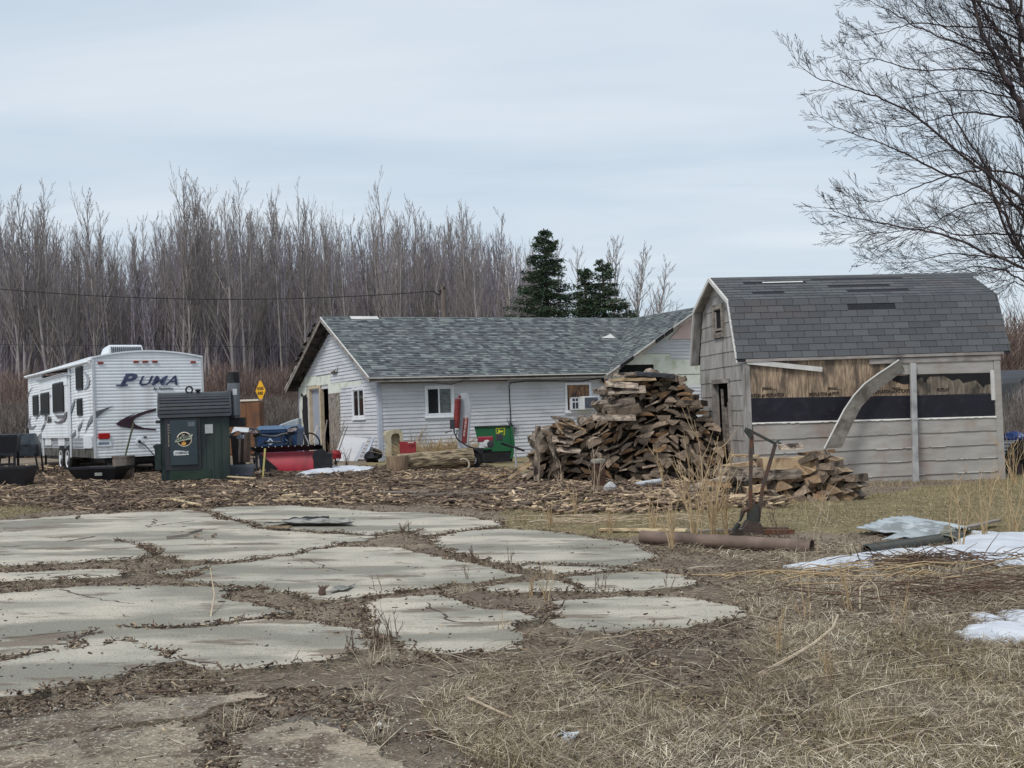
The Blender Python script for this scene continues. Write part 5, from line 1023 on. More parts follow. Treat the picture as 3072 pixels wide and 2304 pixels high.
p = G(368, 1440); m = MB(); m.tube([(0, 0, .25), (.22, .12, 1.16)], [.016, .02], 8); o = m.build('broom_handle', mat('green_handle', C(70,76,60), C(96,98,82), scale=10)); o.location = (p.x, p.y, gz(p.x, 0)); tag(o, 'greenish wooden handle standing slanted in the trash can', 'handle')
p = G(408, 1404); m = MB(); m.tube([(-.05, 0, .02), (.5, .05, .62)], .022, 8); o = m.build('pipe', mat('grey_pipe', C(98,98,104), C(120,120,124), rough=.5)); o.location = (p.x, p.y, gz(p.x, 0)); tag(o, 'grey pipe leaning between trash can and wood furnace', 'pipe')
# brown steel cabinet
p = AT(737, 1340, 38); zg = gz(p.x, 0); wpx = 38/FPX; t = thing('steel_cabinet', 'tall tan-brown two-door steel cabinet beyond the recycling carts', 'cabinet', (p.x, p.y, zg), rad(0))
M_brown = mat('tan_brown_steel', C(112,78,56), C(126,90,66), rough=.5, scale=3, c3=C(98,72,56), s3=2)
ztop = AT(737, 1204, 38).z-zg; xl = AT(640, 1300, 38).x-p.x; xr = AT(783, 1300, 38).x-p.x
m = MB(); m.box(xl, xr, 0, .6, 0, ztop); m.build('body', M_brown, t, bevel=.01)
xm = AT(741, 1300, 38).x-p.x
for a, b in ((xl+.02, xm-.008), (xm+.008, xr-.02)):
    m = MB(); m.box(a, b, -.02, 0, .06, ztop-.05); do = m.build('door', M_brown, t, bevel=.006)
m = MB(); m.bar((xm+.02, -.04, ztop*.45), (xm+.3, -.04, ztop*.47), .02, .02); m.build('door_handle', M_oldwood, t)
m = MB(); m.box(xl, xm-.15, -.02, .5, ztop, ztop+.05); m.box(xm-.2, xr-.05, -.04, .5, ztop+.001, ztop+.06); m.build('board', mat('pale_board', C(206,196,182), C(224,214,200), scale=6), t).name = 'top_board'
# ROAD ENDS sign
p = AT(787, 1340, 44); zg = gz(p.x, 0); t = thing('road_sign', 'yellow diamond ROAD ENDS sign on a grey steel post', 'sign', (p.x, p.y, zg), rad(-48))
zc = AT(787, 1172, 44).z-zg
m = MB(); m.box(-.03, .03, .01, .05, -.05, zc+.25); m.build('post', M_sil, t)
m = MB(); s_ = .37; m.prism([(-s_, zc), (-s_+.04, zc-.06), (-.05, zc-s_*1.02), (.05, zc-s_*1.02), (s_, zc), (.05, zc+s_*1.02), (-.05, zc+s_*1.02)], -.004, .004, 'y'); sp = m.build('sign_panel', mat('sign_yellow', C(222,164,22), C(230,174,34), rough=.4, scale=3), t)
lettering(sp, 'ROAD', .165, M_black, onY(-.22, -.008, zc+.03), offset=.006, sx=.98); lettering(sp, 'ENDS', .165, M_black, onY(-.215, -.008, zc-.15), offset=.006, sx=.98)
# blue recycling carts
M_blue = mat('blue_plastic', C(38,60,92), C(44,68,102), rough=.45, scale=3)
M_bluel = mat('faded_blue_plastic', C(70,94,122), C(86,108,134), rough=.5, scale=3)
def cart(px, lab, w_, Yd, rz):
    p = AT(px, 1400, Yd); t = thing('recycling_cart', lab, 'cart', (p.x, p.y, gz(p.x, 0)), rz, 'blue recycling carts')
    m = MB(); h_ = .93; m.add([(-w_*.4, -.28, 0), (w_*.4, -.28, 0), (w_*.42, .28, 0), (-w_*.42, .28, 0), (-w_*.5, -.36, h_), (w_*.5, -.36, h_), (w_*.5, .34, h_), (-w_*.5, .34, h_)], [(3, 2, 1, 0), (0, 1, 5, 4), (1, 2, 6, 5), (2, 3, 7, 6), (3, 0, 4, 7)])
    m.box(-w_*.53, w_*.53, -.39, .36, h_-.09, h_-.0); m.build('body', M_blue, t, bevel=.015)
    m = MB(); m.add([(-w_*.54, -.41, h_), (w_*.54, -.41, h_), (w_*.54, .38, h_), (-w_*.54, .38, h_), (-w_*.4, -.2, h_+.1), (w_*.4, -.2, h_+.1), (w_*.4, .2, h_+.1), (-w_*.4, .2, h_+.1)], [(0, 1, 5, 4), (1, 2, 6, 5), (2, 3, 7, 6), (3, 0, 4, 7), (4, 5, 6, 7), (3, 2, 1, 0)]); m.build('lid', M_bluel, t, bevel=.01)
    m = MB(); m.prism([(-.09, .62), (0, .72), (.09, .62), (.05, .62), (0, .67), (-.05, .62)], -.352, -.345, 'y'); m.prism([(-.08, .58), (.0, .54), (.08, .58), (.0, .57)], -.345, -.338, 'y'); m.build('recycling_mark', mat('mark_white_blue', C(170,186,204), rough=.6), t)
    for sx in (-1, 1): m = MB(); m.at((sx*w_*.44, .3, .1)); m.lathe([(.1, -.03), (.1, .03)], 14, ax='x'); m.build('wheel', M_rub, t)
cart(818, 'left of two blue recycling carts, seen between the plow lights', .72, 30.0, rad(5)); cart(868, 'right of two blue recycling carts, partly hidden by the right plow light', .66, 30.4, rad(-4))
# snow plow
p = G(845, 1418); PZ = gz(p.x, 0)
pl = thing('snow_plow', 'red V-shaped snow plow blade with black deflector and twin headlights on a bar', 'snow plow', (p.x, p.y, PZ), rad(6))
PA = rad(6); wp_ = lambda l, ox=600, oy=1250, s=5.53: [(a, b-PZ) for a, b in (WALL(ox+x/s, oy+y/s, p, PA) for x, y in l)]
M_pred = mat('plow_red', C(150,32,48), C(166,44,60), rough=.35, scale=2, spec=.5, c3=C(112,24,34), s3=3, st3=(1, 1, .4), lo3=.5, hi3=.7, amt3=.6)
tl, tr, bl, br = wp_([(1000, 605), (1880, 555), (1230, 945), (1960, 890)])
def curved(m, x0b, x1b, x0t, x1t, z0, z1, n=10, dep=.16, y=0):
    P = []
    for i in range(n+1): t = i/n; z_ = z0+(z1-z0)*t; yy = y-dep*math.cos((t-.05)*2.6)*.5+.05; P += [(x0b+(x0t-x0b)*t, yy, z_), (x1b+(x1t-x1b)*t, yy, z_), (x0b+(x0t-x0b)*t, yy+.02, z_), (x1b+(x1t-x1b)*t, yy+.02, z_)]
    for i in range(n): a = i*4; b = a+4; m.add([P[a], P[a+1], P[b+1], P[b], P[a+2], P[a+3], P[b+3], P[b+2]], [(0, 1, 2, 3), (7, 6, 5, 4), (0, 3, 7, 4), (1, 5, 6, 2)])
m = MB(); curved(m, bl[0], br[0]+.25, tl[0], tr[0]+.25, 0.03, tl[1]); m.build('blade', M_pred, pl)
m = MB(); a = wp_([(800, 505), (2035, 455), (2040, 545), (960, 600)]); P = [(q[0], 0 if i in (0, 1) else .06, q[1]) for i, q in enumerate(a)]
m.add([(a[0][0], -.1, a[0][1]), (a[1][0], -.1, a[1][1]), (a[2][0], .08, a[2][1]-.0), (a[3][0], .08, a[3][1]), (a[0][0], -.08, a[0][1]), (a[1][0], -.08, a[1][1]), (a[2][0], .10, a[2][1]), (a[3][0], .10, a[3][1])], [(3, 2, 1, 0), (4, 5, 6, 7), (0, 1, 5, 4), (2, 3, 7, 6), (0, 4, 7, 3), (1, 2, 6, 5)]); df = m.build('rubber_deflector', M_black, pl)
m = MB()
for i in range(12): t_ = i/11*.97+.015; m.at((a[0][0]+(a[1][0]-a[0][0])*t_, -.105, a[0][1]+(a[1][1]-a[0][1])*t_-.012)); m.lathe([(.012, -.008), (.012, .0)], 8, ax='y')
m.build('bolts', M_sil, df)
c_ = wp_([(1870, 700), (2050, 830), (2040, 540), (2180, 700), (2190, 830), (1885, 590)]); m = MB(); m.prism(wp_([(1905, 565), (2040, 525), (2120, 600), (2190, 720), (2200, 860), (2040, 850), (1930, 780), (1875, 700), (1870, 630)]), -.13, -.10, 'y'); m.box(c_[0][0]+.02, c_[4][0], -.10, .35, .06, .4); m.build('right_wing_plate', M_black, pl, bevel=.006)
m = MB(); m.prism(wp_([(960, 610), (1010, 620), (1285, 850), (1190, 1000), (1150, 1010)]), -.06, -.02, 'y'); m.bar((*[wp_([(760, 480)])[0][0]], .3, wp_([(760, 480)])[0][1]), (wp_([(980, 620)])[0][0], -.02, wp_([(980, 620)])[0][1]), .04, .05); m.build('left_wing_plate', M_black, pl)
m = MB(); lb = [wp_([q])[0] for q in ((860, 320), (960, 312), (1040, 315), (1140, 332), (1250, 330), (1330, 300), (1420, 282), (1560, 285))]; m.tube([(x_, .25, z_) for x_, z_ in lb], .028, 8); a, b = wp_([(1330, 320), (1330, 425)]); m.tube([(a[0], .25, a[1]), (a[0], .25, b[1]), (wp_([(1030, 440)])[0][0], .2, b[1])], .026, 8); m.tube([(a[0]+.2, .3, .1), (a[0]+.2, .3, a[1])], .03); m.tube([(wp_([(900, 350)])[0][0], .3, .1), (wp_([(900, 350)])[0][0], .3, lb[0][1])], .03); m.build('light_bar', M_blk2, pl, smooth=True)
M_lens = mat('headlight_lens', C(170,160,160), C(96,84,88), rough=.12, scale=24, spec=.6, lo=.4, hi=.55)
for q in ([(755, 200), (800, 178), (930, 200), (972, 240), (965, 285), (880, 290), (790, 275), (755, 245)], [(1435, 250), (1430, 215), (1500, 165), (1590, 150), (1618, 175), (1600, 225), (1530, 262), (1460, 268)]):
    w_ = wp_(q); cx = sum(a for a, b in w_)/8; cz = sum(b for a, b in w_)/8; m = MB(); m.prism(w_, .12, .3, 'y'); hl = m.build('headlight', M_blk2, pl, bevel=.01)
    m = MB(); m.prism([(cx+(a-cx)*.86, cz-.012+(b-cz)*.6) for a, b in w_], .11, .12, 'y'); m.build('lens', M_lens, hl)
m = MB()
for i in range(46):
    a = wp_([(random.uniform(770, 1180), random.uniform(520, 1000))])[0]; y_ = random.uniform(.1, .5); m.bar((a[0], y_, max(a[1], .02)), (a[0]+random.uniform(-.25, .25), y_+random.uniform(-.1, .1), max(.02, a[1]+random.uniform(-.2, .2))), random.uniform(.01, .05), .02, random.random())
m.build('push_frame', M_black, pl)
# yellow stake
p0 = G(788, 1439); m = MB(); m.tube([(0, 0, 0), (.068, 0, .63)], [.017, .02], 10); o = m.build('stake', mat('yellow_stake', C(202,190,110), C(214,204,140), rough=.6, scale=8)); o.location = (p0.x, p0.y, gz(p0.x, 0)-.01); tag(o, 'pale yellow stake standing in front of the red plow blade', 'stake')
# grey tote, black bin, flue section, box
t = place('storage_tote', 'grey plastic tote right of the wood furnace', 'tote', G(722, 1440), rad(10)); m = MB(); openbox(m, .5, .4, .30, taper=.04, lip=.03); m.box(-.16, .16, -.205, -.19, .1, .12); m.build('body', mat('grey_tote', C(84,88,100), C(96,100,110), rough=.5, scale=4), t)
p = G(706, 1432); t = place('open_bin', 'black square bin with crumpled grey lining behind the tote', 'bin', (p.x, p.y+.4), rad(10)); m = MB(); openbox(m, .26, .34, .86, taper=.02); m.build('body', M_black, t)
m = MB(); m.add([(-.2, -.22, .9), (0, -.2, .97), (.2, -.25, .88), (.22, .1, 1.02), (-.1, .2, 1.05), (-.24, .0, .75)], [(0, 1, 5), (1, 2, 3), (1, 3, 4), (1, 4, 5)]); m.add([(-.25, -.18, .55), (-.16, -.2, .95), (-.2, .1, .9), (-.28, .1, .5)], [(0, 1, 2, 3)]); m.build('crumpled_lining', M_sil, t)
p = G(733, 1432); m = MB(); m.at((0, 0, 0), (0, rad(3), 0)); m.lathe([(.125, .2), (.125, .82), (.11, .82), (.11, .22)], 18); o = m.build('flue_section', mat('scorched_steel', C(128,112,104), C(92,78,70), rough=.25, metal=.6, scale=4, stretch=(1, 1, .4)), smooth=True); o.location = (p.x+.02, p.y-.1, gz(p.x, 0)+.12); tag(o, 'scorched shiny flue section standing in the grey tote', 'flue pipe')
p = AT(721, 1312, 23.6); m = MB(); m.box(-.07, .07, -.05, .05, -.03, .05); o = m.build('small_box', mat('pale_blue_box', C(140,146,166), C(180,184,196), rough=.5, scale=20), bevel=.006); o.location = p; tag(o, 'small pale box lying on top of the black bin', 'box')
# moped and pale fender behind the plow
p = AT(893, 1345, 31.5); t = thing('bicycle', 'old bicycle lying among junk behind the right plow light', 'bicycle', (p.x-.1, p.y, gz(p.x, 0)), rad(25))
for x_ in (-.5, .42):
    m = MB(); m.tube([(x_+.3*cos(a), 0, .50+.3*sin(a)) for a in np.linspace(0, 2*PI, 25)], .022, 6, cap=False); 
    for k in range(8): m.tube([(x_, 0, .50), (x_+.3*cos(k*PI/4), 0, .50+.3*sin(k*PI/4))], .004, 4)
    m.build('wheel', M_rub, t)
m = MB(); m.tube([(-.5, 0, .5), (-.05, 0, .48), (.25, 0, .88), (-.2, 0, .88), (-.05, 0, .48)], .02, 6); m.tube([(.25, 0, .88), (.42, 0, .5)], .018, 6); m.tube([(.25, 0, .88), (.22, 0, 1.0), (.22, -.22, 1.02)], .014, 6); m.build('frame', M_sil, t)
m = MB(); m.prism([(-.32, .96), (-.1, .98), (-.08, .94), (-.3, .91)], -.06, .06, 'y'); m.build('saddle', mat('brown_leather', C(110,66,44), rough=.6), t)
p = AT(858, 1300, 33); m = MB(); m.prism([(AT(x_, y_, 33).x-p.x, AT(x_, y_, 33).z-p.z) for x_, y_ in ((815, 1290), (840, 1274), (870, 1262), (897, 1254), (900, 1320), (880, 1330), (850, 1300))], -.05, .4, 'y'); o = m.build('plastic_fender', mat('pale_grey_plastic', C(140,150,158), C(156,164,172), rough=.5), bevel=.03); o.location = p; tag(o, 'pale grey plastic body panel leaning at the left end of the house', 'panel')
o = MB(); o.tube([(0, -.06, 0), (.0, -.07, .05), (.02, -.07, .08), (.04, -.07, .05), (.04, -.06, 0), (.02, -.07, -.03), (0, -.06, 0)], .008, 6); pp = AT(889, 1270, 32.9); q_ = o.build('ring', M_trimw); q_.location = pp; tag(q_, 'small white ring hooked beside the grey panel at the left house corner', 'ring')
# tools leaning at the gable wall
def leaner(name, label, cat, pts, Yd, r_, mt, n=6):
    P = [AT(x_, y_, Yd+dy) for x_, y_, dy in pts]; o_ = P[0]; m = MB(); m.tube([q-o_ for q in P], r_, n); o = m.build(name, mt); o.location = o_; return tag(o, label, cat)
leaner('walking_cane', 'white curved crutch handle standing in front of the grey door', 'crutch', [(945, 1330, 0), (947, 1292, 0), (950, 1280, 0), (956, 1274, 0), (952, 1290, 0), (943, 1300, 0), (940, 1325, 0)], 36, .018, M_trimw)
leaner('shovel_handle', 'weathered tool handle leaning across the dark doorway of the house', 'tool handle', [(968, 1400, 0), (975, 1300, .4), (981, 1260, .6)], 34, .02, M_oldwood)
leaner('rod', 'thin brown rod leaning against the siding beside the strand board panel', 'rod', [(1003, 1372, 0), (1018, 1315, .3), (1033, 1262, .6)], 33, .016, M_oldwood)
leaner('bent_pipe', 'bent black pipe leaning just left of the house door', 'pipe', [(903, 1372, 0), (915, 1325, .2), (925, 1320, .3), (934, 1350, .2)], 35, .018, M_black)
p = G(992, 1405); t = place('tiller', 'old red garden tiller standing by the right end of the plow', 'tiller', (p.x, p.y+.9), rad(30))
m = MB(); m.at((0, 0, .32)); m.lathe([(.0, -.1), (.11, -.08), (.13, 0), (.1, .08), (0, .1)], 12); m.at(); m.box(-.12, .1, -.1, .1, .2, .34); m.build('engine', mat('tiller_red', C(150,40,46), C(120,34,38), rough=.5, scale=12), t)
m = MB(); m.tube([(0, -.08, .3), (.25, -.1, .9), (.3, -.1, 1.0)], .014, 6); m.tube([(0, .08, .3), (.25, .1, .9), (.3, .1, 1.0)], .014, 6); m.build('handlebar', M_oldwood, t)
m = MB()
for a in range(6): m.bar((0, -.15+.05*a, .12), (.14*cos(a), -.15+.05*a, .12+.12*sin(a)), .03, .012)
m.build('tines', M_black, t)
# fallen siding at the gable corner
def quadboard(name, label, px, Y0, th, mt, cat='panel'):
    P = [AT(x_, y_, Y0+dy) for x_, y_, dy in px]; n = len(P); o_ = P[0]; m = MB(); nn = (P[1]-P[0]).cross(P[-1]-P[0]).normalized()*th; m.add([q-o_ for q in P]+[q-o_+nn for q in P], [tuple(range(n)), tuple(range(2*n-1, n-1, -1))]+[(i, i+n, (i+1) % n+n, (i+1) % n) for i in range(n)]); o = m.build(name, mt); o.location = o_; return tag(o, label, cat)
quadboard('siding_panel', 'loose pale siding panel leaning on the gable wall under the small window', [(1000, 1388, 0), (1023, 1308, .35), (1105, 1315, .3), (1068, 1390, 0)], 32.9, .02, M_vinyl)
quadboard('trim_strip', 'narrow grey strip leaning in front of the loose siding panel', [(1063, 1380, 0), (1090, 1325, .3), (1096, 1329, .3), (1069, 1384, 0)], 32.5, .03, M_gtrim, 'board')
quadboard('trim_strip', 'longer grey strip leaning right of the other one, its top against the siding', [(1090, 1372, 0), (1117, 1309, .3), (1123, 1312, .3), (1102, 1362, 0)], 32.4, .03, M_gtrim, 'board')
p = G(1118, 1386); t = place('rubbish_bag', 'black crumpled rubbish bag at the near house corner', 'bag', p)
m = MB(); bm = bmesh.new() if False else None
def lump(m, c, r, seed, n=14, k=9, sq=1.0, amp=.35):
    P = []
    for i in range(k+1):
        th = PI*i/k
        for j in range(n):
            ph = 2*PI*j/n; d = np.array([sin(th)*cos(ph), sin(th)*sin(ph), cos(th)]); rr_ = 1+amp*(float(fbm(d[0]*2+seed, d[1]*2+d[2]*3+seed, 7))-.5)*2
            P.append((c[0]+r[0]*d[0]*rr_, c[1]+r[1]*d[1]*rr_, c[2]+r[2]*d[2]*rr_))
    m.add(P, [(i*n+j, (i+1)*n+j, (i+1)*n+(j+1) % n, i*n+(j+1) % n) for i in range(k) for j in range(n)])
lump(m, (0, 0, .16), (.22, .2, .2), 3, amp=.7); m.build('bag_body', M_black, t, smooth=True)
# cream tub surround with the red jerry can / red board in front
wf = lambda l, ox=1140, oy=1150, s=4.608: [(ox+x_/s, oy+y_/s) for x_, y_ in l]
p = G(1165, 1388); M_cream = mat('cream_fibreglass', C(170,162,140), C(190,182,160), rough=.4, scale=3, c3=C(160,150,126), s3=3)
t = thing('bathtub', 'cream fibreglass tub standing on end against the long wall', 'bathtub', (p.x, p.y, gz(p.x, 0)), rad(18))
m = MB(); out_ = [(-.02, 0), (.0, .5), (-.06, .74), (-.03, .83), (.06, .87), (.36, .87), (.42, .8), (.44, 0)]; inn = [(.10, 0), (.11, .5), (.10, .66), (.14, .75), (.2, .77), (.3, .77), (.34, .70), (.35, 0)]; n = 8
m.add([(a, 0, b) for a, b in out_]+[(a, 0, b) for a, b in inn]+[(a, .3, b) for a, b in out_]+[(a+.03, .25, b-.03) for a, b in inn], [(i, i+1, n+i+1, n+i)[::-1] for i in range(n-1)]+[(i, 2*n+i, 2*n+i+1, i+1)[::-1] for i in range(n-1)]+[(n+i, n+i+1, 3*n+i+1, 3*n+i)[::-1] for i in range(n-1)]+[tuple(range(3*n, 4*n))]); m.build('shell', M_cream, t, bevel=.01)
p = AT(1197, 1375, 27.5); t = thing('red_sheet', 'bright red sheet-steel panel with a small handle, leaning on the big log', 'panel', (p.x, p.y, gz(p.x, 0)), rad(4))
a = [AT(x_, y_, 27.5) for x_, y_ in wf([(265, 805), (495, 805), (500, 1010), (280, 1015)])]; m = MB(); P = [q-p+Vector((0, 0, p.z-gz(p.x, 0))) for q in a]; m.add([tuple(q) for q in P]+[(q.x, q.y+.03, q.z) for q in P], [(3, 2, 1, 0), (4, 5, 6, 7), (0, 1, 5, 4), (1, 2, 6, 5), (2, 3, 7, 6), (3, 0, 4, 7)]); m.build('panel', mat('bright_red_paint', C(132,42,46), C(146,52,56), rough=.4, scale=3), t, bevel=.004)
a = [AT(x_, y_, 27.45)-p+Vector((0, 0, p.z-gz(p.x, 0))) for x_, y_ in wf([(385, 828), (400, 820), (440, 822), (462, 826)])]; m = MB(); m.tube(a, .012, 6); m.build('handle', M_trimw, t)
# big log and stump
M_bark = mat('deep_bark', C(96,84,68), C(168,152,126), rough=.95, scale=7, stretch=(.6, 5, 5), lo=.42, hi=.58, bump=1.0, bscale=14, c3=C(66,54,44), s3=5, st3=(.5, 4, 4))
M_endg = mat('sawn_end', C(120,102,84), C(150,130,106), rough=.9, scale=10, c3=C(90,76,66), s3=4)
def logmesh(L_, R_, bark, n=30, k=26, amp=.09, seed=0, taper=.05):
    m = MB(); P = []
    for i in range(k+1):
        x_ = -L_/2+L_*i/k
        for j in range(n):
            a = 2*PI*j/n; r_ = R_*(1-taper*i/k)*(1+amp*(float(fbm(np.array(x_*5+seed), np.array(j*.9+seed), 3))-.5)*2); P.append((x_, r_*cos(a), r_*sin(a)))
    m.add(P, [(i*n+j, (i+1)*n+j, (i+1)*n+(j+1) % n, i*n+(j+1) % n) for i in range(k) for j in range(n)]); b = len(m.V)
    m.mi = 1; m.add(P[:n], [tuple(range(n))]); m.add(P[-n:], [tuple(range(n-1, -1, -1))]); return m
p = G(1305, 1412); m = logmesh(1.75, .225, None, seed=2); o = m.build('big_log', [M_bark, M_endg], smooth=True); o.location = (p.x, p.y+.25, gz(p.x, 0)+.22); o.rotation_euler = (0, rad(-3), rad(14)); tag(o, 'big deeply furrowed log lying in front of the log splitter', 'log')
p = G(1190, 1416); m = logmesh(.36, .23, None, seed=8, taper=-.12, k=8); o = m.build('stump', [mat('split_pale_wood', C(150,130,108), C(116,98,82), rough=.9, scale=6, stretch=(.5, 6, 6), bump=.6), M_endg], smooth=True); o.location = (p.x, p.y+.25, gz(p.x, 0)+.17); o.rotation_euler = (0, rad(-90), 0); tag(o, 'short pale stump standing at the left end of the big log', 'stump')
# log splitter
SPc = G(1395, 1408); t = thing('log_splitter', 'log splitter with upright grey beam, red cylinder and small engine beside the big log', 'log splitter', (SPc.x, SPc.y, gz(SPc.x, 0)), 0); YS = SPc.y; zs0 = gz(SPc.x, 0)
def spx(l, dy=0): return [(AT(x_, y_, YS+dy).x-SPc.x, AT(x_, y_, YS+dy).z-zs0) for x_, y_ in wf(l)]
M_spg = mat('splitter_grey', C(150,154,160), C(166,170,176), rough=.4, scale=4); M_spr = mat('splitter_red', C(104,40,40), C(122,52,50), rough=.45, scale=8)
m = MB(); m.prism(spx([(1075, 905), (1100, 170), (1120, 145), (1200, 140), (1225, 180), (1258, 300), (1255, 400), (1235, 700), (1205, 935), (1170, 935), (1120, 910)]), .0, .14, 'y'); m.build('beam', M_spg, t, bevel=.008)
m = MB(); a = spx([(1080, 215), (1055, 620)]); m.tube([(a[0][0], -.08, a[0][1]), (a[1][0], -.08, a[1][1])], .075, 14); b = spx([(1105, 165), (1100, 210)]); m.tube([(b[0][0], -.08, b[0][1]), (b[1][0], -.08, b[1][1])], .03); cy = m.build('hydraulic_cylinder', M_spr, t, smooth=True)
m = MB(); m.prism(spx([(1155, 475), (1222, 480), (1195, 830), (1125, 820)]), -.008, .0, 'y'); lb_ = m.build('warning_label', M_spr, t)
a = spx([(1160, 735), (1190, 500)]); rl = math.atan2(a[1][1]-a[0][1], a[1][0]-a[0][0]); lettering(lb_, '25TON LOG SPLITTER', .058, mat('label_white', C(214,190,184)), onY(a[0][0]+.02, -.012, a[0][1], rl), offset=.001, depth=.001, sx=.86)
m = MB(); a = spx([(1025, 600), (1030, 680), (1080, 780), (1200, 860), (1290, 890), (1340, 940)]); m.tube([(x_, -.12, z_) for x_, z_ in a], .016, 8); a = spx([(1070, 640), (1065, 710)]); m.tube([(x_, -.1, z_) for x_, z_ in a], .014, 8); m.build('hydraulic_hose', M_black, t, smooth=True)
m = MB(); a = spx([(905, 685), (995, 650)]); m.tube([(a[0][0], -.15, a[0][1]), (a[1][0], -.12, a[1][1])], .012); a = spx([(1000, 560)])[0]; m.box(a[0]-.05, a[0]+.06, -.16, -.08, a[1]-.12, a[1]+.1); m.build('control_valve', M_blk2, t)
m = MB(); a = spx([(1350, 740), (1565, 800)]); m.box(a[0][0], a[1][0], -.1, .2, a[1][1], a[0][1]); m.build('engine_cowl', mat('engine_crimson', C(120,28,46), C(136,40,56), rough=.4, scale=8), t, bevel=.02)
m = MB(); a = spx([(1370, 800), (1540, 890)]); m.box(a[0][0], a[1][0], -.08, .15, a[1][1], a[0][1]); b = spx([(1480, 830)])[0]; m.at((b[0], -.1, b[1])); m.lathe([(.08, -.03), (.09, .02), (.05, .05)], 12, ax='y'); m.at(); m.build('engine_block', M_sil, t, bevel=.01)
m = MB(); b = spx([(1530, 840)])[0]; m.at((b[0], -.12, b[1])); m.lathe([(.075, -.04), (.085, .0), (.085, .04)], 14, ax='y'); m.at(); a = spx([(1600, 700), (1700, 790)]); m.box(a[0][0], a[1][0], -.1, .05, a[1][1], a[0][1]); m.build('muffler', M_blk2, t, bevel=.01)
m = MB(); a = spx([(1190, 960), (1430, 900), (1430, 1080), (1240, 1100)]); m.box(a[0][0]+.1, a[1][0], -.08, .28, a[2][1], a[1][1]+.02); m.bar((a[0][0], .1, a[0][1]), (a[1][0]+.2, .1, a[0][1]+.02), .06, .08); b = spx([(1670, 830), (1870, 890), (2000, 935)]); m.tube([(x_, .1, z_) for x_, z_ in b], .028, 8); m.build('hydraulic_tank', M_black, t, bevel=.01)
m = MB(); a = spx([(1860, 880), (1885, 1060)]); m.tube([(a[0][0], .1, a[0][1]), (a[1][0], .1, 0)], .025, 8); m.build('tongue_stand', M_spg, t)
for dy, nm in ((-.05, 'wheel'), (.5, 'wheel')):
    a = spx([(1280, 1110)])[0]; m = MB(); m.at((a[0], dy, .21)); m.lathe([(.1, -.07), (.19, -.07), (.215, -.03), (.215, .03), (.19, .07), (.1, .07)], 22, ax='y'); wo = m.build('wheel', M_rub, t, smooth=True); m = MB(); m.at((a[0], dy, .21)); m.lathe([(.0, -.06), (.1, -.075), (.11, -.05)], 16, ax='y', cap=False); m.build('rim', M_rim, wo)
m = MB(); a = spx([(1200, 950), (1350, 1060)]); P = []
for i in range(9): th = rad(150-i*15); P += [(a[0][0]+.08+.27*cos(th), -.16, .2+.27*sin(th)), (a[0][0]+.08+.27*cos(th), .08, .2+.27*sin(th))]
m.add(P, [(2*i, 2*i+1, 2*i+3, 2*i+2) for i in range(8)]); o = m.build('fender', M_blk2, t); s_ = o.modifiers.new('t', 'SOLIDIFY'); s_.thickness = .008
p = G(1392, 1410); m = MB(); m.tube([(.13*cos(a), .13*sin(a)*.2, .13+.13*sin(a)) for a in np.linspace(-2.2, 2.2, 18)], .022, 8); o = m.build('hose_loop', mat('ivory_rubber', C(176,166,150), C(150,140,124))); o.location = (p.x, p.y-.12, gz(p.x, 0)); tag(o, 'pale curved piece of tyre rim at the right end of the big log', 'rim')
# green spreader
p = AT(1478, 1390, 30.2); t = thing('lawn_sweeper', 'green steel lawn cart body with a yellow leaping-deer emblem against the house wall', 'lawn cart', (p.x, p.y, gz(p.x, 0)), rad(6)); zz0 = gz(p.x, 0)
def gpx(l): return [(AT(x_, y_, 30.2).x-p.x, AT(x_, y_, 30.2).z-zz0) for x_, y_ in wf(l)]
M_jd = mat('tractor_green', C(30,84,54), C(36,94,60), rough=.4, scale=3, c3=C(40,88,56), s3=3)
a = gpx([(1300, 600), (1800, 590), (1820, 940), (1390, 950), (1320, 700), (1865, 860), (1840, 1040)]); m = MB()
fr_ = [a[0], a[1], a[2], a[3]]; P = [(x_, 0, z_) for x_, z_ in fr_]+[(x_+.15, .5, z_-.02) for x_, z_ in fr_]; m.add(P, [(3, 2, 1, 0), (4, 5, 6, 7), (0, 1, 5, 4), (1, 2, 6, 5), (2, 3, 7, 6), (3, 0, 4, 7)]); m.build('body', M_jd, t, bevel=.012)
m = MB(); m.prism([a[1], (a[1][0]+.03, a[1][1]-.02), a[5], a[6], (a[6][0]-.08, a[6][1]), (a[2][0], a[2][1])], -.03, .02, 'y'); m.build('side_gusset', M_jd, t)
m = MB(); m.box(a[3][0], a[2][0]+.02, .02, .45, .03, a[2][1]); m.build('underframe', M_black, t); m = MB(); m.bar((a[0][0], -.02, a[0][1]), (a[1][0], -.02, a[1][1]), .03, .02); m.build('top_rim', M_black, t)
m = MB(); e = gpx([(1605, 625), (1725, 618), (1722, 712), (1610, 716)]); 
for i in range(4): q0, q1 = e[i], e[(i+1) % 4]; m.bar((q0[0], -.006, q0[1]), (q1[0], -.006, q1[1]), .008, .012)
m.prism(gpx([(1622, 690), (1640, 665), (1632, 650), (1645, 632), (1655, 655), (1690, 655), (1712, 650), (1700, 668), (1710, 700), (1695, 672), (1660, 678), (1640, 690), (1628, 705)]), -.006, -.001, 'y'); m.build('emblem', mat('emblem_yellow', C(196,188,52), rough=.5), t)
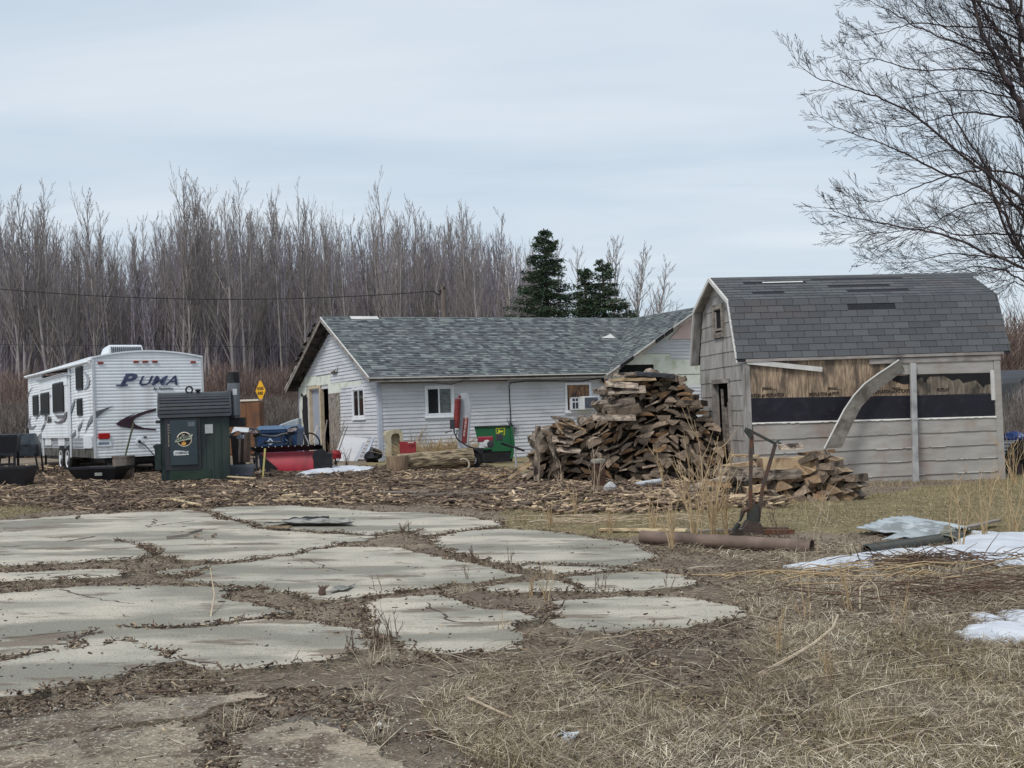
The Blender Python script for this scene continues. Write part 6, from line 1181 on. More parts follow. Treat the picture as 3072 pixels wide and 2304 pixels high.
# ---------------------------------------------------------------- firewood
M_wbark = mat('slab_bark', C(116,104,94), C(172,157,141), rough=.95, scale=9, stretch=(3, .6, 3), lo=.4, hi=.6, bump=.8, rnd=.5, c3=C(56,48,44), s3=6)
M_wcut = mat('greyed_cut_face', C(108,95,84), C(142,125,108), rough=.9, scale=8, stretch=(3, .4, 3), rnd=.45, c3=C(66,56,50), s3=5)
M_wend = mat('dark_end_grain', C(108,95,84), C(150,133,116), rough=.95, scale=22, rnd=.55, c3=C(48,42,38), s3=7)
M_wend2 = mat('warm_end_grain', C(110,86,64), C(142,112,84), rough=.9, scale=18, rnd=.3, c3=C(92,70,52), s3=7)
M_fresh = mat('fresh_split', C(150,128,102), C(178,156,126), rough=.85, scale=5, stretch=(2, .4, 2), rnd=.22, c3=C(118,98,80), s3=4)
M_freshe = mat('fresh_end', C(122,100,80), C(150,126,102), rough=.9, scale=18, rnd=.25, c3=C(110,84,62), s3=6)
def woodmesh(name, sec, L_, mats, jag=.01, seg=4, bow=0, flat=None):
    """sec: section (x, z) points; the last `flat` edges are the sawn side. runs along local y, front end at y=0"""
    m = MB(); n = len(sec); P = []; rnd = random.Random(len(name)+n+int(L_*100)+len(bpy.data.meshes))
    for i in range(seg+1):
        t = i/seg; y = L_*t; b = bow*(t*(1-t)*4)
        for x, z in sec: P.append((x*(1-.1*t)+rnd.uniform(-jag, jag), y+(rnd.uniform(-jag, jag) if i in (0, seg) else 0), z+b+rnd.uniform(-jag, jag)*.6))
    for i in range(seg):
        for j in range(n):
            m.mi = 1 if (flat and j in flat) else 0; m.add([P[i*n+j], P[i*n+(j+1) % n], P[(i+1)*n+(j+1) % n], P[(i+1)*n+j]], [(0, 1, 2, 3)])
    m.mi = 2; m.add(P[:n], [tuple(range(n-1, -1, -1))]); m.add(P[-n:], [tuple(range(n))]); return m.me(name, mats)
def seg_sec(w_, h_, n=7): # round-backed slab, flat below
    R_ = (w_*w_/4+h_*h_)/(2*h_); a0 = math.asin(min(1, w_/2/R_)); P = [(R_*sin(a0-2*a0*i/n), R_*cos(a0-2*a0*i/n)-R_+h_) for i in range(n+1)]; return P, [n]
protos = []
for i in range(14):
    w_ = random.uniform(.18, .36); h_ = random.uniform(.06, .115); s_, fl_ = seg_sec(w_, h_); protos.append(woodmesh('firewood_piece', s_, random.uniform(.75, 1.0), [M_wbark, M_wcut, M_wend if i % 5 else M_wend2], flat=fl_))
for i in range(4):
    r_ = random.uniform(.06, .1); a0 = random.random(); P = [(r_*cos(a0+2*PI*j/8), r_*sin(a0+2*PI*j/8)+r_) for j in range(8)][:6]; protos.append(woodmesh('split_log', P, .8, [M_wbark, M_wcut, M_wend], flat=[5, 4]))
for i in range(4):
    w_ = random.uniform(.14, .3); h_ = random.uniform(.03, .05); protos.append(woodmesh('firewood_board', [(w_/2, 0), (w_/2, h_), (-w_/2, h_*.8), (-w_/2, 0)], .9, [M_wcut, M_wcut, M_wend2 if i == 0 else M_wend], flat=[1, 3]))
PO = G(1905, 1445); PANG = rad(-4); YP = PO.y
# outline of the front of the pile (source pixels -> metres at that distance)
top_px = [(1598, 1440), (1606, 1320), (1640, 1300), (1668, 1275), (1700, 1262), (1745, 1270), (1790, 1255), (1826, 1240), (1842, 1160), (1856, 1136), (1900, 1126), (1960, 1122), (2030, 1132), (2065, 1155), (2088, 1190), (2098, 1225), (2102, 1240), (2130, 1248), (2160, 1290), (2175, 1340), (2190, 1440)]
tp_ = [(AT(x, y, YP).x, AT(x, y, YP).z) for x, y in top_px]; tx = [a for a, b in tp_]; tz = [b for a, b in tp_]
zb0 = gz(PO.x, 0); cnt = 0; xl, xr = tx[0], tx[-1]
LBL = 'dark weathered slab wood piece stacked end-on in the big pile against the shed'; GRP = 'slab wood pieces stacked in the big pile'
z = zb0+.02
row = 0
while z < 3 and cnt < 298:
    x = xl+random.uniform(0, .15); 
    while x < xr:
        top = np.interp(x, tx, tz)
        me_ = random.choice(protos); dims = (max(v.co.x for v in me_.vertices)-min(v.co.x for v in me_.vertices))
        if z+.0 < top and cnt < 298:
            wave = .32*math.sin(x*2.6+row*.35)+.35*math.sin(x*1.1-row*.22+1.3)+random.gauss(0, .24)
            if x > xl+2.55: wave -= .45
            o = link(me_.name, me_); cnt += 1
            o.location = (x, YP+random.uniform(-.04, .14)+.1, z+random.uniform(-.02, .02)+.05*math.sin(x*2.6+row*.35)); s_ = random.uniform(.85, 1.2)
            o.rotation_euler = (rad(random.gauss(0, 4)), wave*(-1)+(PI if random.random() < .25 else 0), rad(random.gauss(0, 7))); o.scale = (s_, 1, s_*random.uniform(.9, 1.3))
            tag(o, LBL, 'firewood', GRP)
        x += dims*random.uniform(.74, .98)
    z += .094; row += 1
# second course behind so the pile has depth
m = MB()
for i in range(620):
    x = random.uniform(xl+.15, xr-.15); top = np.interp(x, tx, tz); z = random.uniform(zb0, max(zb0+.05, top-.13)); w_ = random.uniform(.22, .36); m.at((x, YP+random.uniform(.35, .9), z), (random.gauss(0, .1), random.gauss(0, .4), random.gauss(0, .2))); m.box(-w_/2, w_/2, 0, .7, 0, .1, random.random())
o = m.build('pile_core', M_wbark); tag(o, 'slab wood packed behind the front of the big pile', 'firewood', kind='stuff')
# pieces lying crosswise on top and at the left of the big pile
def lay(px0, px1, Yd, w_, h_, label, mats=None, roll=0, kind='round', name='bark_log', grp='long slabs lying crosswise on the big pile', dz=0):
    a, b = AT(*px0, Yd), AT(*px1, Yd); d = b-a; L_ = d.length; mats = mats or [M_wbark, M_wcut, M_wend2]
    if kind == 'round': s_, f_ = seg_sec(w_, h_)
    elif kind == 'log': s_, f_ = [(w_/2*cos(j*PI/5), w_/2*sin(j*PI/5)) for j in range(10)], None
    else: s_, f_ = [(w_/2, -h_/2), (w_/2, h_/2), (-w_/2, h_/2), (-w_/2, -h_/2)], [0, 2]
    me_ = woodmesh(name, s_, L_, mats, flat=f_, seg=8, jag=.012); o = link(name, me_); y = d.normalized(); x = y.cross(Vector((0, 0, 1))).normalized(); zz = x.cross(y); R_ = Matrix((x, y, zz)).transposed().to_4x4() @ Matrix.Rotation(roll, 4, 'Y'); o.matrix_world = Matrix.Translation(a+Vector((0, 0, dz))) @ R_
    return tag(o, label, 'firewood', grp)
YT = YP-.02
lay((1815, 1160), (1912, 1168), YT, .34, .12, 'bark-covered half log at the upper left corner of the big pile')
lay((1828, 1140), (1965, 1138), YT+.1, .3, .05, 'pale thin slab lying across the top of the big pile', [M_wbark, M_fresh, M_fresh], kind='b')
lay((1838, 1130), (1900, 1128), YT+.2, .25, .07, 'left topmost bark slab of the big pile'); lay((1905, 1128), (2022, 1136), YT+.15, .3, .09, 'right topmost dark slab of the big pile', [M_black, M_wcut, M_wend])
lay((1822, 1178), (1935, 1172), YT, .3, .10, 'second bark slab down at the upper left of the big pile', roll=.3)
lay((1812, 1222), (1905, 1206), YT-.02, .24, .1, 'round bark log jutting out left below the top slabs', kind='log')
lay((1822, 1244), (1918, 1222), YT-.06, .3, .15, 'square-cut grey plank end jutting left under the round bark log', [M_wcut, M_wcut, M_wcut], kind='b', roll=.2)
lay((1775, 1262), (1905, 1262), YT-.15, .36, .12, 'broad bark slab on the middle shoulder of the big pile'); lay((1668, 1300), (1722, 1318), YT-.2, .3, .1, 'bark slab sagging at the left shoulder of the big pile')
lay((1664, 1264), (1762, 1290), YT-.25, .14, .03, 'fresh yellow board on the left shoulder, upper of two', [M_fresh]*3, kind='b'); lay((1668, 1272), (1690, 1302), YT-.4, .14, .04, 'short fresh board sticking out at the left shoulder', [M_fresh]*3, kind='b'); lay((1690, 1262), (1758, 1294), YT-.3, .1, .03, 'fresh yellow board on the left shoulder, lower of two', [M_fresh]*3, kind='b')
lay((1792, 1272), (1796, 1274), YT-.5, .2, .3, 'pale round-sawn log end on the middle shoulder of the pile', [M_wbark, M_freshe, M_freshe], kind='log', name='split_log')
lay((1655, 1325), (1716, 1332), YT-.2, .28, .1, 'bark slab at mid height on the left face of the big pile'); lay((1670, 1352), (1740, 1362), YT-.2, .25, .09, 'bark slab below the middle of the left face of the big pile'); lay((2030, 1215), (2098, 1218), YT, .25, .1, 'reddish slab jutting out at the right shoulder of the big pile', [M_wcut, M_wcut, M_wend])
g0 = G(1617, 1436); lay((1617, 1442), (1622, 1278), YP-.2, .27, .1, 'tall bark slab standing upright at the left end of the big pile', roll=0, grp='slabs propped at the left end of the big pile')
lay((1668, 1400), (1638, 1312), YP-.25, .24, .1, 'shorter bark slab leaning beside the upright one at the left end', roll=0, grp='slabs propped at the left end of the big pile')
for i, (a, b, Yd, wd, lb) in enumerate((((1525, 1440), (1602, 1388), 22.3, .2, 'long fresh plank leaning on the left foot of the big pile'), ((1552, 1408), (1604, 1378), 22.6, .16, 'fresh plank behind the long leaning one left of the pile'), ((1570, 1436), (1598, 1415), 22.0, .22, 'grey half log at the left foot of the big pile'), ((1442, 1424), (1486, 1434), 22.6, .16, 'fresh board lying flat in the yard left of the pile'), ((1486, 1432), (1520, 1424), 22.8, .18, 'second board lying flat next to the first, left of the pile'), ((1516, 1405), (1540, 1420), 23, .3, 'broad pale chunk of split wood left of the pile'), ((1385, 1411), (1442, 1410), 23.6, .12, 'thin pale board lying below the log splitter wheel'))):
    lay(a, b, Yd, wd, .05, lb, [M_wbark, M_fresh, M_freshe], kind='b' if i != 2 else 'round', name='plank' if i != 2 else 'split_log', grp='loose wood at the left foot of the big pile', dz=.02)
# second, fresher pile
P2 = G(2370, 1508); Y2 = P2.y+.3
def L2(px0, px1, dy, w_, h_, label, mats, kind='b', roll=0, name='split_log'): lay(px0, px1, Y2+dy, w_, h_, label, mats, roll, kind, name, 'split wood in the small fresh pile')
FR3 = [M_fresh, M_fresh, M_freshe]; BK3 = [M_wbark, M_wcut, M_freshe]
L2((2260, 1382), (2448, 1375), .5, .3, .05, 'long grey board across the back top of the small pile', BK3, name='plank')
L2((2280, 1392), (2425, 1388), .1, .36, .17, 'big pale wedge-cut block on top of the small pile', FR3)
L2((2162, 1402), (2262, 1388), .1, .3, .05, 'long pale plank jutting left from the small pile', FR3, name='plank')
L2((2190, 1366), (2275, 1368), .4, .2, .03, 'thin board at the top left of the small pile', FR3, name='plank'); L2((2170, 1412), (2310, 1404), .2, .3, .05, 'dark plank under the pale one in the small pile', BK3, name='plank')
L2((2145, 1425), (2290, 1432), .0, .36, .14, 'round bark log at the left of the small pile', BK3, 'round'); L2((2290, 1440), (2400, 1432), -.1, .3, .13, 'bark log with a pale hooked end in the middle of the small pile', BK3, 'round')
L2((2270, 1418), (2440, 1424), .2, .3, .05, 'thin dark slab through the middle of the small pile', BK3, name='plank'); L2((2340, 1350), (2405, 1345), .3, .26, .08, 'curved bark slab at the very top of the small pile', BK3, 'round'); L2((2400, 1362), (2500, 1352), .4, .22, .04, 'brown plank pointing right on the top of the small pile', [M_wend2]*3, name='plank')
L2((2100, 1478), (2160, 1484), -.4, .22, .04, 'flat pale plank on the ground left of the small pile', FR3, name='plank'); L2((2158, 1498), (2230, 1502), -.6, .26, .04, 'pale plank lying in front of the small pile at its left end', FR3, name='plank'); L2((2115, 1455), (2190, 1462), -.1, .25, .06, 'reddish slab at the left foot of the small pile', [M_wend2]*3, 'round'); L2((2235, 1470), (2295, 1462), -.3, .3, .08, 'pale split piece behind the iron post', FR3)
pr2 = []
for i in range(12):
    k = i % 3
    if k == 0: w_, h_ = random.uniform(.16, .28), random.uniform(.08, .14); s_ = [(w_/2, 0), (w_/2*.9, h_), (-w_/2, h_*.6), (-w_/2*.8, 0)]; f_ = [0, 1, 2, 3]
    elif k == 1: s_, f_ = seg_sec(random.uniform(.18, .3), random.uniform(.08, .12))
    else: w_ = random.uniform(.16, .24); s_ = [(w_/2, 0), (0, w_*.8), (-w_/2, .02)]; f_ = [0, 1]
    pr2.append(woodmesh('split_log', s_, .5, [M_wbark, M_fresh if i % 3 else M_wcut, M_wend if i % 2 else M_freshe], flat=f_))
t2 = [(2270, 1440), (2330, 1405), (2400, 1375), (2450, 1368), (2500, 1378), (2530, 1395), (2555, 1430), (2560, 1500)]
x2 = [AT(a, b, Y2).x for a, b in t2]; z2 = [AT(a, b, Y2).z for a, b in t2]; zb2 = gz(P2.x+.5, 0)-.02; z = zb2; row = 0
while z < 1:
    x = x2[0]+random.uniform(-.1, .1)
    while x < x2[-1]:
        if z+.05 < np.interp(x, x2, z2):
            o = link('split_log', random.choice(pr2)); o.location = (x, Y2+random.uniform(-.15, .1)-(.6-z)*.15, z+random.uniform(-.01, .02)); o.rotation_euler = (rad(random.gauss(0, 6)), random.gauss(-.25, .35), rad(random.gauss(-32, 10))); tag(o, 'split piece of firewood with its sawn end facing out in the small fresh pile', 'firewood', 'split pieces in the right half of the small pile')
        x += random.uniform(.13, .19)
    z += .095; row += 1
m = MB()
for i in range(60): m.at((random.uniform(x2[0]-.5, x2[-1]-.1), Y2+random.uniform(.3, .6), random.uniform(zb2, .12)), (0, random.gauss(0, .3), random.gauss(0, .3))); m.box(-.2, .2, 0, .4, 0, .06)
tag(m.build('pile_core', M_wbark), 'split wood packed behind the front of the small pile', 'firewood', kind='stuff')

def kp(x, y): return np.where((np.abs(x-2.6) < 1.0) & (y > 15.2) & (y < 17.4), .9, 0)
x, y = scatter(9000, 15, 17.6, kp); chips('pile_splinters', x, y, (.04, .5), (.02, .12), (.01, .03), M_chip, .3+.7*RNG.random(len(x)), 'splinters and bark around the foot of the small fresh pile', stack=.12)
x, y = scatter(22000, 14.5, 24, lambda x, y: np.where(zmask(zone([(1450,1440),(2200,1450),(2260,1520),(2000,1540),(1500,1540)]), x, y), .5, 0)); chips('bark_around_pile', x, y, (.04, .5), (.015, .10), (.006, .03), M_chip, RNG.random(len(x)), 'bark and splinters lying in front of the big pile', stack=.04)
# boards individually recognisable among the scraps
def board(px0, px1, wd, label, mt, th=.02, lift=.04, cat='board', name='board'):
    a, b = G(*px0), G(*px1); a.z += lift; b.z += lift+.02; m = MB(); m.bar((0, 0, 0), tuple(b-a), wd, th); o = m.build(name, mt); o.location = a; return tag(o, label, cat)
M_pal = mat('pale_lath', C(196,176,140), C(214,196,162), rough=.8, scale=6, c3=C(160,136,104), s3=4)
board((560, 1441), (615, 1437), .12, 'short split board in front of the wood furnace door', M_fresh); board((608, 1438), (765, 1452), .06, 'long pale lath lying in front of the wood furnace and tote', M_pal, lift=.09)
board((433, 1509), (600, 1500), .07, 'pale lath lying slanted at the top edge of the concrete', M_pal); board((505, 1503), (600, 1528), .05, 'crooked pale lath reaching onto the concrete', M_pal); board((800, 1510), (980, 1508), .06, 'long pale strip at the upper edge of the slabs', M_pal)
board((355, 1489), (415, 1482), .1, 'broad short pale board among the bark chips', M_fresh); board((848, 1495), (900, 1493), .14, 'pale flat board just above the middle slab', M_pal); board((292, 1471), (330, 1469), .1, 'pale scrap of board below the black tub', M_fresh)
board((1120, 1486), (1290, 1488), .1, 'dark plank lying between bark scraps in front of the house', M_oldwood, lift=.05); board((1230, 1496), (1580, 1484), .07, 'long thin dark plank pointing at the big pile', M_oldwood, lift=.05); board((1620, 1468), (1675, 1476), .06, 'bright narrow board in the grass in front of the big pile', M_fresh); board((1545, 1440), (1560, 1441), .1, 'small pale block at the left foot of the big pile', M_pal)
for i, (px0, px1, lb) in enumerate((((500, 1624), (568, 1621), 'long dark bark stick on the upper concrete slab'), ((567, 1610), (605, 1606), 'short bark stick above the long one on the slab'), ((582, 1621), (603, 1620), 'small bark stick right of the long one on the slab'), ((636, 1620), (650, 1620), 'tiny bark chunk at the right of the sticks on the slab'), ((272, 1545), (312, 1545), 'bark strip lying on the upper edge of the slab'), ((320, 1548), (350, 1544), 'second bark strip on the upper edge of the slab'), ((228, 1563), (240, 1563), 'bark crumb near the upper left of the concrete'))):
    board(px0, px1, .03, lb, M_oldwood if i < 2 else M_wbark, th=.03, lift=SLABH+.015, cat='bark', name='bark_stick')
# crumpled metal sheets on the slab
def crumple(name, label, px, mt, dz, amp, seed, cat='metal sheet', nx=22, ny=6, ribs_=0, arch_=0):
    c = [G(*q_, dz) for q_ in px]; m = MB(); P = []
    for j in range(ny+1):
        for i in range(nx+1):
            u_, v_ = i/nx, j/ny; a = c[0].lerp(c[1], u_); b = c[3].lerp(c[2], u_); q_ = a.lerp(b, v_); q_.z += amp*float(fbm(np.array(u_*4+seed), np.array(v_*2.5+seed), 3))+(ribs_*sin(v_*ny*PI*.9) if ribs_ else 0)+arch_*sin(u_*PI)*(.4+.6*v_); q_.y += (float(fbm(np.array(u_*6.), np.array(seed*1.), 9))-.5)*.1*(v_-.5)*2; P.append(q_-c[0])
    m.add(P, [(j*(nx+1)+i, j*(nx+1)+i+1, (j+1)*(nx+1)+i+1, (j+1)*(nx+1)+i) for j in range(ny) for i in range(nx)]); o = m.build(name, mt, smooth=True); o.location = c[0]; s_ = o.modifiers.new('t', 'SOLIDIFY'); s_.thickness = .006; return tag(o, label, cat)
M_dullm = mat('dull_sheet_metal', C(128,126,118), C(158,156,148), rough=.5, scale=6, c3=C(60,58,54), s3=5, lo3=.48, hi3=.6)
crumple('bent_metal_sheet', 'dark-edged bent metal sheet lying across the upper middle slabs', [(787, 1579), (1065, 1577), (1040, 1566), (850, 1568)], M_dullm, SLABH+.01, .07, 2)
crumple('bent_metal_sheet', 'thin black-edged metal strip just behind the bent sheet on the slabs', [(860, 1570), (990, 1562), (985, 1556), (850, 1564)], M_felt, SLABH+.01, .06, 5)
board((805, 1590), (872, 1594), .05, 'small tan board just in front of the bent metal sheet', M_fresh, lift=SLABH+.01)
crumple('torn_metal_strip', 'small torn metal strips lying on the centre slab', [(986, 1780), (1040, 1773), (1066, 1758), (1012, 1764)], M_dullm, SLABH+.005, .03, 8, nx=10, ny=3)
m = MB(); 
for i in range(5): m.tube([(0, 0, 0), (random.uniform(-.02, .02), 0, .05), (random.uniform(-.05, .05), random.uniform(-.03, .03), .09)], [.006, .01, .003], 5)
lump(m, (0, 0, .04), (.025, .025, .045), 9, 8, 6); o = m.build('weed_clump', M_litter); o.location = G(967, 1795); tag(o, 'small dark upright weed clump at the edge of the centre slab', 'weed')
# short rusty post with a cap, white pipe, white lump
p = G(1797, 1465); m = MB(); m.at((0, 0, 0)); m.box(-.1, .1, -.1, .1, -.05, .42); t = thing('cast_iron_post', 'short dark rusty post with a pale cap in front of the big pile', 'post', (p.x, p.y, gz(p.x, 0)), .2)
m.build('body', mat('rusted_iron', C(58,42,36), C(84,62,50), rough=.9, scale=8), t, bevel=.02); m = MB(); m.lathe([(.12, .42), (.13, .44), (.13, .48), (.09, .5), (0, .5)], 16); m.build('cap', mat('pale_cap', C(138,134,124), C(110,104,96), scale=10), t)
a, b = G(1908, 1462), G(1985, 1458); m = MB(); m.tube([(0, 0, .05), (b.x-a.x, b.y-a.y, .08)], .04, 12); o = m.build('white_pipe', mat('white_pipe_paint', C(196,200,204), C(160,160,160), rough=.5, scale=4)); o.location = a; tag(o, 'short white pipe lying in front of the big pile', 'pipe')
m = MB(); lump(m, (0, 0, .07), (.11, .09, .08), 4); o = m.build('white_bag', mat('grey_white_plastic', C(190,188,188), C(160,158,158), rough=.6, scale=20)); o.location = G(1830, 1476); tag(o, 'crumpled pale bag in the grass right of the rusty post', 'bag')
# iron implement
IP = G(2290, 1600); M_iron = mat('rusted_implement', C(70,60,56), C(92,80,74), rough=.8, scale=10, c3=C(98,66,50), s3=5, metal=.2); M_iron2 = mat('dark_implement', C(46,50,48), C(64,66,62), rough=.7, scale=8, c3=C(84,62,50), s3=5)
im = thing('farm_implement', 'rusty iron implement frame with two upright arms joined by a bar', 'farm implement', (IP.x, IP.y, gz(IP.x, 0)), 0); YI = IP.y; zi = gz(IP.x, 0)
ip = lambda l, dy=0: [(AT(2100+x_/4.424, 1260+y_/4.424, YI+dy).x-IP.x, dy, AT(2100+x_/4.424, 1260+y_/4.424, YI+dy).z-zi) for x_, y_ in l]
for l_, w0 in (([(680, 200), (665, 1340)], .036), ([(1000, 320), (830, 900), (770, 1350)], .036)):
    a = ip(l_); m = MB(); 
    for q0, q1 in zip(a[:-1], a[1:]): m.bar(q0, q1, w0, .03, up=(0, 1, 0))
    m.build('upright_arm', M_iron, im, bevel=.003)
a = ip([(680, 150), (1010, 320), (590, 130)]); m = MB(); m.bar(a[0], a[1], .028, .025, up=(0, 1, 0)); m.build('link_bar', M_iron2, im)
m = MB(); m.prism([(q[0], q[2]) for q in ip([(590, 150), (620, 105), (690, 130), (705, 200), (660, 240), (620, 190)])], -.03, .03, 'y'); m.tube(ip([(590, 150), (610, 100), (640, 150)]), .008); m.build('hitch_head', M_iron2, im, bevel=.004)
m = MB(); m.prism([(q[0], q[2]) for q in ip([(640, 1090), (760, 1120), (780, 1380), (630, 1340)])], -.05, .06, 'y'); m.build('gusset_plate', M_iron2, im, bevel=.004)
m = MB(); a = ip([(560, 1440), (620, 1330), (780, 1360), (830, 1440)]); m.prism([(q[0], q[2]) for q in a], -.10, .1, 'y'); a = ip([(480, 1440), (1210, 1440), (1230, 1510), (330, 1510)]); m.prism([(q[0], q[2]) for q in a], -.12, -.05, 'y'); m.prism([(q[0], q[2]) for q in a], .1, .17, 'y'); m.build('base_beam', M_iron, im, bevel=.004)
m = MB(); a = ip([(430, 1470), (500, 1360)]); m.tube([(a[0][0], -.08, a[0][2]), (a[1][0], -.08, a[1][2])], .026, 10); a = ip([(520, 1340), (560, 1200), (630, 1170)]); m.tube([(q[0], -.05, q[2]) for q in a], [.012, .03, .02], 6); m.tube(ip([(510, 1350), (540, 1330), (560, 1290)]), .008); m.build('spring_strut', M_iron2, im)
m = MB(); a = ip([(1030, 300), (1080, 310), (1040, 270)]); m.tube(a[:2], .01, 6); m.tube(ip([(1000, 300), (1060, 265)]), .008, 6); m.build('pin', M_iron2, im)
# cardboard / clay tube
def pipe(px0, px1, R_, n, mt, label, cat, nm, prof=None, sink=0):
    a, b = G(*px0), G(*px1); d = (b-a); L_ = d.length; m = MB(); k = n; pr = []
    if prof: pr = prof(L_)
    else: pr = [(R_*.93, .0), (R_, 0), (R_, L_), (R_*.93, L_), (R_*.93, 0.001)]
    m.lathe(pr, 24, ax='y', cap=False); o = m.build(nm, mt, smooth=prof is None); o.location = a+Vector((0, 0, R_-sink)); o.rotation_euler = (math.asin(d.z/L_), 0, math.atan2(-d.x, d.y)); return tag(o, label, cat)
M_tube = mat('brown_tube', C(102,86,78), C(122,105,95), rough=.7, scale=4, c3=C(92,78,70), s3=3)
o = pipe((1925, 1630), (2437, 1662), .062, 1, M_tube, 'long brown tube lying in the weeds before the iron implement', 'tube', 'brown_tube'); o2 = MB(); q0 = (G(2437, 1662)-G(1925, 1630)).length; o2.lathe([(.067, q0-.1), (.067, q0)], 24, ax='y', cap=False); o2.build('end_sleeve', M_tube, o)
lettering(o, 'WEST', .05, M_ink, Matrix.Translation((-.0, q0*.735, .0)) @ Matrix.Rotation(PI/2, 4, 'Z') @ Matrix.Rotation(PI/2, 4, 'X') @ Matrix.Translation((0, 0, .066)), name='printed_word', offset=.001) if False else None
board((1800, 1597), (2060, 1605), .1, 'pale weathered board lying behind the brown tube', M_pal, lift=.03)
board((2000, 1600), (2250, 1600), .08, 'grey weathered plank behind the brown tube, nearer the implement', M_oldwood, lift=.02)
# corrugated metal, drain pipe, olive lid
M_galv = mat('galvanised_sheet', C(158,166,170), C(184,190,192), rough=.4, scale=3, metal=.25, c3=C(128,132,132), s3=4)
def corr():
    c = [G(*q_) for q_ in ((2570, 1604), (2830, 1630), (2910, 1602), (2740, 1572))]; m = MB(); nx, ny = 26, 60; P = []
    for j in range(ny+1):
        for i in range(nx+1):
            u_, v_ = i/nx, j/ny; q_ = c[0].lerp(c[1], u_).lerp(c[3].lerp(c[2], u_), v_) if False else c[0].lerp(c[3], v_).lerp(c[1].lerp(c[2], v_), u_)
            q_.z += .04+.014*sin(v_*2*PI*9)+.05*sin(v_*PI)*(1-.5*u_)+.05*float(fbm(np.array(u_*3), np.array(v_*3), 6)); P.append(q_-c[0])
    m.add(P, [(j*(nx+1)+i, j*(nx+1)+i+1, (j+1)*(nx+1)+i+1, (j+1)*(nx+1)+i) for j in range(ny) for i in range(nx)]); o = m.build('corrugated_sheet', M_galv, smooth=True); o.location = c[0]; s_ = o.modifiers.new('t', 'SOLIDIFY'); s_.thickness = .003; tag(o, 'rumpled galvanised corrugated sheet lying above the black drain pipe', 'metal sheet')
corr()
crumple('metal_sheet', 'narrow galvanised sheet folded over the black drain pipe', [(2645, 1634), (2800, 1628), (2790, 1606), (2700, 1616)], M_galv, .02, .08, 3, arch_=.06, nx=16, ny=6)
crumple('olive_lid', 'olive-grey curved lid on the right end of the black drain pipe', [(2790, 1622), (2870, 1622), (2880, 1608), (2812, 1602)], mat('olive_plastic', C(104,102,88), C(120,118,102), rough=.6), .03, .03, 4, 'lid', nx=12, arch_=.08)
pipe((2600, 1664), (2880, 1622), .066, 1, mat('black_drain_pipe', C(48,52,50), C(60,64,60), rough=.5, scale=6), 'black corrugated drain pipe lying along the big snow bank', 'pipe', 'drain_pipe', prof=lambda L_: [(.066 if i % 4 in (1, 2) else .05, L_*i/150) for i in range(151)], sink=.04)
board((2880, 1602), (2995, 1580), .08, 'mossy grey plank pointing right beyond the corrugated sheet', M_oldwood, lift=.05)
m = MB(); a = []; 
for i in range(6): 
    th = i*1.05; m.add([(0, 0, .03), (.05*cos(th), .04*sin(th), .01), (.055*cos(th+.9), .045*sin(th+.9), .035*(i % 2))], [(0, 1, 2)])
o = m.build('paper_scrap', mat('paper_white', C(206,212,220), C(176,190,206), rough=.7, scale=40)); o.location = G(1697, 2222); s_ = o.modifiers.new('t', 'SOLIDIFY'); s_.thickness = .002; tag(o, 'small crumpled white paper scrap in the foreground grass', 'paper')
# branches lying in the foreground
M_stick = mat('bleached_branch', C(160,142,122), C(188,172,150), rough=.85, scale=14); M_stickd = mat('brown_branch', C(84,68,58), C(112,94,80), rough=.9, scale=14); M_reed = mat('tan_stem', C(150,128,98), C(182,160,126), rough=.85, scale=14)
def stick(px, r_, mt, label, name='fallen_branch', hs_=None, cat='branch'):
    P = [G(*q_)+Vector((0, 0, (hs_[i] if hs_ else .03))) for i, q_ in enumerate(px)]; m = MB(); n = len(P); m.tube([q_-P[0] for q_ in P], [r_*(1-.6*i/(n-1)) for i in range(n)], 6); o = m.build(name, mt, smooth=True); o.location = P[0]; return tag(o, label, cat)
stick([(2275, 2038), (2360, 2005), (2440, 1975), (2500, 1955), (2518, 1935), (2512, 1930)], .011, M_stick, 'long bleached hooked branch lying in the right foreground', hs_=[.02, .04, .07, .12, .16, .15])
stick([(1780, 1934), (1820, 1930), (1870, 1925), (1905, 1910)], .007, M_stick, 'white wavy stick lying right of the lower middle slab'); stick([(1405, 2115), (1470, 2145), (1535, 2175), (1580, 2165)], .008, M_stick, 'pale forked stick in the centre foreground grass')
stick([(2580, 1835), (2582, 1800), (2610, 1792), (2632, 1805), (2640, 1825)], .006, M_stick, 'pale looped stem lying in the right middle grass', hs_=[.02, .08, .12, .1, .04]); stick([(450, 2095), (520, 2093), (640, 2070), (720, 2060)], .006, M_stickd, 'thin dark branch on the gravel near the left front slab')
stick([(2440, 2290), (2560, 2250), (2640, 2235), (2700, 2260), (2760, 2275)], .005, M_stick, 'long pale bent twig at the bottom right'); stick([(630, 1866), (645, 1830), (633, 1790)], .008, M_stick, 'upright broken stem in the crack of the left slabs', hs_=[0, .1, .2], cat='stem'); stick([(2345, 1600), (2420, 1540), (2480, 1470), (2570, 1330)], .008, M_stickd, 'bare sapling stem rising right of the iron implement', hs_=[0]*4, cat='stem') if False else None
stick([(720, 2010), (760, 2050), (850, 2050), (900, 1985)], .004, M_stickd, 'thin dark wire loop at the front edge of the left slabs', 'wire', [.03, .0, .02, .06], 'wire')
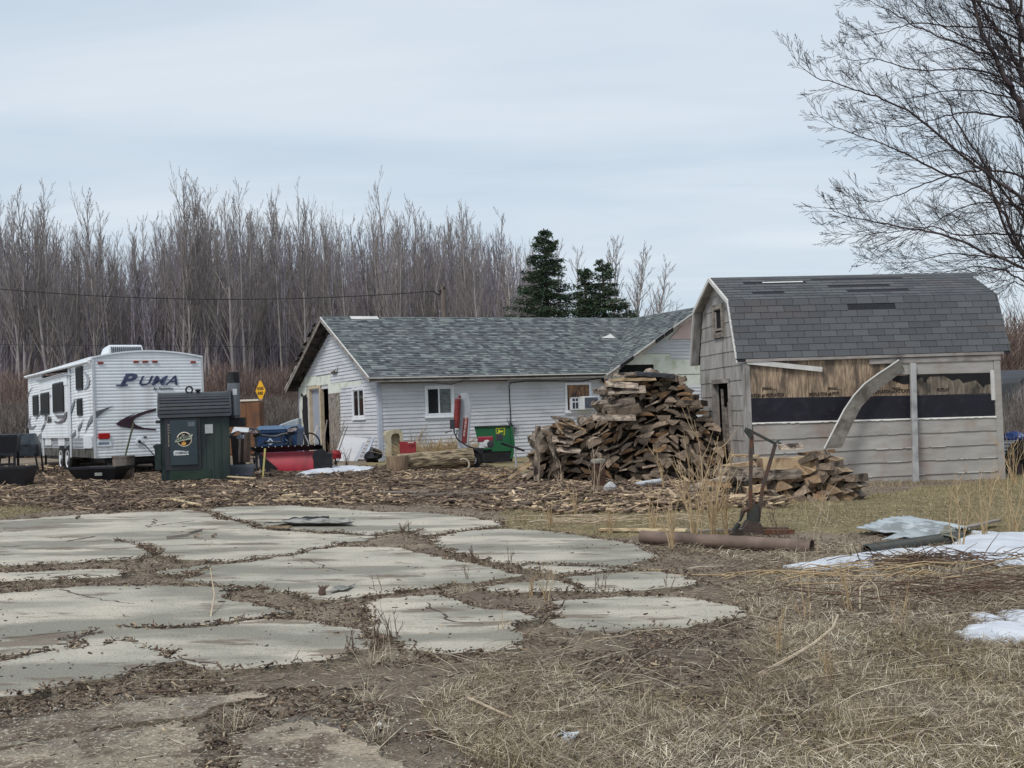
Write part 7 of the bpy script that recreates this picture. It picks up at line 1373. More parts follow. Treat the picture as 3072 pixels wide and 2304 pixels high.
# ---------------------------------------------------------------- weeds and saplings
def weed(name, x, y, hgt, n, spread, mt, label, grp=None, r0=.006, cat='weed', branch=3, curve=.25, seed=None, lean=(0, 0)):
    R = random.Random(seed if seed is not None else int(x*1000+y*77)); m = MB()
    for i in range(n):
        az = R.random()*6.28; h_ = hgt*R.uniform(.45, 1); sp = spread*R.uniform(.2, 1); P = [Vector((R.gauss(0, .03)*spread*2, R.gauss(0, .03), -.02))]; k = 6
        d = Vector((cos(az)*sp+lean[0], sin(az)*sp+lean[1], 1)).normalized(); w_ = Vector((R.gauss(0, curve), R.gauss(0, curve), 0))
        for j in range(k): P.append(P[-1]+d*h_/k); d = (d+w_/k+Vector((R.gauss(0, .06), R.gauss(0, .06), 0))).normalized()
        rr = [r0*(1-.75*j/k) for j in range(k+1)]; m.tube(P, rr, 4, R.random(), False)
        for b in range(branch):
            j = R.randint(2, k-1); q_ = P[j]; bd = (d+Vector((R.gauss(0, .5), R.gauss(0, .5), R.uniform(-.1, .4)))).normalized(); l_ = h_*R.uniform(.12, .35); m.tube([q_, q_+bd*l_*.5, q_+bd*l_+Vector((0, 0, l_*.2))], [r0*.5, r0*.4, r0*.2], 3, R.random(), False)
    o = m.build(name, mt); o.location = (x, y, gz(x, 0)); return tag(o, label, cat, grp)
for i, (px, h_, n, lb) in enumerate((((2085, 1640), 1.15, 9, 'tall tan sapling clump rising before the middle of the big pile'), ((2140, 1625), 1.3, 10, 'tall tan sapling clump left of the iron implement'), ((2180, 1612), 1.0, 7, 'thin tan stems just left of the iron implement'), ((2020, 1650), .7, 7, 'low tan weed clump left of the tall saplings'), ((1960, 1600), .55, 6, 'sparse stems behind the left part of the brown tube'))):
    p = G(*px); weed('sapling_clump', p.x, p.y, h_, n, .22, M_reed, lb, 'tan sapling clumps around the brown tube', .0085, 'sapling', 4, .3)
for i, (px, h_, n, lb, mt) in enumerate((((1790, 1480), .75, 5, 'pale branchy weed at the rusty post before the pile', M_stick), ((1680, 1470), .6, 4, 'pale branchy weed before the left half of the big pile', M_stick), ((1990, 1470), .9, 4, 'leafless weed before the right half of the big pile', M_reed), ((2450, 1660), .75, 3, 'bare branching stem right of the brown tube end', M_stick), ((2340, 1640), .55, 4, 'dark upright twigs by the end of the iron base beam', M_stickd),
      ((2880, 1650), .75, 5, 'tan bush stems at the edge of the big snow bank', M_reed), ((2960, 1620), .95, 7, 'taller tan bush at the right of the snow bank', M_reed), ((3040, 1600), 1.0, 9, 'reddish tan bush at the right edge behind the snow', M_reed), ((2330, 1980), .42, 5, 'upright tan weed in the right foreground grass', M_reed), ((2420, 1870), .38, 4, 'small upright weed beside the lower right slab', M_reed), ((2700, 1900), .35, 5, 'straw-coloured weed near the small snow patches', M_reed), ((2550, 1830), .35, 6, 'weed tuft in the middle of the right grass', M_reed), ((2490, 2060), .3, 5, 'weed tuft right of the hooked branch', M_reed),
      ((1135, 1955), .3, 9, 'dark stems left of the lower middle slab', M_stickd), ((1180, 1930), .26, 7, 'branchy dark weed on the left edge of the lower middle slab', M_stickd), ((1050, 1960), .2, 6, 'small dark stems at the front of the wide left slab', M_stickd), ((1640, 1800), .3, 7, 'weed clump between the middle slabs', M_reed), ((1590, 1790), .22, 7, 'low weed clump between the middle slabs, left one', M_reed), ((1805, 1776), .22, 5, 'dark stubby weed on the small right slab', M_stickd), ((1405, 1745), .2, 3, 'pair of thin stems at the edge of the centre slab', M_stickd), ((1130, 1780), .24, 2, 'single slanting stem left of the paper-thin metal strips', M_stickd), ((2005, 1770), .22, 3, 'two dark stems at the right end of the small slabs', M_stickd), ((1530, 1690), .22, 4, 'small twigs on the upper right slab edge', M_stickd), ((1420, 1685), .18, 6, 'twiggy weed in the crack above the centre slab', M_stickd), ((1210, 1600), .2, 8, 'low bushy weed at the top of the middle crack', M_stickd), ((1500, 1900), .2, 3, 'thin stem right of the lower middle slab', M_reed), ((1730, 1550), .45, 8, 'tan weeds at the upper right end of the slabs', M_reed), ((1830, 1600), .4, 8, 'tan weeds above the left end of the brown tube', M_reed), ((1650, 1580), .3, 8, 'fallen tan stems at the top right of the slabs', M_reed),
      ((2560, 1440), .8, 6, 'dark weeds at the shed wall right of the small pile', M_stickd), ((2650, 1435), .6, 5, 'dark weeds at the shed wall left of the leaning post', M_stickd), ((2780, 1430), .75, 8, 'dark weeds at the shed wall right of the leaning post', M_stickd), ((2880, 1432), .7, 7, 'dark weeds before the right part of the shed wall', M_stickd), ((2960, 1436), .6, 6, 'dark weeds at the right corner of the shed', M_stickd), ((3040, 1450), .9, 10, 'tangled tan weeds right of the shed corner', M_reed),
      ((1010, 1400), .8, 9, 'dark bush in front of the loose siding panel', M_stickd), ((1040, 1398), .55, 8, 'low dark bush right of the plow end', M_stickd), ((985, 1375), .7, 8, 'dark bush standing in the open wall of the house', M_stickd), ((1245, 1380), 1.1, 34, 'tall grey weeds behind the big log', M_stick), ((1215, 1375), 1.0, 30, 'grey seed-headed weeds in front of the cream tub', M_stick), ((1500, 1384), .55, 6, 'pale stems in front of the green cart', M_stick), ((1520, 1384), .45, 5, 'smaller pale stems at the right of the green cart', M_stick))):
    p = G(*px); weed('weed', p.x, p.y, h_, n, .25 if h_ < .5 else .35, mt, lb, None, .0035 if p.y < 10 else (.006 if p.y < 18 else .008 if n < 20 else .011), 'weed', 3 if n < 12 else 5, .35)
p = G(1305, 1392); m = MB(); R = random.Random(4)
for i in range(620):
    q_ = Vector((R.gauss(0, .26), R.gauss(0, .12), R.random()*.15)); d = Vector((q_.x*1.6+R.gauss(0, .2), R.gauss(0, .2), R.uniform(.3, .75))); m.tube([q_, q_+d*.3, q_+d*.55+Vector((R.gauss(0, .08), 0, -.02))], [.006, .005, .003], 3, R.random(), False)
o = m.build('tumbleweed', M_reed); o.scale = (1.25, 1, 1.35); o.location = (p.x, p.y+.8, gz(p.x, 0)); tag(o, 'dense tan tuft of dead brush behind the big log', 'bush')
# brush heap on the snow edge
p = G(2790, 1700); m = MB(); R = random.Random(9)
for i in range(330):
    q_ = Vector((R.gauss(0, .28), R.gauss(0, .10), R.random()*.09)); az = R.gauss(0, .6); l_ = R.uniform(.08, .3); d = Vector((cos(az)*R.choice((-1, 1)), sin(az), R.gauss(.12, .25))); m.tube([q_, q_+d*l_*.5, q_+d*l_+Vector((0, 0, -.02))], [.0045, .004, .002], 3, R.random(), False)
o = m.build('brush_heap', M_stickd); o.location = (p.x, p.y, gz(p.x, 0)); tag(o, 'dark heap of brush on the front edge of the big snow bank', 'brush')
for j, (px, n, lb, az0) in enumerate((((2800, 1790), 60, 'sheaf of long grey canes lying flat in the right middle distance', 0), ((2550, 1740), 40, 'tangle of long canes before the black drain pipe', .25), ((1830, 1570), 30, 'pale canes lying toward the upper right slab', -.3))):
    p = G(*px); m = MB(); R = random.Random(20+j)
    for i in range(n):
        q_ = Vector((R.gauss(0, .5), R.gauss(0, .22), R.uniform(.01, .07))); az = az0+R.gauss(0, .28)+(PI if R.random() < .5 else 0); l_ = R.uniform(.3, .9); d = Vector((cos(az), sin(az), R.gauss(0, .04))); m.tube([q_, q_+d*l_*.35+Vector((0, 0, R.uniform(0, .05))), q_+d*l_*.7+Vector((0, R.gauss(0, .03), R.uniform(0, .05))), q_+d*l_], [.005, .0045, .004, .002], 4, R.random(), False)
    o = m.build('cane_sheaf', M_stick if j == 2 else M_stickd if j == 0 else M_reed, smooth=True); o.location = (p.x, p.y, gz(p.x, 0)); tag(o, lb, 'brush')

# tangled dead brush and grass tufts over the right foreground
def tangle(name, n, keep, y0, y1, L0, L1, r_, mt, label, el=(0, .35), cat='brush', curl=.5):
    x, y = scatter(n, y0, y1, keep); n = len(x); L_ = L0*(L1/L0)**RNG.random(n); az = RNG.random(n)*6.28; e = RNG.uniform(el[0], el[1], n); P = np.stack([x, y, SLOPE*x+.004+.03*RNG.random(n)], -1); d = np.stack([np.cos(az)*np.cos(e), np.sin(az)*np.cos(e), np.sin(e)], -1); A, B, ra, rb = [], [], [], []
    tw = RNG.normal(0, curl, n); k = 4; rr = r_*(.6+.8*RNG.random(n))*np.maximum(1, y/8)
    for j in range(k):
        Q = P+d*(L_/k)[:, None]; Q[:, 2] = np.maximum(Q[:, 2], SLOPE*Q[:, 0]+.004); A.append(P); B.append(Q); ra.append(rr*(1-.2*j)); rb.append(rr*(1-.2*(j+1))); P = Q
        c_, s_ = np.cos(tw/k), np.sin(tw/k); d = np.stack([d[:, 0]*c_-d[:, 1]*s_, d[:, 0]*s_+d[:, 1]*c_, d[:, 2]-.22*RNG.random(n)], -1)+RNG.normal(0, .06, d.shape); d /= np.linalg.norm(d, axis=1, keepdims=True)
    V_, F_ = tubes_np((np.concatenate(A), np.concatenate(B), np.concatenate(ra), np.concatenate(rb)), 3); return tag(link(name, npmesh(name, V_, F_, mt, v=np.tile(np.repeat(RNG.random(n), 3), k))), label, cat, kind='stuff')
Z_tan = zone([(1450, 1640), (2000, 1640), (2300, 1690), (3200, 1720), (3200, 2060), (2700, 2020), (2300, 2130), (1700, 2150), (1300, 2060), (1500, 1960), (2100, 1880), (2250, 1800), (2150, 1700)])
kt = lambda x, y: np.where(zmask(Z_tan, x, y, .25, 1.4, 12) & not_slab(x, y), np.clip(fbm(x*1.6, y*1.6, 120)*2.8-.85, .06, 1), 0)
tangle('tangled_brush', 9500, kt, 4.8, 12.5, .12, .5, .0019, M_straw, 'tangled pale dead stems across the right middle ground', (0, .45))
tangle('dark_twigs', 5000, kt, 4.8, 12.5, .08, .4, .0017, M_litter, 'dark twigs tangled among the dead stems at right', (0, .3))
cx, cy = scatter(240, 4.3, 12, lambda x, y: np.where((zmask(Z_straw, x, y, .3, 1.3, 5) | (RNG.random(x.shape) < .12)) & not_slab(x, y) & nosnow(x, y), .8, 0))
rep = 70; tx_ = np.repeat(cx, rep)+RNG.normal(0, .035, len(cx)*rep); ty_ = np.repeat(cy, rep)+RNG.normal(0, .035, len(cx)*rep); hh_ = np.repeat(RNG.uniform(.05, .14, len(cx)), rep)
blades('grass_tufts', tx_, ty_, hh_, .0026, (.35, 1.45), np.clip(.35+.6*RNG.random(len(tx_)), 0, 1), M_straw, label='small upright tufts of dead grass')

# ---------------------------------------------------------------- trees
def grow(R, P0, d0, L_, r0, lvl, S, maxl, up=.12, side=.7, k=5, dens=(6, 5, 4), rt=.3, ang=(.5, .9), wig=.10, minr=.004):
    """records limb segments into S[level]"""
    P = [Vector(P0)]; d = Vector(d0).normalized()
    for j in range(k):
        P.append(P[-1]+d*(L_/k)); d = (d+Vector((R.gauss(0, wig), R.gauss(0, wig), R.gauss(0, wig)+up))).normalized()
    for j in range(k): S[min(lvl, len(S)-1)].append((P[j], P[j+1], max(minr, r0*(1-(1-rt)*j/k)), max(minr, r0*(1-(1-rt)*(j+1)/k))))
    if lvl < maxl:
        nb = dens[min(lvl, len(dens)-1)]
        for b in range(nb):
            t = (.18 if lvl else .3)+(.8 if lvl else .68)*(b+R.random())/nb; j = min(k-1, int(t*k)); q_ = P[j].lerp(P[j+1], t*k-j); dd = (P[j+1]-P[j]).normalized(); a = R.uniform(*ang); perp = dd.cross(Vector((R.gauss(0, 1), R.gauss(0, 1), R.gauss(0, 1)))).normalized()
            grow(R, q_, dd*cos(a)+perp*sin(a), L_*(1-t*.55)*R.uniform(.35, .6)*side, max(minr, r0*(1-(1-rt)*t)*.5), lvl+1, S, maxl, up, side, max(3, k-1), dens, rt, ang, wig, minr)
def segs(S): 
    A = np.array([tuple(s[0]) for s in S]); B = np.array([tuple(s[1]) for s in S]); return A, B, np.array([s[2] for s in S]), np.array([s[3] for s in S])
M_ftrunk = mat('pale_poplar_bark', C(128,122,122), C(158,150,148), rough=.95, scale=3, stretch=(1, 1, .5), rnd=.2)
M_ftwig = mat('poplar_twigs', C(122,115,113), C(146,138,134), rough=.95, scale=2, rnd=.25)
M_fdark = mat('purple_grey_stems', C(122,116,128), C(156,148,158), rough=.95, scale=.35, stretch=(1, 1, .3), attr=.4)
FP = []
for i in range(13):
    R = random.Random(100+i); S = [[], [], []]; H_ = 1.0
    # trunk to unit height 12 m with ascending limbs
    P = [Vector((0, 0, -.3))]; d = Vector((R.gauss(0, .03), R.gauss(0, .03), 1)); hh = 12.0; k = 12
    for j in range(k): P.append(P[-1]+d.normalized()*hh/k); d += Vector((R.gauss(0, .035), R.gauss(0, .035), 0))
    for j in range(k): S[0].append((P[j], P[j+1], .13*(1-j/k*.9)*(.8+.04*i), .13*(1-(j+1)/k*.9)*(.8+.04*i)))
    nb = 30+(i*7) % 17
    for b in range(nb):
        t = .32+.67*(b+R.random())/nb; j = min(k-1, int(t*k)); q_ = P[j].lerp(P[j+1], t*k-j); az = R.random()*6.28; el = R.uniform(.95, 1.35); L_ = (1-t)*R.uniform(2.4, 5.2)+.6
        if i in (2, 5) and b % 6 == 0: L_ *= 1.4
        grow(R, q_, (cos(az)*cos(el), sin(az)*cos(el), sin(el)), L_*(1.25 if b % 5 == 0 else .8), .05*(1-t)+.012, 0, [S[1], S[2], S[2]], 2, up=.035, side=.9, k=4, dens=(5, 3), ang=(.22, .5), wig=.035, minr=.0055)
    tr = npmesh('trunk', *tubes_np(segs(S[0]), 6), M_ftrunk, smooth=True); V1, F1 = tubes_np(segs(S[1]), 3); V2, F2 = tubes_np(segs(S[2]), 3); cr = npmesh('crown', np.concatenate([V1, V2]), np.concatenate([F1, F2+len(V1)]), M_ftwig); FP.append((tr, cr))
# skyline of the wood in source pixels
sky_px = [(-150, 620), (0, 600), (50, 555), (100, 590), (140, 580), (180, 660), (230, 680), (270, 615), (330, 650), (380, 720), (420, 700), (470, 640), (500, 630), (560, 545), (620, 570), (650, 570), (690, 600), (730, 550), (780, 620), (800, 590), (850, 580), (890, 600), (930, 585), (980, 620), (1040, 650), (1100, 620), (1150, 570), (1200, 580), (1260, 600), (1330, 640), (1400, 610), (1440, 620), (1490, 610), (1540, 660), (1590, 680), (1650, 720)]
def skyz(px, Yd): y = np.interp(px, [a for a, b in sky_px], [b for a, b in sky_px]); return AT(px, float(y), Yd).z
R = random.Random(5); nT = 0
LB = 'slim leafless tree in the dense wood behind the trailer and house'
def put(i, x, y, H_, lab=LB, grp='leafless trees of the wood behind', lean=0, name='bare_tree'):
    t = bpy.data.objects.new(name, None); COL.objects.link(t); t.location = (x, y, gz(max(-30, min(30, x)), 0)*max(0, 1-(y-60)/200)-.1); s_ = H_/12; w_ = R.uniform(.62, .95); t.scale = (s_*w_, s_*w_, s_); t.rotation_euler = (0, lean, R.random()*6.28); tag(t, lab, 'tree', grp)
    link('trunk', FP[i][0], t); link('crown', FP[i][1], t); return t
for k in range(262):
    if k < 90: Yd = R.uniform(60, 70); pxx = -120+1760*(k+R.random())/90
    else: Yd = R.uniform(70, 100); pxx = R.uniform(-120, 1650)
    x = AT(pxx, 1200, Yd).x; H_ = skyz(pxx, Yd)*(R.uniform(.86, 1.0) if k < 90 else R.uniform(.76, .98)); put(R.randint(0, 12), x, Yd, max(4, H_), lean=R.gauss(0, .03))
# the tall individual trees of the skyline
for pxx, py, i, lb in ((60, 548, 1, 'tall forking tree above the left end of the trailer'), (140, 562, 3, 'tall slender tree second from the left on the skyline'), (290, 600, 2, 'broad forking tree above the trailer'), (570, 535, 2, 'tallest forking tree left of the middle of the skyline'), (640, 560, 4, 'slender leaning tree right of the tallest forked one'), (728, 545, 3, 'narrow tall tree above the road sign'), (845, 572, 1, 'tall upswept tree between the sign and the house gable'), (920, 580, 5, 'columnar tree just left of the house roof peak'), (1170, 540, 5, 'tallest tree above the middle of the house roof'), (1420, 600, 2, 'fine-twigged tree above the house roof left of the spruces')):
    Yd = 61; put(i, AT(pxx, 1200, Yd).x, Yd, AT(pxx, py, Yd).z, lb, 'tall trees of the skyline')
for pxx, py, ln, lb in ((1690, 700, -.02, 'thin bare poplar just left of the leftmost one behind the spruces'), (1745, 720, .0, 'thin bare poplar between the two spruces'), (1880, 715, .05, 'short bare poplar between the taller ones right of the small spruce'), (1955, 740, .16, 'fine bare poplar third from the right behind the spruces'), (1960, 830, .42, 'low bare limb leaning hardest right beyond the house roof'), (1790, 690, .0, 'leftmost bare poplar behind the spruces'), (1850, 690, .06, 'bare poplar directly behind the small spruce'), (1910, 695, .12, 'bare poplar right of the small spruce, second from right'), (1930, 790, .3, 'rightmost bare poplar, leaning right behind the small spruce')):
    Yd = 64; t = put(R.randint(0, 4), AT(pxx-ln*350, 1200, Yd).x, Yd, AT(pxx, py, Yd).z, lb, 'bare poplars behind the spruces', ln); t.rotation_euler = (0, ln, 0); t.scale = (t.scale[2]*1.15, t.scale[2]*1.15, t.scale[2])
# the mass of the wood: thousands of thin stems as one thing
n = 3600; px_ = RNG.uniform(-180, 1620, n); Yd = RNG.uniform(64, 112, n); X = (px_-1536)/FPX*Yd; top = np.array([skyz(a, b) for a, b in zip(px_, Yd)])*RNG.uniform(.45, .92, n); sl_ = []
for j in range(n):
    x, y, h_ = X[j], Yd[j], top[j]; lx, ly = RNG.normal(0, .035, 2); r_ = RNG.uniform(.03, .075); p0 = np.array([x, y, -.2]); p1 = p0+np.array([lx*h_*.5, ly*h_*.5, h_*.55]); p2 = p1+np.array([lx*h_*.7, ly*h_*.7, h_*.45]); sl_.append((p0, p1, r_, r_*.7)); sl_.append((p1, p2, r_*.7, r_*.15))
    for b in range(11):
        t = RNG.uniform(.12, .95); q_ = p0+(p2-p0)*t; a = RNG.random()*6.28; e = RNG.uniform(.9, 1.35); l_ = (1-t)*RNG.uniform(1.2, 3.2)+.5; q1 = q_+np.array([cos(a)*cos(e), sin(a)*cos(e), sin(e)])*l_; sl_.append((q_, q1, .018, .007)); 
        for c_ in range(2): tt_ = RNG.uniform(.3, .9); a2 = RNG.random()*6.28; q2 = q_+(q1-q_)*tt_; sl_.append((q2, q2+np.array([cos(a2)*.3, sin(a2)*.3, .6])*l_*.5, .01, .006))
V_, F_ = tubes_np(segs(sl_), 3); vv = np.repeat(RNG.random(len(sl_)), 3); tag(link('woodland', npmesh('woodland', V_, F_, M_fdark, v=vv)), 'grey-purple mass of thin leafless stems filling the wood', 'woodland', kind='stuff')
# far dark wall of the wood, and the red-brown scrub before it
n = 5200; px_ = RNG.uniform(-200, 1560, n); Yd = RNG.uniform(100, 125, n); X = (px_-1536)/FPX*Yd; h_ = np.array([skyz(a, 110) for a in px_])*RNG.uniform(.35, .66, n); A = np.stack([X, Yd, np.full(n, -.5)], -1); B = A+np.stack([RNG.normal(0, .4, n), RNG.normal(0, .4, n), h_], -1)
V_, F_ = tubes_np((A, B, RNG.uniform(.05, .12, n), np.full(n, .03)), 3); tag(link('far_woodland', npmesh('far_woodland', V_, F_, M_fdark, v=np.repeat(RNG.random(n), 3))), 'darkest far stems deep in the wood', 'woodland', kind='stuff')
M_scrub = mat('red_scrub', C(98,72,62), scale=2, aramp=[(0, C(92,76,72)), (.5, C(118,97,90)), (.8, C(136,118,108)), (1, C(158,146,137))], rough=.95)
M_scrubg = mat('grey_scrub', C(90,84,80), scale=2, aramp=[(0, C(78,72,68)), (.5, C(112,104,100)), (1, C(150,142,136))], rough=.95)
def scrub(name, label, n, px0, px1, Y0, Y1, h0, h1, mt, r_=.014, fan=.12, tw=4):
    px_ = RNG.uniform(px0, px1, n); Yd = RNG.uniform(Y0, Y1, n); X = (px_-1536)/FPX*Yd; h_ = RNG.uniform(h0, h1, n)*(.8+.4*fbm(X*.5, Yd*.5, 5)); A = np.stack([X, Yd, gz(np.clip(X, -30, 30), 0)*np.clip(1-(Yd-60)/200, 0, 1)-.1], -1); B = A+np.stack([RNG.normal(0, fan, n)*h_, RNG.normal(0, fan, n)*h_, h_], -1); AA, BB = [A], [B]
    for k in range(tw): t = RNG.uniform(.3, .95, (n, 1)); q_ = A+(B-A)*t; AA.append(q_); BB.append(q_+np.stack([RNG.normal(0, .22, n), RNG.normal(0, .2, n), RNG.uniform(.2, .6, n)], -1)*h_[:, None]*.45)
    A, B = np.concatenate(AA), np.concatenate(BB); ra = np.full(len(A), r_*.7); ra[:n] = r_; V_, F_ = tubes_np((A, B, ra, ra*.5), 3); return tag(link(name, npmesh(name, V_, F_, mt, v=np.repeat(RNG.random(len(A)), 3))), label, 'scrub', kind='stuff')
scrub('red_scrub', 'red-brown scrub along the foot of the wood', 5200, -200, 1000, 52, 60, 2.2, 3.7, M_scrub, .015, .06)
scrub('grey_reeds', 'grey upright reeds in front of the red-brown scrub', 5200, -200, 1000, 44, 52, 1.0, 2.1, M_scrubg, .012, .05)
scrub('right_scrub', 'reddish leafless scrub beyond the shed at the right edge', 2200, 2960, 3400, 55, 75, 4.2, 6.0, M_scrub, .02, .1, 5)
scrub('right_near_scrub', 'tangled grey scrub just right of the shed', 420, 3000, 3250, 25, 30, .8, 1.9, M_scrubg, .008, .14, 5)
scrub('treetop_haze', 'thin far treetops peeking over the shed roof', 60, 2350, 2500, 60, 70, 7.2, 8.0, M_ftwig, .02, .03, 4) if False else None

# spruces
M_needle = mat('spruce_needles', C(26,38,30), C(44,60,46), rough=.9, scale=1.2, aramp=[(0, C(34,50,40)), (.5, C(54,72,54)), (.85, C(76,90,66)), (1, C(104,96,74))])
M_sbark = mat('spruce_bark', C(60,50,44), C(84,72,62), scale=5)
def spruce(pxb, pyt, Yd, wid, label, seed, irr=.25, twin=False):
    R = random.Random(seed); rg = np.random.default_rng(seed); p = AT(pxb, 1200, Yd); zt = AT(pxb, pyt, Yd).z; t = thing('spruce', label, 'tree', (p.x, Yd, 0)); m = MB(); m.tube([(0, 0, 0), (.05, 0, zt*.5), (0, 0, zt)], [.22, .12, .015], 8); 
    A, L_, D, W = [], [], [], []; z = 1.0; br = []
    while z < zt-.1:
        f = 1-z/zt; R_ = wid*f*R.uniform(.78, 1.2)+.16
        for k in range(R.randint(5, 7)):
            az = R.random()*6.28; l_ = R_*R.uniform(1-irr*1.6, 1.05); dr = -.18-.25*f+(.5 if f < .12 else 0)
            if twin and R.random() < .28: continue
            q_ = [Vector((0, 0, z)), Vector((cos(az)*l_*.5, sin(az)*l_*.5, z+dr*l_*.5+.05)), Vector((cos(az)*l_, sin(az)*l_, z+dr*l_*.8+.16*l_))]; m.tube(q_, [.03*f+.01, .02*f+.006, .004], 4, .5, False); br.append((q_, l_, az))
        z += R.uniform(.10, .16)
    m.build('trunk', M_sbark, t)
    C0, DD, LL, WW = [], [], [], []
    for q_, l_, az in br:
        nn = int(34+l_*105)
        for i in range(nn):
            s_ = R.random()**.75; a = q_[0].lerp(q_[1], s_*2) if s_ < .5 else q_[1].lerp(q_[2], s_*2-1); sp = .10+.30*l_*(1-abs(s_-.45)); lat = R.gauss(0, sp*.55)
            C0.append((a.x-sin(az)*lat, a.y+cos(az)*lat, a.z-abs(lat)*.25-R.random()*.10)); da = az+R.gauss(0, .7); DD.append((cos(da), sin(da), R.gauss(-.1, .35))); LL.append(R.uniform(.06, .15)); WW.append(R.uniform(.012, .03))
    C0, DD, LL, WW = map(np.array, (C0, DD, LL, WW)); DD /= np.linalg.norm(DD, axis=1, keepdims=True); sd_ = np.cross(DD, rg.normal(size=DD.shape)); sd_ /= np.linalg.norm(sd_, axis=1, keepdims=True)
    V_ = np.stack([C0-sd_*WW[:, None]*.5, C0+DD*LL[:, None]*.5-sd_*WW[:, None], C0+DD*LL[:, None], C0+DD*LL[:, None]*.5+sd_*WW[:, None]], 1).reshape(-1, 3); F_ = np.arange(len(V_)).reshape(-1, 4); clump = fbm(C0[:, 0]*1.8+C0[:, 1], C0[:, 2]*2.2, 3)
    link('crown', npmesh('crown', V_, F_, M_needle, v=np.clip(clump+rg.normal(0, .15, len(C0)), 0, 1)), t)
spruce(1650, 684, 47, 4.1, 'taller dense dark spruce behind the house roof', 3)
spruce(1822, 775, 46, 4.2, 'smaller ragged spruce right of the tall one', 8, .35, True)
spruce(1768, 800, 45.5, 2.2, 'short brownish spruce spire between the two larger ones', 12, .35, True)

# utility pole and wires
M_pole = mat('pole_wood', C(96,86,80), C(120,108,100), scale=4, stretch=(1, 1, .3))
p = AT(1331, 900, 52); t = thing('utility_pole', 'wooden utility pole behind the house roof', 'utility pole', (p.x, 52, 0)); zt = AT(1331, 857, 52).z
m = MB(); m.tube([(0, 0, 0), (0, 0, zt)], [.16, .12], 10); m.build('pole', M_pole, t); m = MB(); m.at((-.14, -.1, zt-.25)); m.lathe([(.03, -.05), (.05, 0), (.03, .08)], 8); m.at((.05, -.12, zt-.12)); m.lathe([(.03, -.05), (.05, 0), (.03, .08)], 8); m.build('insulator', M_black, t)
def wire(label, px, r_):
    P = [AT(a, b, c) for a, b, c in px]; m = MB(); m.tube([q_-P[0] for q_ in P], r_, 5); o = m.build('wire', M_cable, smooth=True); o.location = P[0]; tag(o, label, 'wire')
def cat(pts, n=24):
    xs = np.linspace(pts[0][0], pts[-1][0], n); c = np.polyfit([q_[0] for q_ in pts], [q_[1] for q_ in pts], 2); return [(float(x), float(np.polyval(c, x)), pts[0][2]+(pts[-1][2]-pts[0][2])*(x-pts[0][0])/(pts[-1][0]-pts[0][0])) for x in xs]
wire('thick black wire sagging from the left edge to the utility pole', cat([(-60, 860, 50), (0, 869, 50), (360, 889, 50), (720, 898, 51), (1100, 889, 52), (1300, 872, 52)]), .02)
wire('lower thin wire running across the wood behind the trailer', cat([(-60, 1033, 52), (400, 1037, 52), (900, 1041, 53), (1000, 1042, 53)]), .012)
wire('dark loop of cable hanging at the utility pole', [(1300, 872, 52), (1306, 880, 52), (1316, 883, 52), (1324, 878, 52), (1330, 866, 52)], .03)

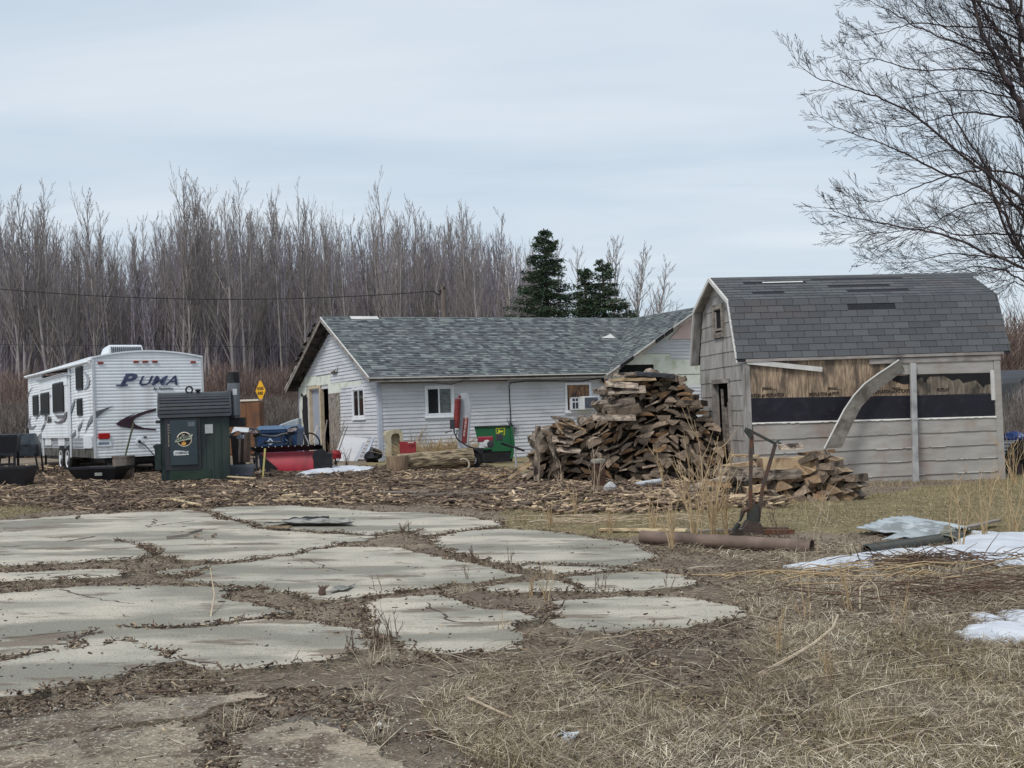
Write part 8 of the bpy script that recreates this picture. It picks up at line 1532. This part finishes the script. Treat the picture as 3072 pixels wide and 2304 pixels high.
# big maple at the right edge
M_maple = mat('maple_bark', C(52,44,46), C(74,64,64), rough=.95, scale=6, stretch=(1, 1, .4), c3=C(92,82,78), s3=3)
M_mtwig = mat('maple_twigs', C(44,37,37), C(58,49,48), rough=.95, scale=3)
YM = 31.0; mp0 = AT(3230, 1200, YM); mt_ = thing('maple_tree', 'large leafless maple spreading its branches into the right side of the sky', 'tree', (mp0.x, YM, gz(mp0.x, 0)))
sc = lambda l: [(2200+x_/1.843, y_/1.843) for x_, y_ in l]
limbs = [
 (sc([(1900, 1750), (1720, 1100), (1640, 850), (1590, 600), (1530, 480), (1470, 360), (1400, 230), (1340, 60), (1300, -120), (1280, -300)]), .13, .035, -1.0),
 (sc([(1900, 1700), (1760, 900), (1640, 520), (1560, 340), (1500, 230), (1430, 130), (1350, 0), (1290, -150)]), .11, .03, .6),
 (sc([(1900, 1600), (1780, 700), (1680, 380), (1607, 200), (1560, 90), (1520, -20), (1480, -200)]), .14, .04, -.3),
 (sc([(1900, 1500), (1750, 700), (1640, 300), (1560, 90), (1500, -150)]), .10, .03, 1.5),
 (sc([(1850, 1700), (1700, 1250), (1607, 1110), (1450, 1000), (1300, 890), (1150, 760), (1000, 640), (830, 550), (700, 505), (560, 460), (430, 410), (320, 305)]), .075, .006, -1.8),
 (sc([(1850, 1700), (1720, 1350), (1607, 1200), (1480, 1040), (1350, 850), (1240, 680), (1180, 560), (1080, 450), (1000, 380)]), .07, .006, 1.0),
 (sc([(1850, 1750), (1700, 1500), (1607, 1400), (1520, 1230), (1430, 1090), (1300, 1010), (1100, 930), (950, 850), (830, 795), (700, 755), (560, 700), (440, 622)]), .075, .006, .2),
 (sc([(1850, 1800), (1700, 1560), (1607, 1480), (1400, 1400), (1150, 1290), (1000, 1272), (850, 1240), (700, 1210), (590, 1180), (500, 1140)]), .065, .006, -1.2),
 (sc([(1850, 1800), (1690, 1520), (1540, 1330), (1450, 1120), (1400, 960), (1290, 860), (1180, 830), (1020, 870), (860, 880)]), .06, .006, 1.8),
 (sc([(1800, 900), (1607, 690), (1450, 640), (1300, 620), (1180, 640), (1050, 680), (900, 700), (760, 680), (640, 660)]), .045, .005, .6),
 (sc([(1800, 800), (1607, 480), (1450, 420), (1300, 380), (1130, 390), (960, 380), (800, 330), (640, 330), (570, 300)]), .045, .005, -1.4),
 (sc([(1700, 450), (1480, 330), (1300, 270), (1130, 200), (980, 130), (860, 60), (760, 10), (650, -30)]), .045, .006, .3),
 (sc([(1650, 260), (1450, 160), (1290, 150), (1150, 140), (1000, 130), (860, 170), (720, 200), (580, 210)]), .04, .005, -1.0),
 (sc([(1650, 100), (1400, 20), (1250, -10), (1100, -60), (900, -80)]), .04, .006, .9),
 (sc([(1750, 1150), (1607, 990), (1430, 940), (1250, 960), (1100, 1000), (950, 1060), (820, 1110), (700, 1108), (600, 1080)]), .045, .005, 0),
 (sc([(1750, 1400), (1607, 1310), (1450, 1290), (1250, 1300), (1100, 1250), (960, 1270), (820, 1290), (660, 1300), (500, 1275)]), .04, .005, 1.3),
 (sc([(1750, 1500), (1607, 1430), (1400, 1420), (1200, 1400), (1040, 1440), (900, 1455), (700, 1450)]), .035, .005, -.6),
 (sc([(1750, 1300), (1607, 1160), (1500, 1130), (1350, 1120), (1200, 1180), (1060, 1260), (900, 1330), (740, 1380)]), .035, .005, 1.6),
 (sc([(1750, 1700), (1607, 1560), (1500, 1500), (1350, 1470), (1200, 1500), (1050, 1510), (900, 1520)]), .035, .005, .4),
 (sc([(1750, 700), (1607, 560), (1480, 530), (1330, 500), (1150, 505), (1000, 540), (850, 545), (700, 600)]), .04, .005, 1.1),
 (sc([(1700, 350), (1500, 290), (1350, 230), (1200, 170), (1100, 100), (1020, 30), (950, -60)]), .035, .006, -1.6),
 (sc([(1700, 1900), (1650, 1640), (1560, 1560), (1500, 1600), (1450, 1640)]), .03, .005, .5), (sc([(1720, 1800), (1640, 1500), (1560, 1450), (1440, 1560), (1360, 1520)]), .03, .005, -.5),
 (sc([(1800, 1300), (1700, 900), (1640, 650), (1600, 400), (1580, 200), (1590, 0), (1600, -200)]), .09, .03, 2.0)]
R = random.Random(77); ST = [[], []]
for pts, ra, rb, dy in limbs:
    n = len(pts); P = [AT(x_, y_, YM+dy*(i/(n-1))*1.6) for i, (x_, y_) in enumerate(pts)]; Q = []
    for i in range(n-1):
        p0, p1, p2, p3 = P[max(0, i-1)], P[i], P[i+1], P[min(n-1, i+2)]
        for s_ in range(4): t = s_/4; Q.append(.5*((2*p1)+(p2-p0)*t+(2*p0-5*p1+4*p2-p3)*t*t+(3*p1-p0-3*p2+p3)*t**3)+Vector((R.gauss(0, .015), R.gauss(0, .03), R.gauss(0, .015))))
    Q.append(P[-1]); k = len(Q)-1; lastr = rb
    rr = [.85*(ra+(rb-ra)*(i/k)**.8) for i in range(k+1)]
    for i in range(k): ST[0].append((Q[i]-mt_.location, Q[i+1]-mt_.location, rr[i], rr[i+1]))
    heavy = rb > .02
    for i in range(4, k):
        for rep in range(3 if heavy else 2):
            if R.random() > (.6 if heavy else .78): continue
            dd = (Q[i+1]-Q[i]).normalized(); tlen = (1.6 if heavy else 1.45)*R.uniform(.5, 1.2)*(1.2-.75*i/k); sgn = R.choice((-1, 1, 1)) if not heavy else R.choice((-1, 1)); perp = Vector((dd.z*sgn, R.gauss(0, .7), -dd.x*sgn)); perp.normalize(); a = R.uniform(.35, .8); d = dd*cos(a)+perp*sin(a)
            if heavy and d.x > 0: d.x *= -1
            S = [[], [], []]; grow(R, Q[i]-mt_.location, d, tlen, max(.006, rr[i]*.38 if not heavy else .018), 0, S, 2, up=.03, side=1.0, k=6, dens=(6, 3), ang=(.3, .6), wig=.045, minr=.0036); ST[1] += S[0]+S[1]+S[2]
# trunk beside the picture
m_tr = [AT(3290, 1440, YM), AT(3280, 1200, YM), AT(3230, 900, YM), AT(3210, 700, YM)]
for a, b, ra, rb in zip(m_tr[:-1], m_tr[1:], (.42, .36, .3), (.36, .3, .15)): ST[0].append((a-mt_.location, b-mt_.location, ra, rb))
link('trunk', npmesh('trunk', *tubes_np(segs(ST[0]), 7), M_maple, smooth=True), mt_); link('crown', npmesh('crown', *tubes_np(segs(ST[1]), 3), M_mtwig), mt_)
print('maple twigs', len(ST[1]))

# ---------------------------------------------------------------- beyond the shed at the right edge
p = AT(3075, 1440, 40); t = thing('outbuilding', 'low dark outbuilding with a grey shingle roof half hidden at the right edge', 'outbuilding', (p.x, 40, -.3))
z1 = AT(3040, 1105, 40).z+.3; z2 = AT(3040, 1150, 40).z+.3
m = MB(); m.add([(-1.1, 0, z2), (4, 0, z2), (4, 2.5, z1), (-1.1, 2.5, z1), (-1.1, 0, z2-.06), (4, 0, z2-.06), (4, 2.5, z1-.06), (-1.1, 2.5, z1-.06)], [(0, 1, 2, 3), (4, 5, 1, 0), (0, 3, 7, 4)]); m.build('roof', mat('dark_roofing', C(56,58,66), C(70,72,78), scale=6, stretch=(.2, 1, 6)), t)
m = MB(); m.box(-.9, 4, .3, 4, 0, z2); m.build('wall', mat('dark_wall', C(58,60,68), C(72,74,80), scale=2, stretch=(1, 1, 4)), t)
p = AT(3085, 1380, 33); t = thing('weathered_shed', 'pale peeling wooden shed with a gambrel top at the right edge', 'shed', (p.x, 33, gz(p.x, 0))); 
m = MB(); ol = [(3036, 1330), (3036, 1250), (3042, 1190), (3050, 1150), (3072, 1133), (3110, 1122), (3160, 1150), (3165, 1330)]; pp = [(AT(a, b, 33).x-p.x, AT(a, b, 33).z-gz(p.x, 0)) for a, b in ol]; pp[0] = (pp[0][0], 0); pp[-1] = (pp[-1][0], 0); m.prism(pp, 0, 2, 'y'); m.build('wall', mat('peeling_boards', C(120,112,116), C(158,152,156), rough=.95, scale=7, stretch=(5, 1, .4), lo=.4, hi=.6, c3=C(76,66,66), s3=5, st3=(4, 1, .4)), t)
m = MB(); 
for a, b in zip(pp[1:6], pp[2:7]): m.add([(a[0], -.08, a[1]+.02), (b[0], -.08, b[1]+.02), (b[0], 2.1, b[1]+.02), (a[0], 2.1, a[1]+.02), (a[0], -.08, a[1]-.04), (b[0], -.08, b[1]-.04)], [(0, 1, 2, 3), (4, 5, 1, 0)])
m.build('roof', M_3tab, t)
p = G(3085, 1435); t = thing('utility_trailer', 'silver ribbed trailer side under a dark ramp at the right edge', 'trailer', (p.x, p.y+1.5, gz(p.x, 0))); Yt = p.y+1.5
sx_ = lambda x_, y_: (AT(x_, y_, Yt).x-p.x, AT(x_, y_, Yt).z-gz(p.x, 0))
a = sx_(3008, 1322); b = sx_(3200, 1372); m = MB(); ribs(m, lambda s, d, z: (s, -d, z), b[1], a[1], .07, cst(a[0]), cst(b[0]), .02); m.box(a[0], b[0], .02, 1.0, b[1]-.05, a[1]-.02); m.build('side_panel', M_sil, t)
a = sx_(3008, 1362); b = sx_(3080, 1320); m = MB(); m.bar((a[0], -.3, a[1]-.02), (b[0]+.4, -.3, b[1]+.2), .05, .14, up=(0, 0, 1)); m.build('ramp', M_black, t)
a = sx_(3010, 1365); b = sx_(3060, 1420); m = MB(); m.prism([(a[0], a[1]), (a[0]+.18, a[1]-.02), (b[0], b[1]+.02), (b[0], b[1]-.1), (a[0], b[1]-.1)], -.2, .2, 'y'); m.build('fender', mat('dark_maroon', C(58,44,44), C(74,66,62), rough=.6), t)
a = sx_(3070, 1405); m = MB(); m.at((a[0], 0, .32)); m.lathe([(.15, -.1), (.32, -.1), (.34, 0), (.32, .1), (.15, .1)], 18, ax='y'); m.build('wheel', M_rub, t)
p = AT(3035, 1322, Yt+.2); m = MB(); lump(m, (0, 0, .05), (.34, .2, .12), 6); o = m.build('blue_tarp', mat('tarp_blue', C(40,62,118), C(64,88,146), rough=.5, scale=6, c3=C(190,200,214), s3=5, lo3=.6, hi3=.64)); o.location = p; tag(o, 'bundled blue tarp on top of the silver trailer at the right edge', 'tarp')

# stacked firewood and a pale slab of ground litter far behind the trailer
m = MB(); R = random.Random(31)
for i in range(520):
    px_b = R.uniform(-60, 420); p = AT(px_b, 1300, 37.5+R.random()*.4); z_ = gz(p.x, 0)+R.uniform(0, .62); r_ = R.uniform(.05, .12); m.at((p.x, p.y, z_), (R.gauss(0, .1), R.gauss(0, .5), R.gauss(0, .15))); L_ = R.uniform(.3, .7); m.box(-r_*1.6, r_*1.6, 0, L_, -r_*.4, r_*.4, R.random())
m.at(); o = m.build('firewood_row', M_chip); tag(o, 'long low row of split firewood far behind the trailer wheels', 'firewood', kind='stuff')

# tidy: nothing is left without a kind, label or parent
for o in COL.objects:
    if o.type in {'MESH', 'EMPTY'} and not o.parent and not (o.get('label') or o.get('kind')): print('UNTAGGED', o.name)
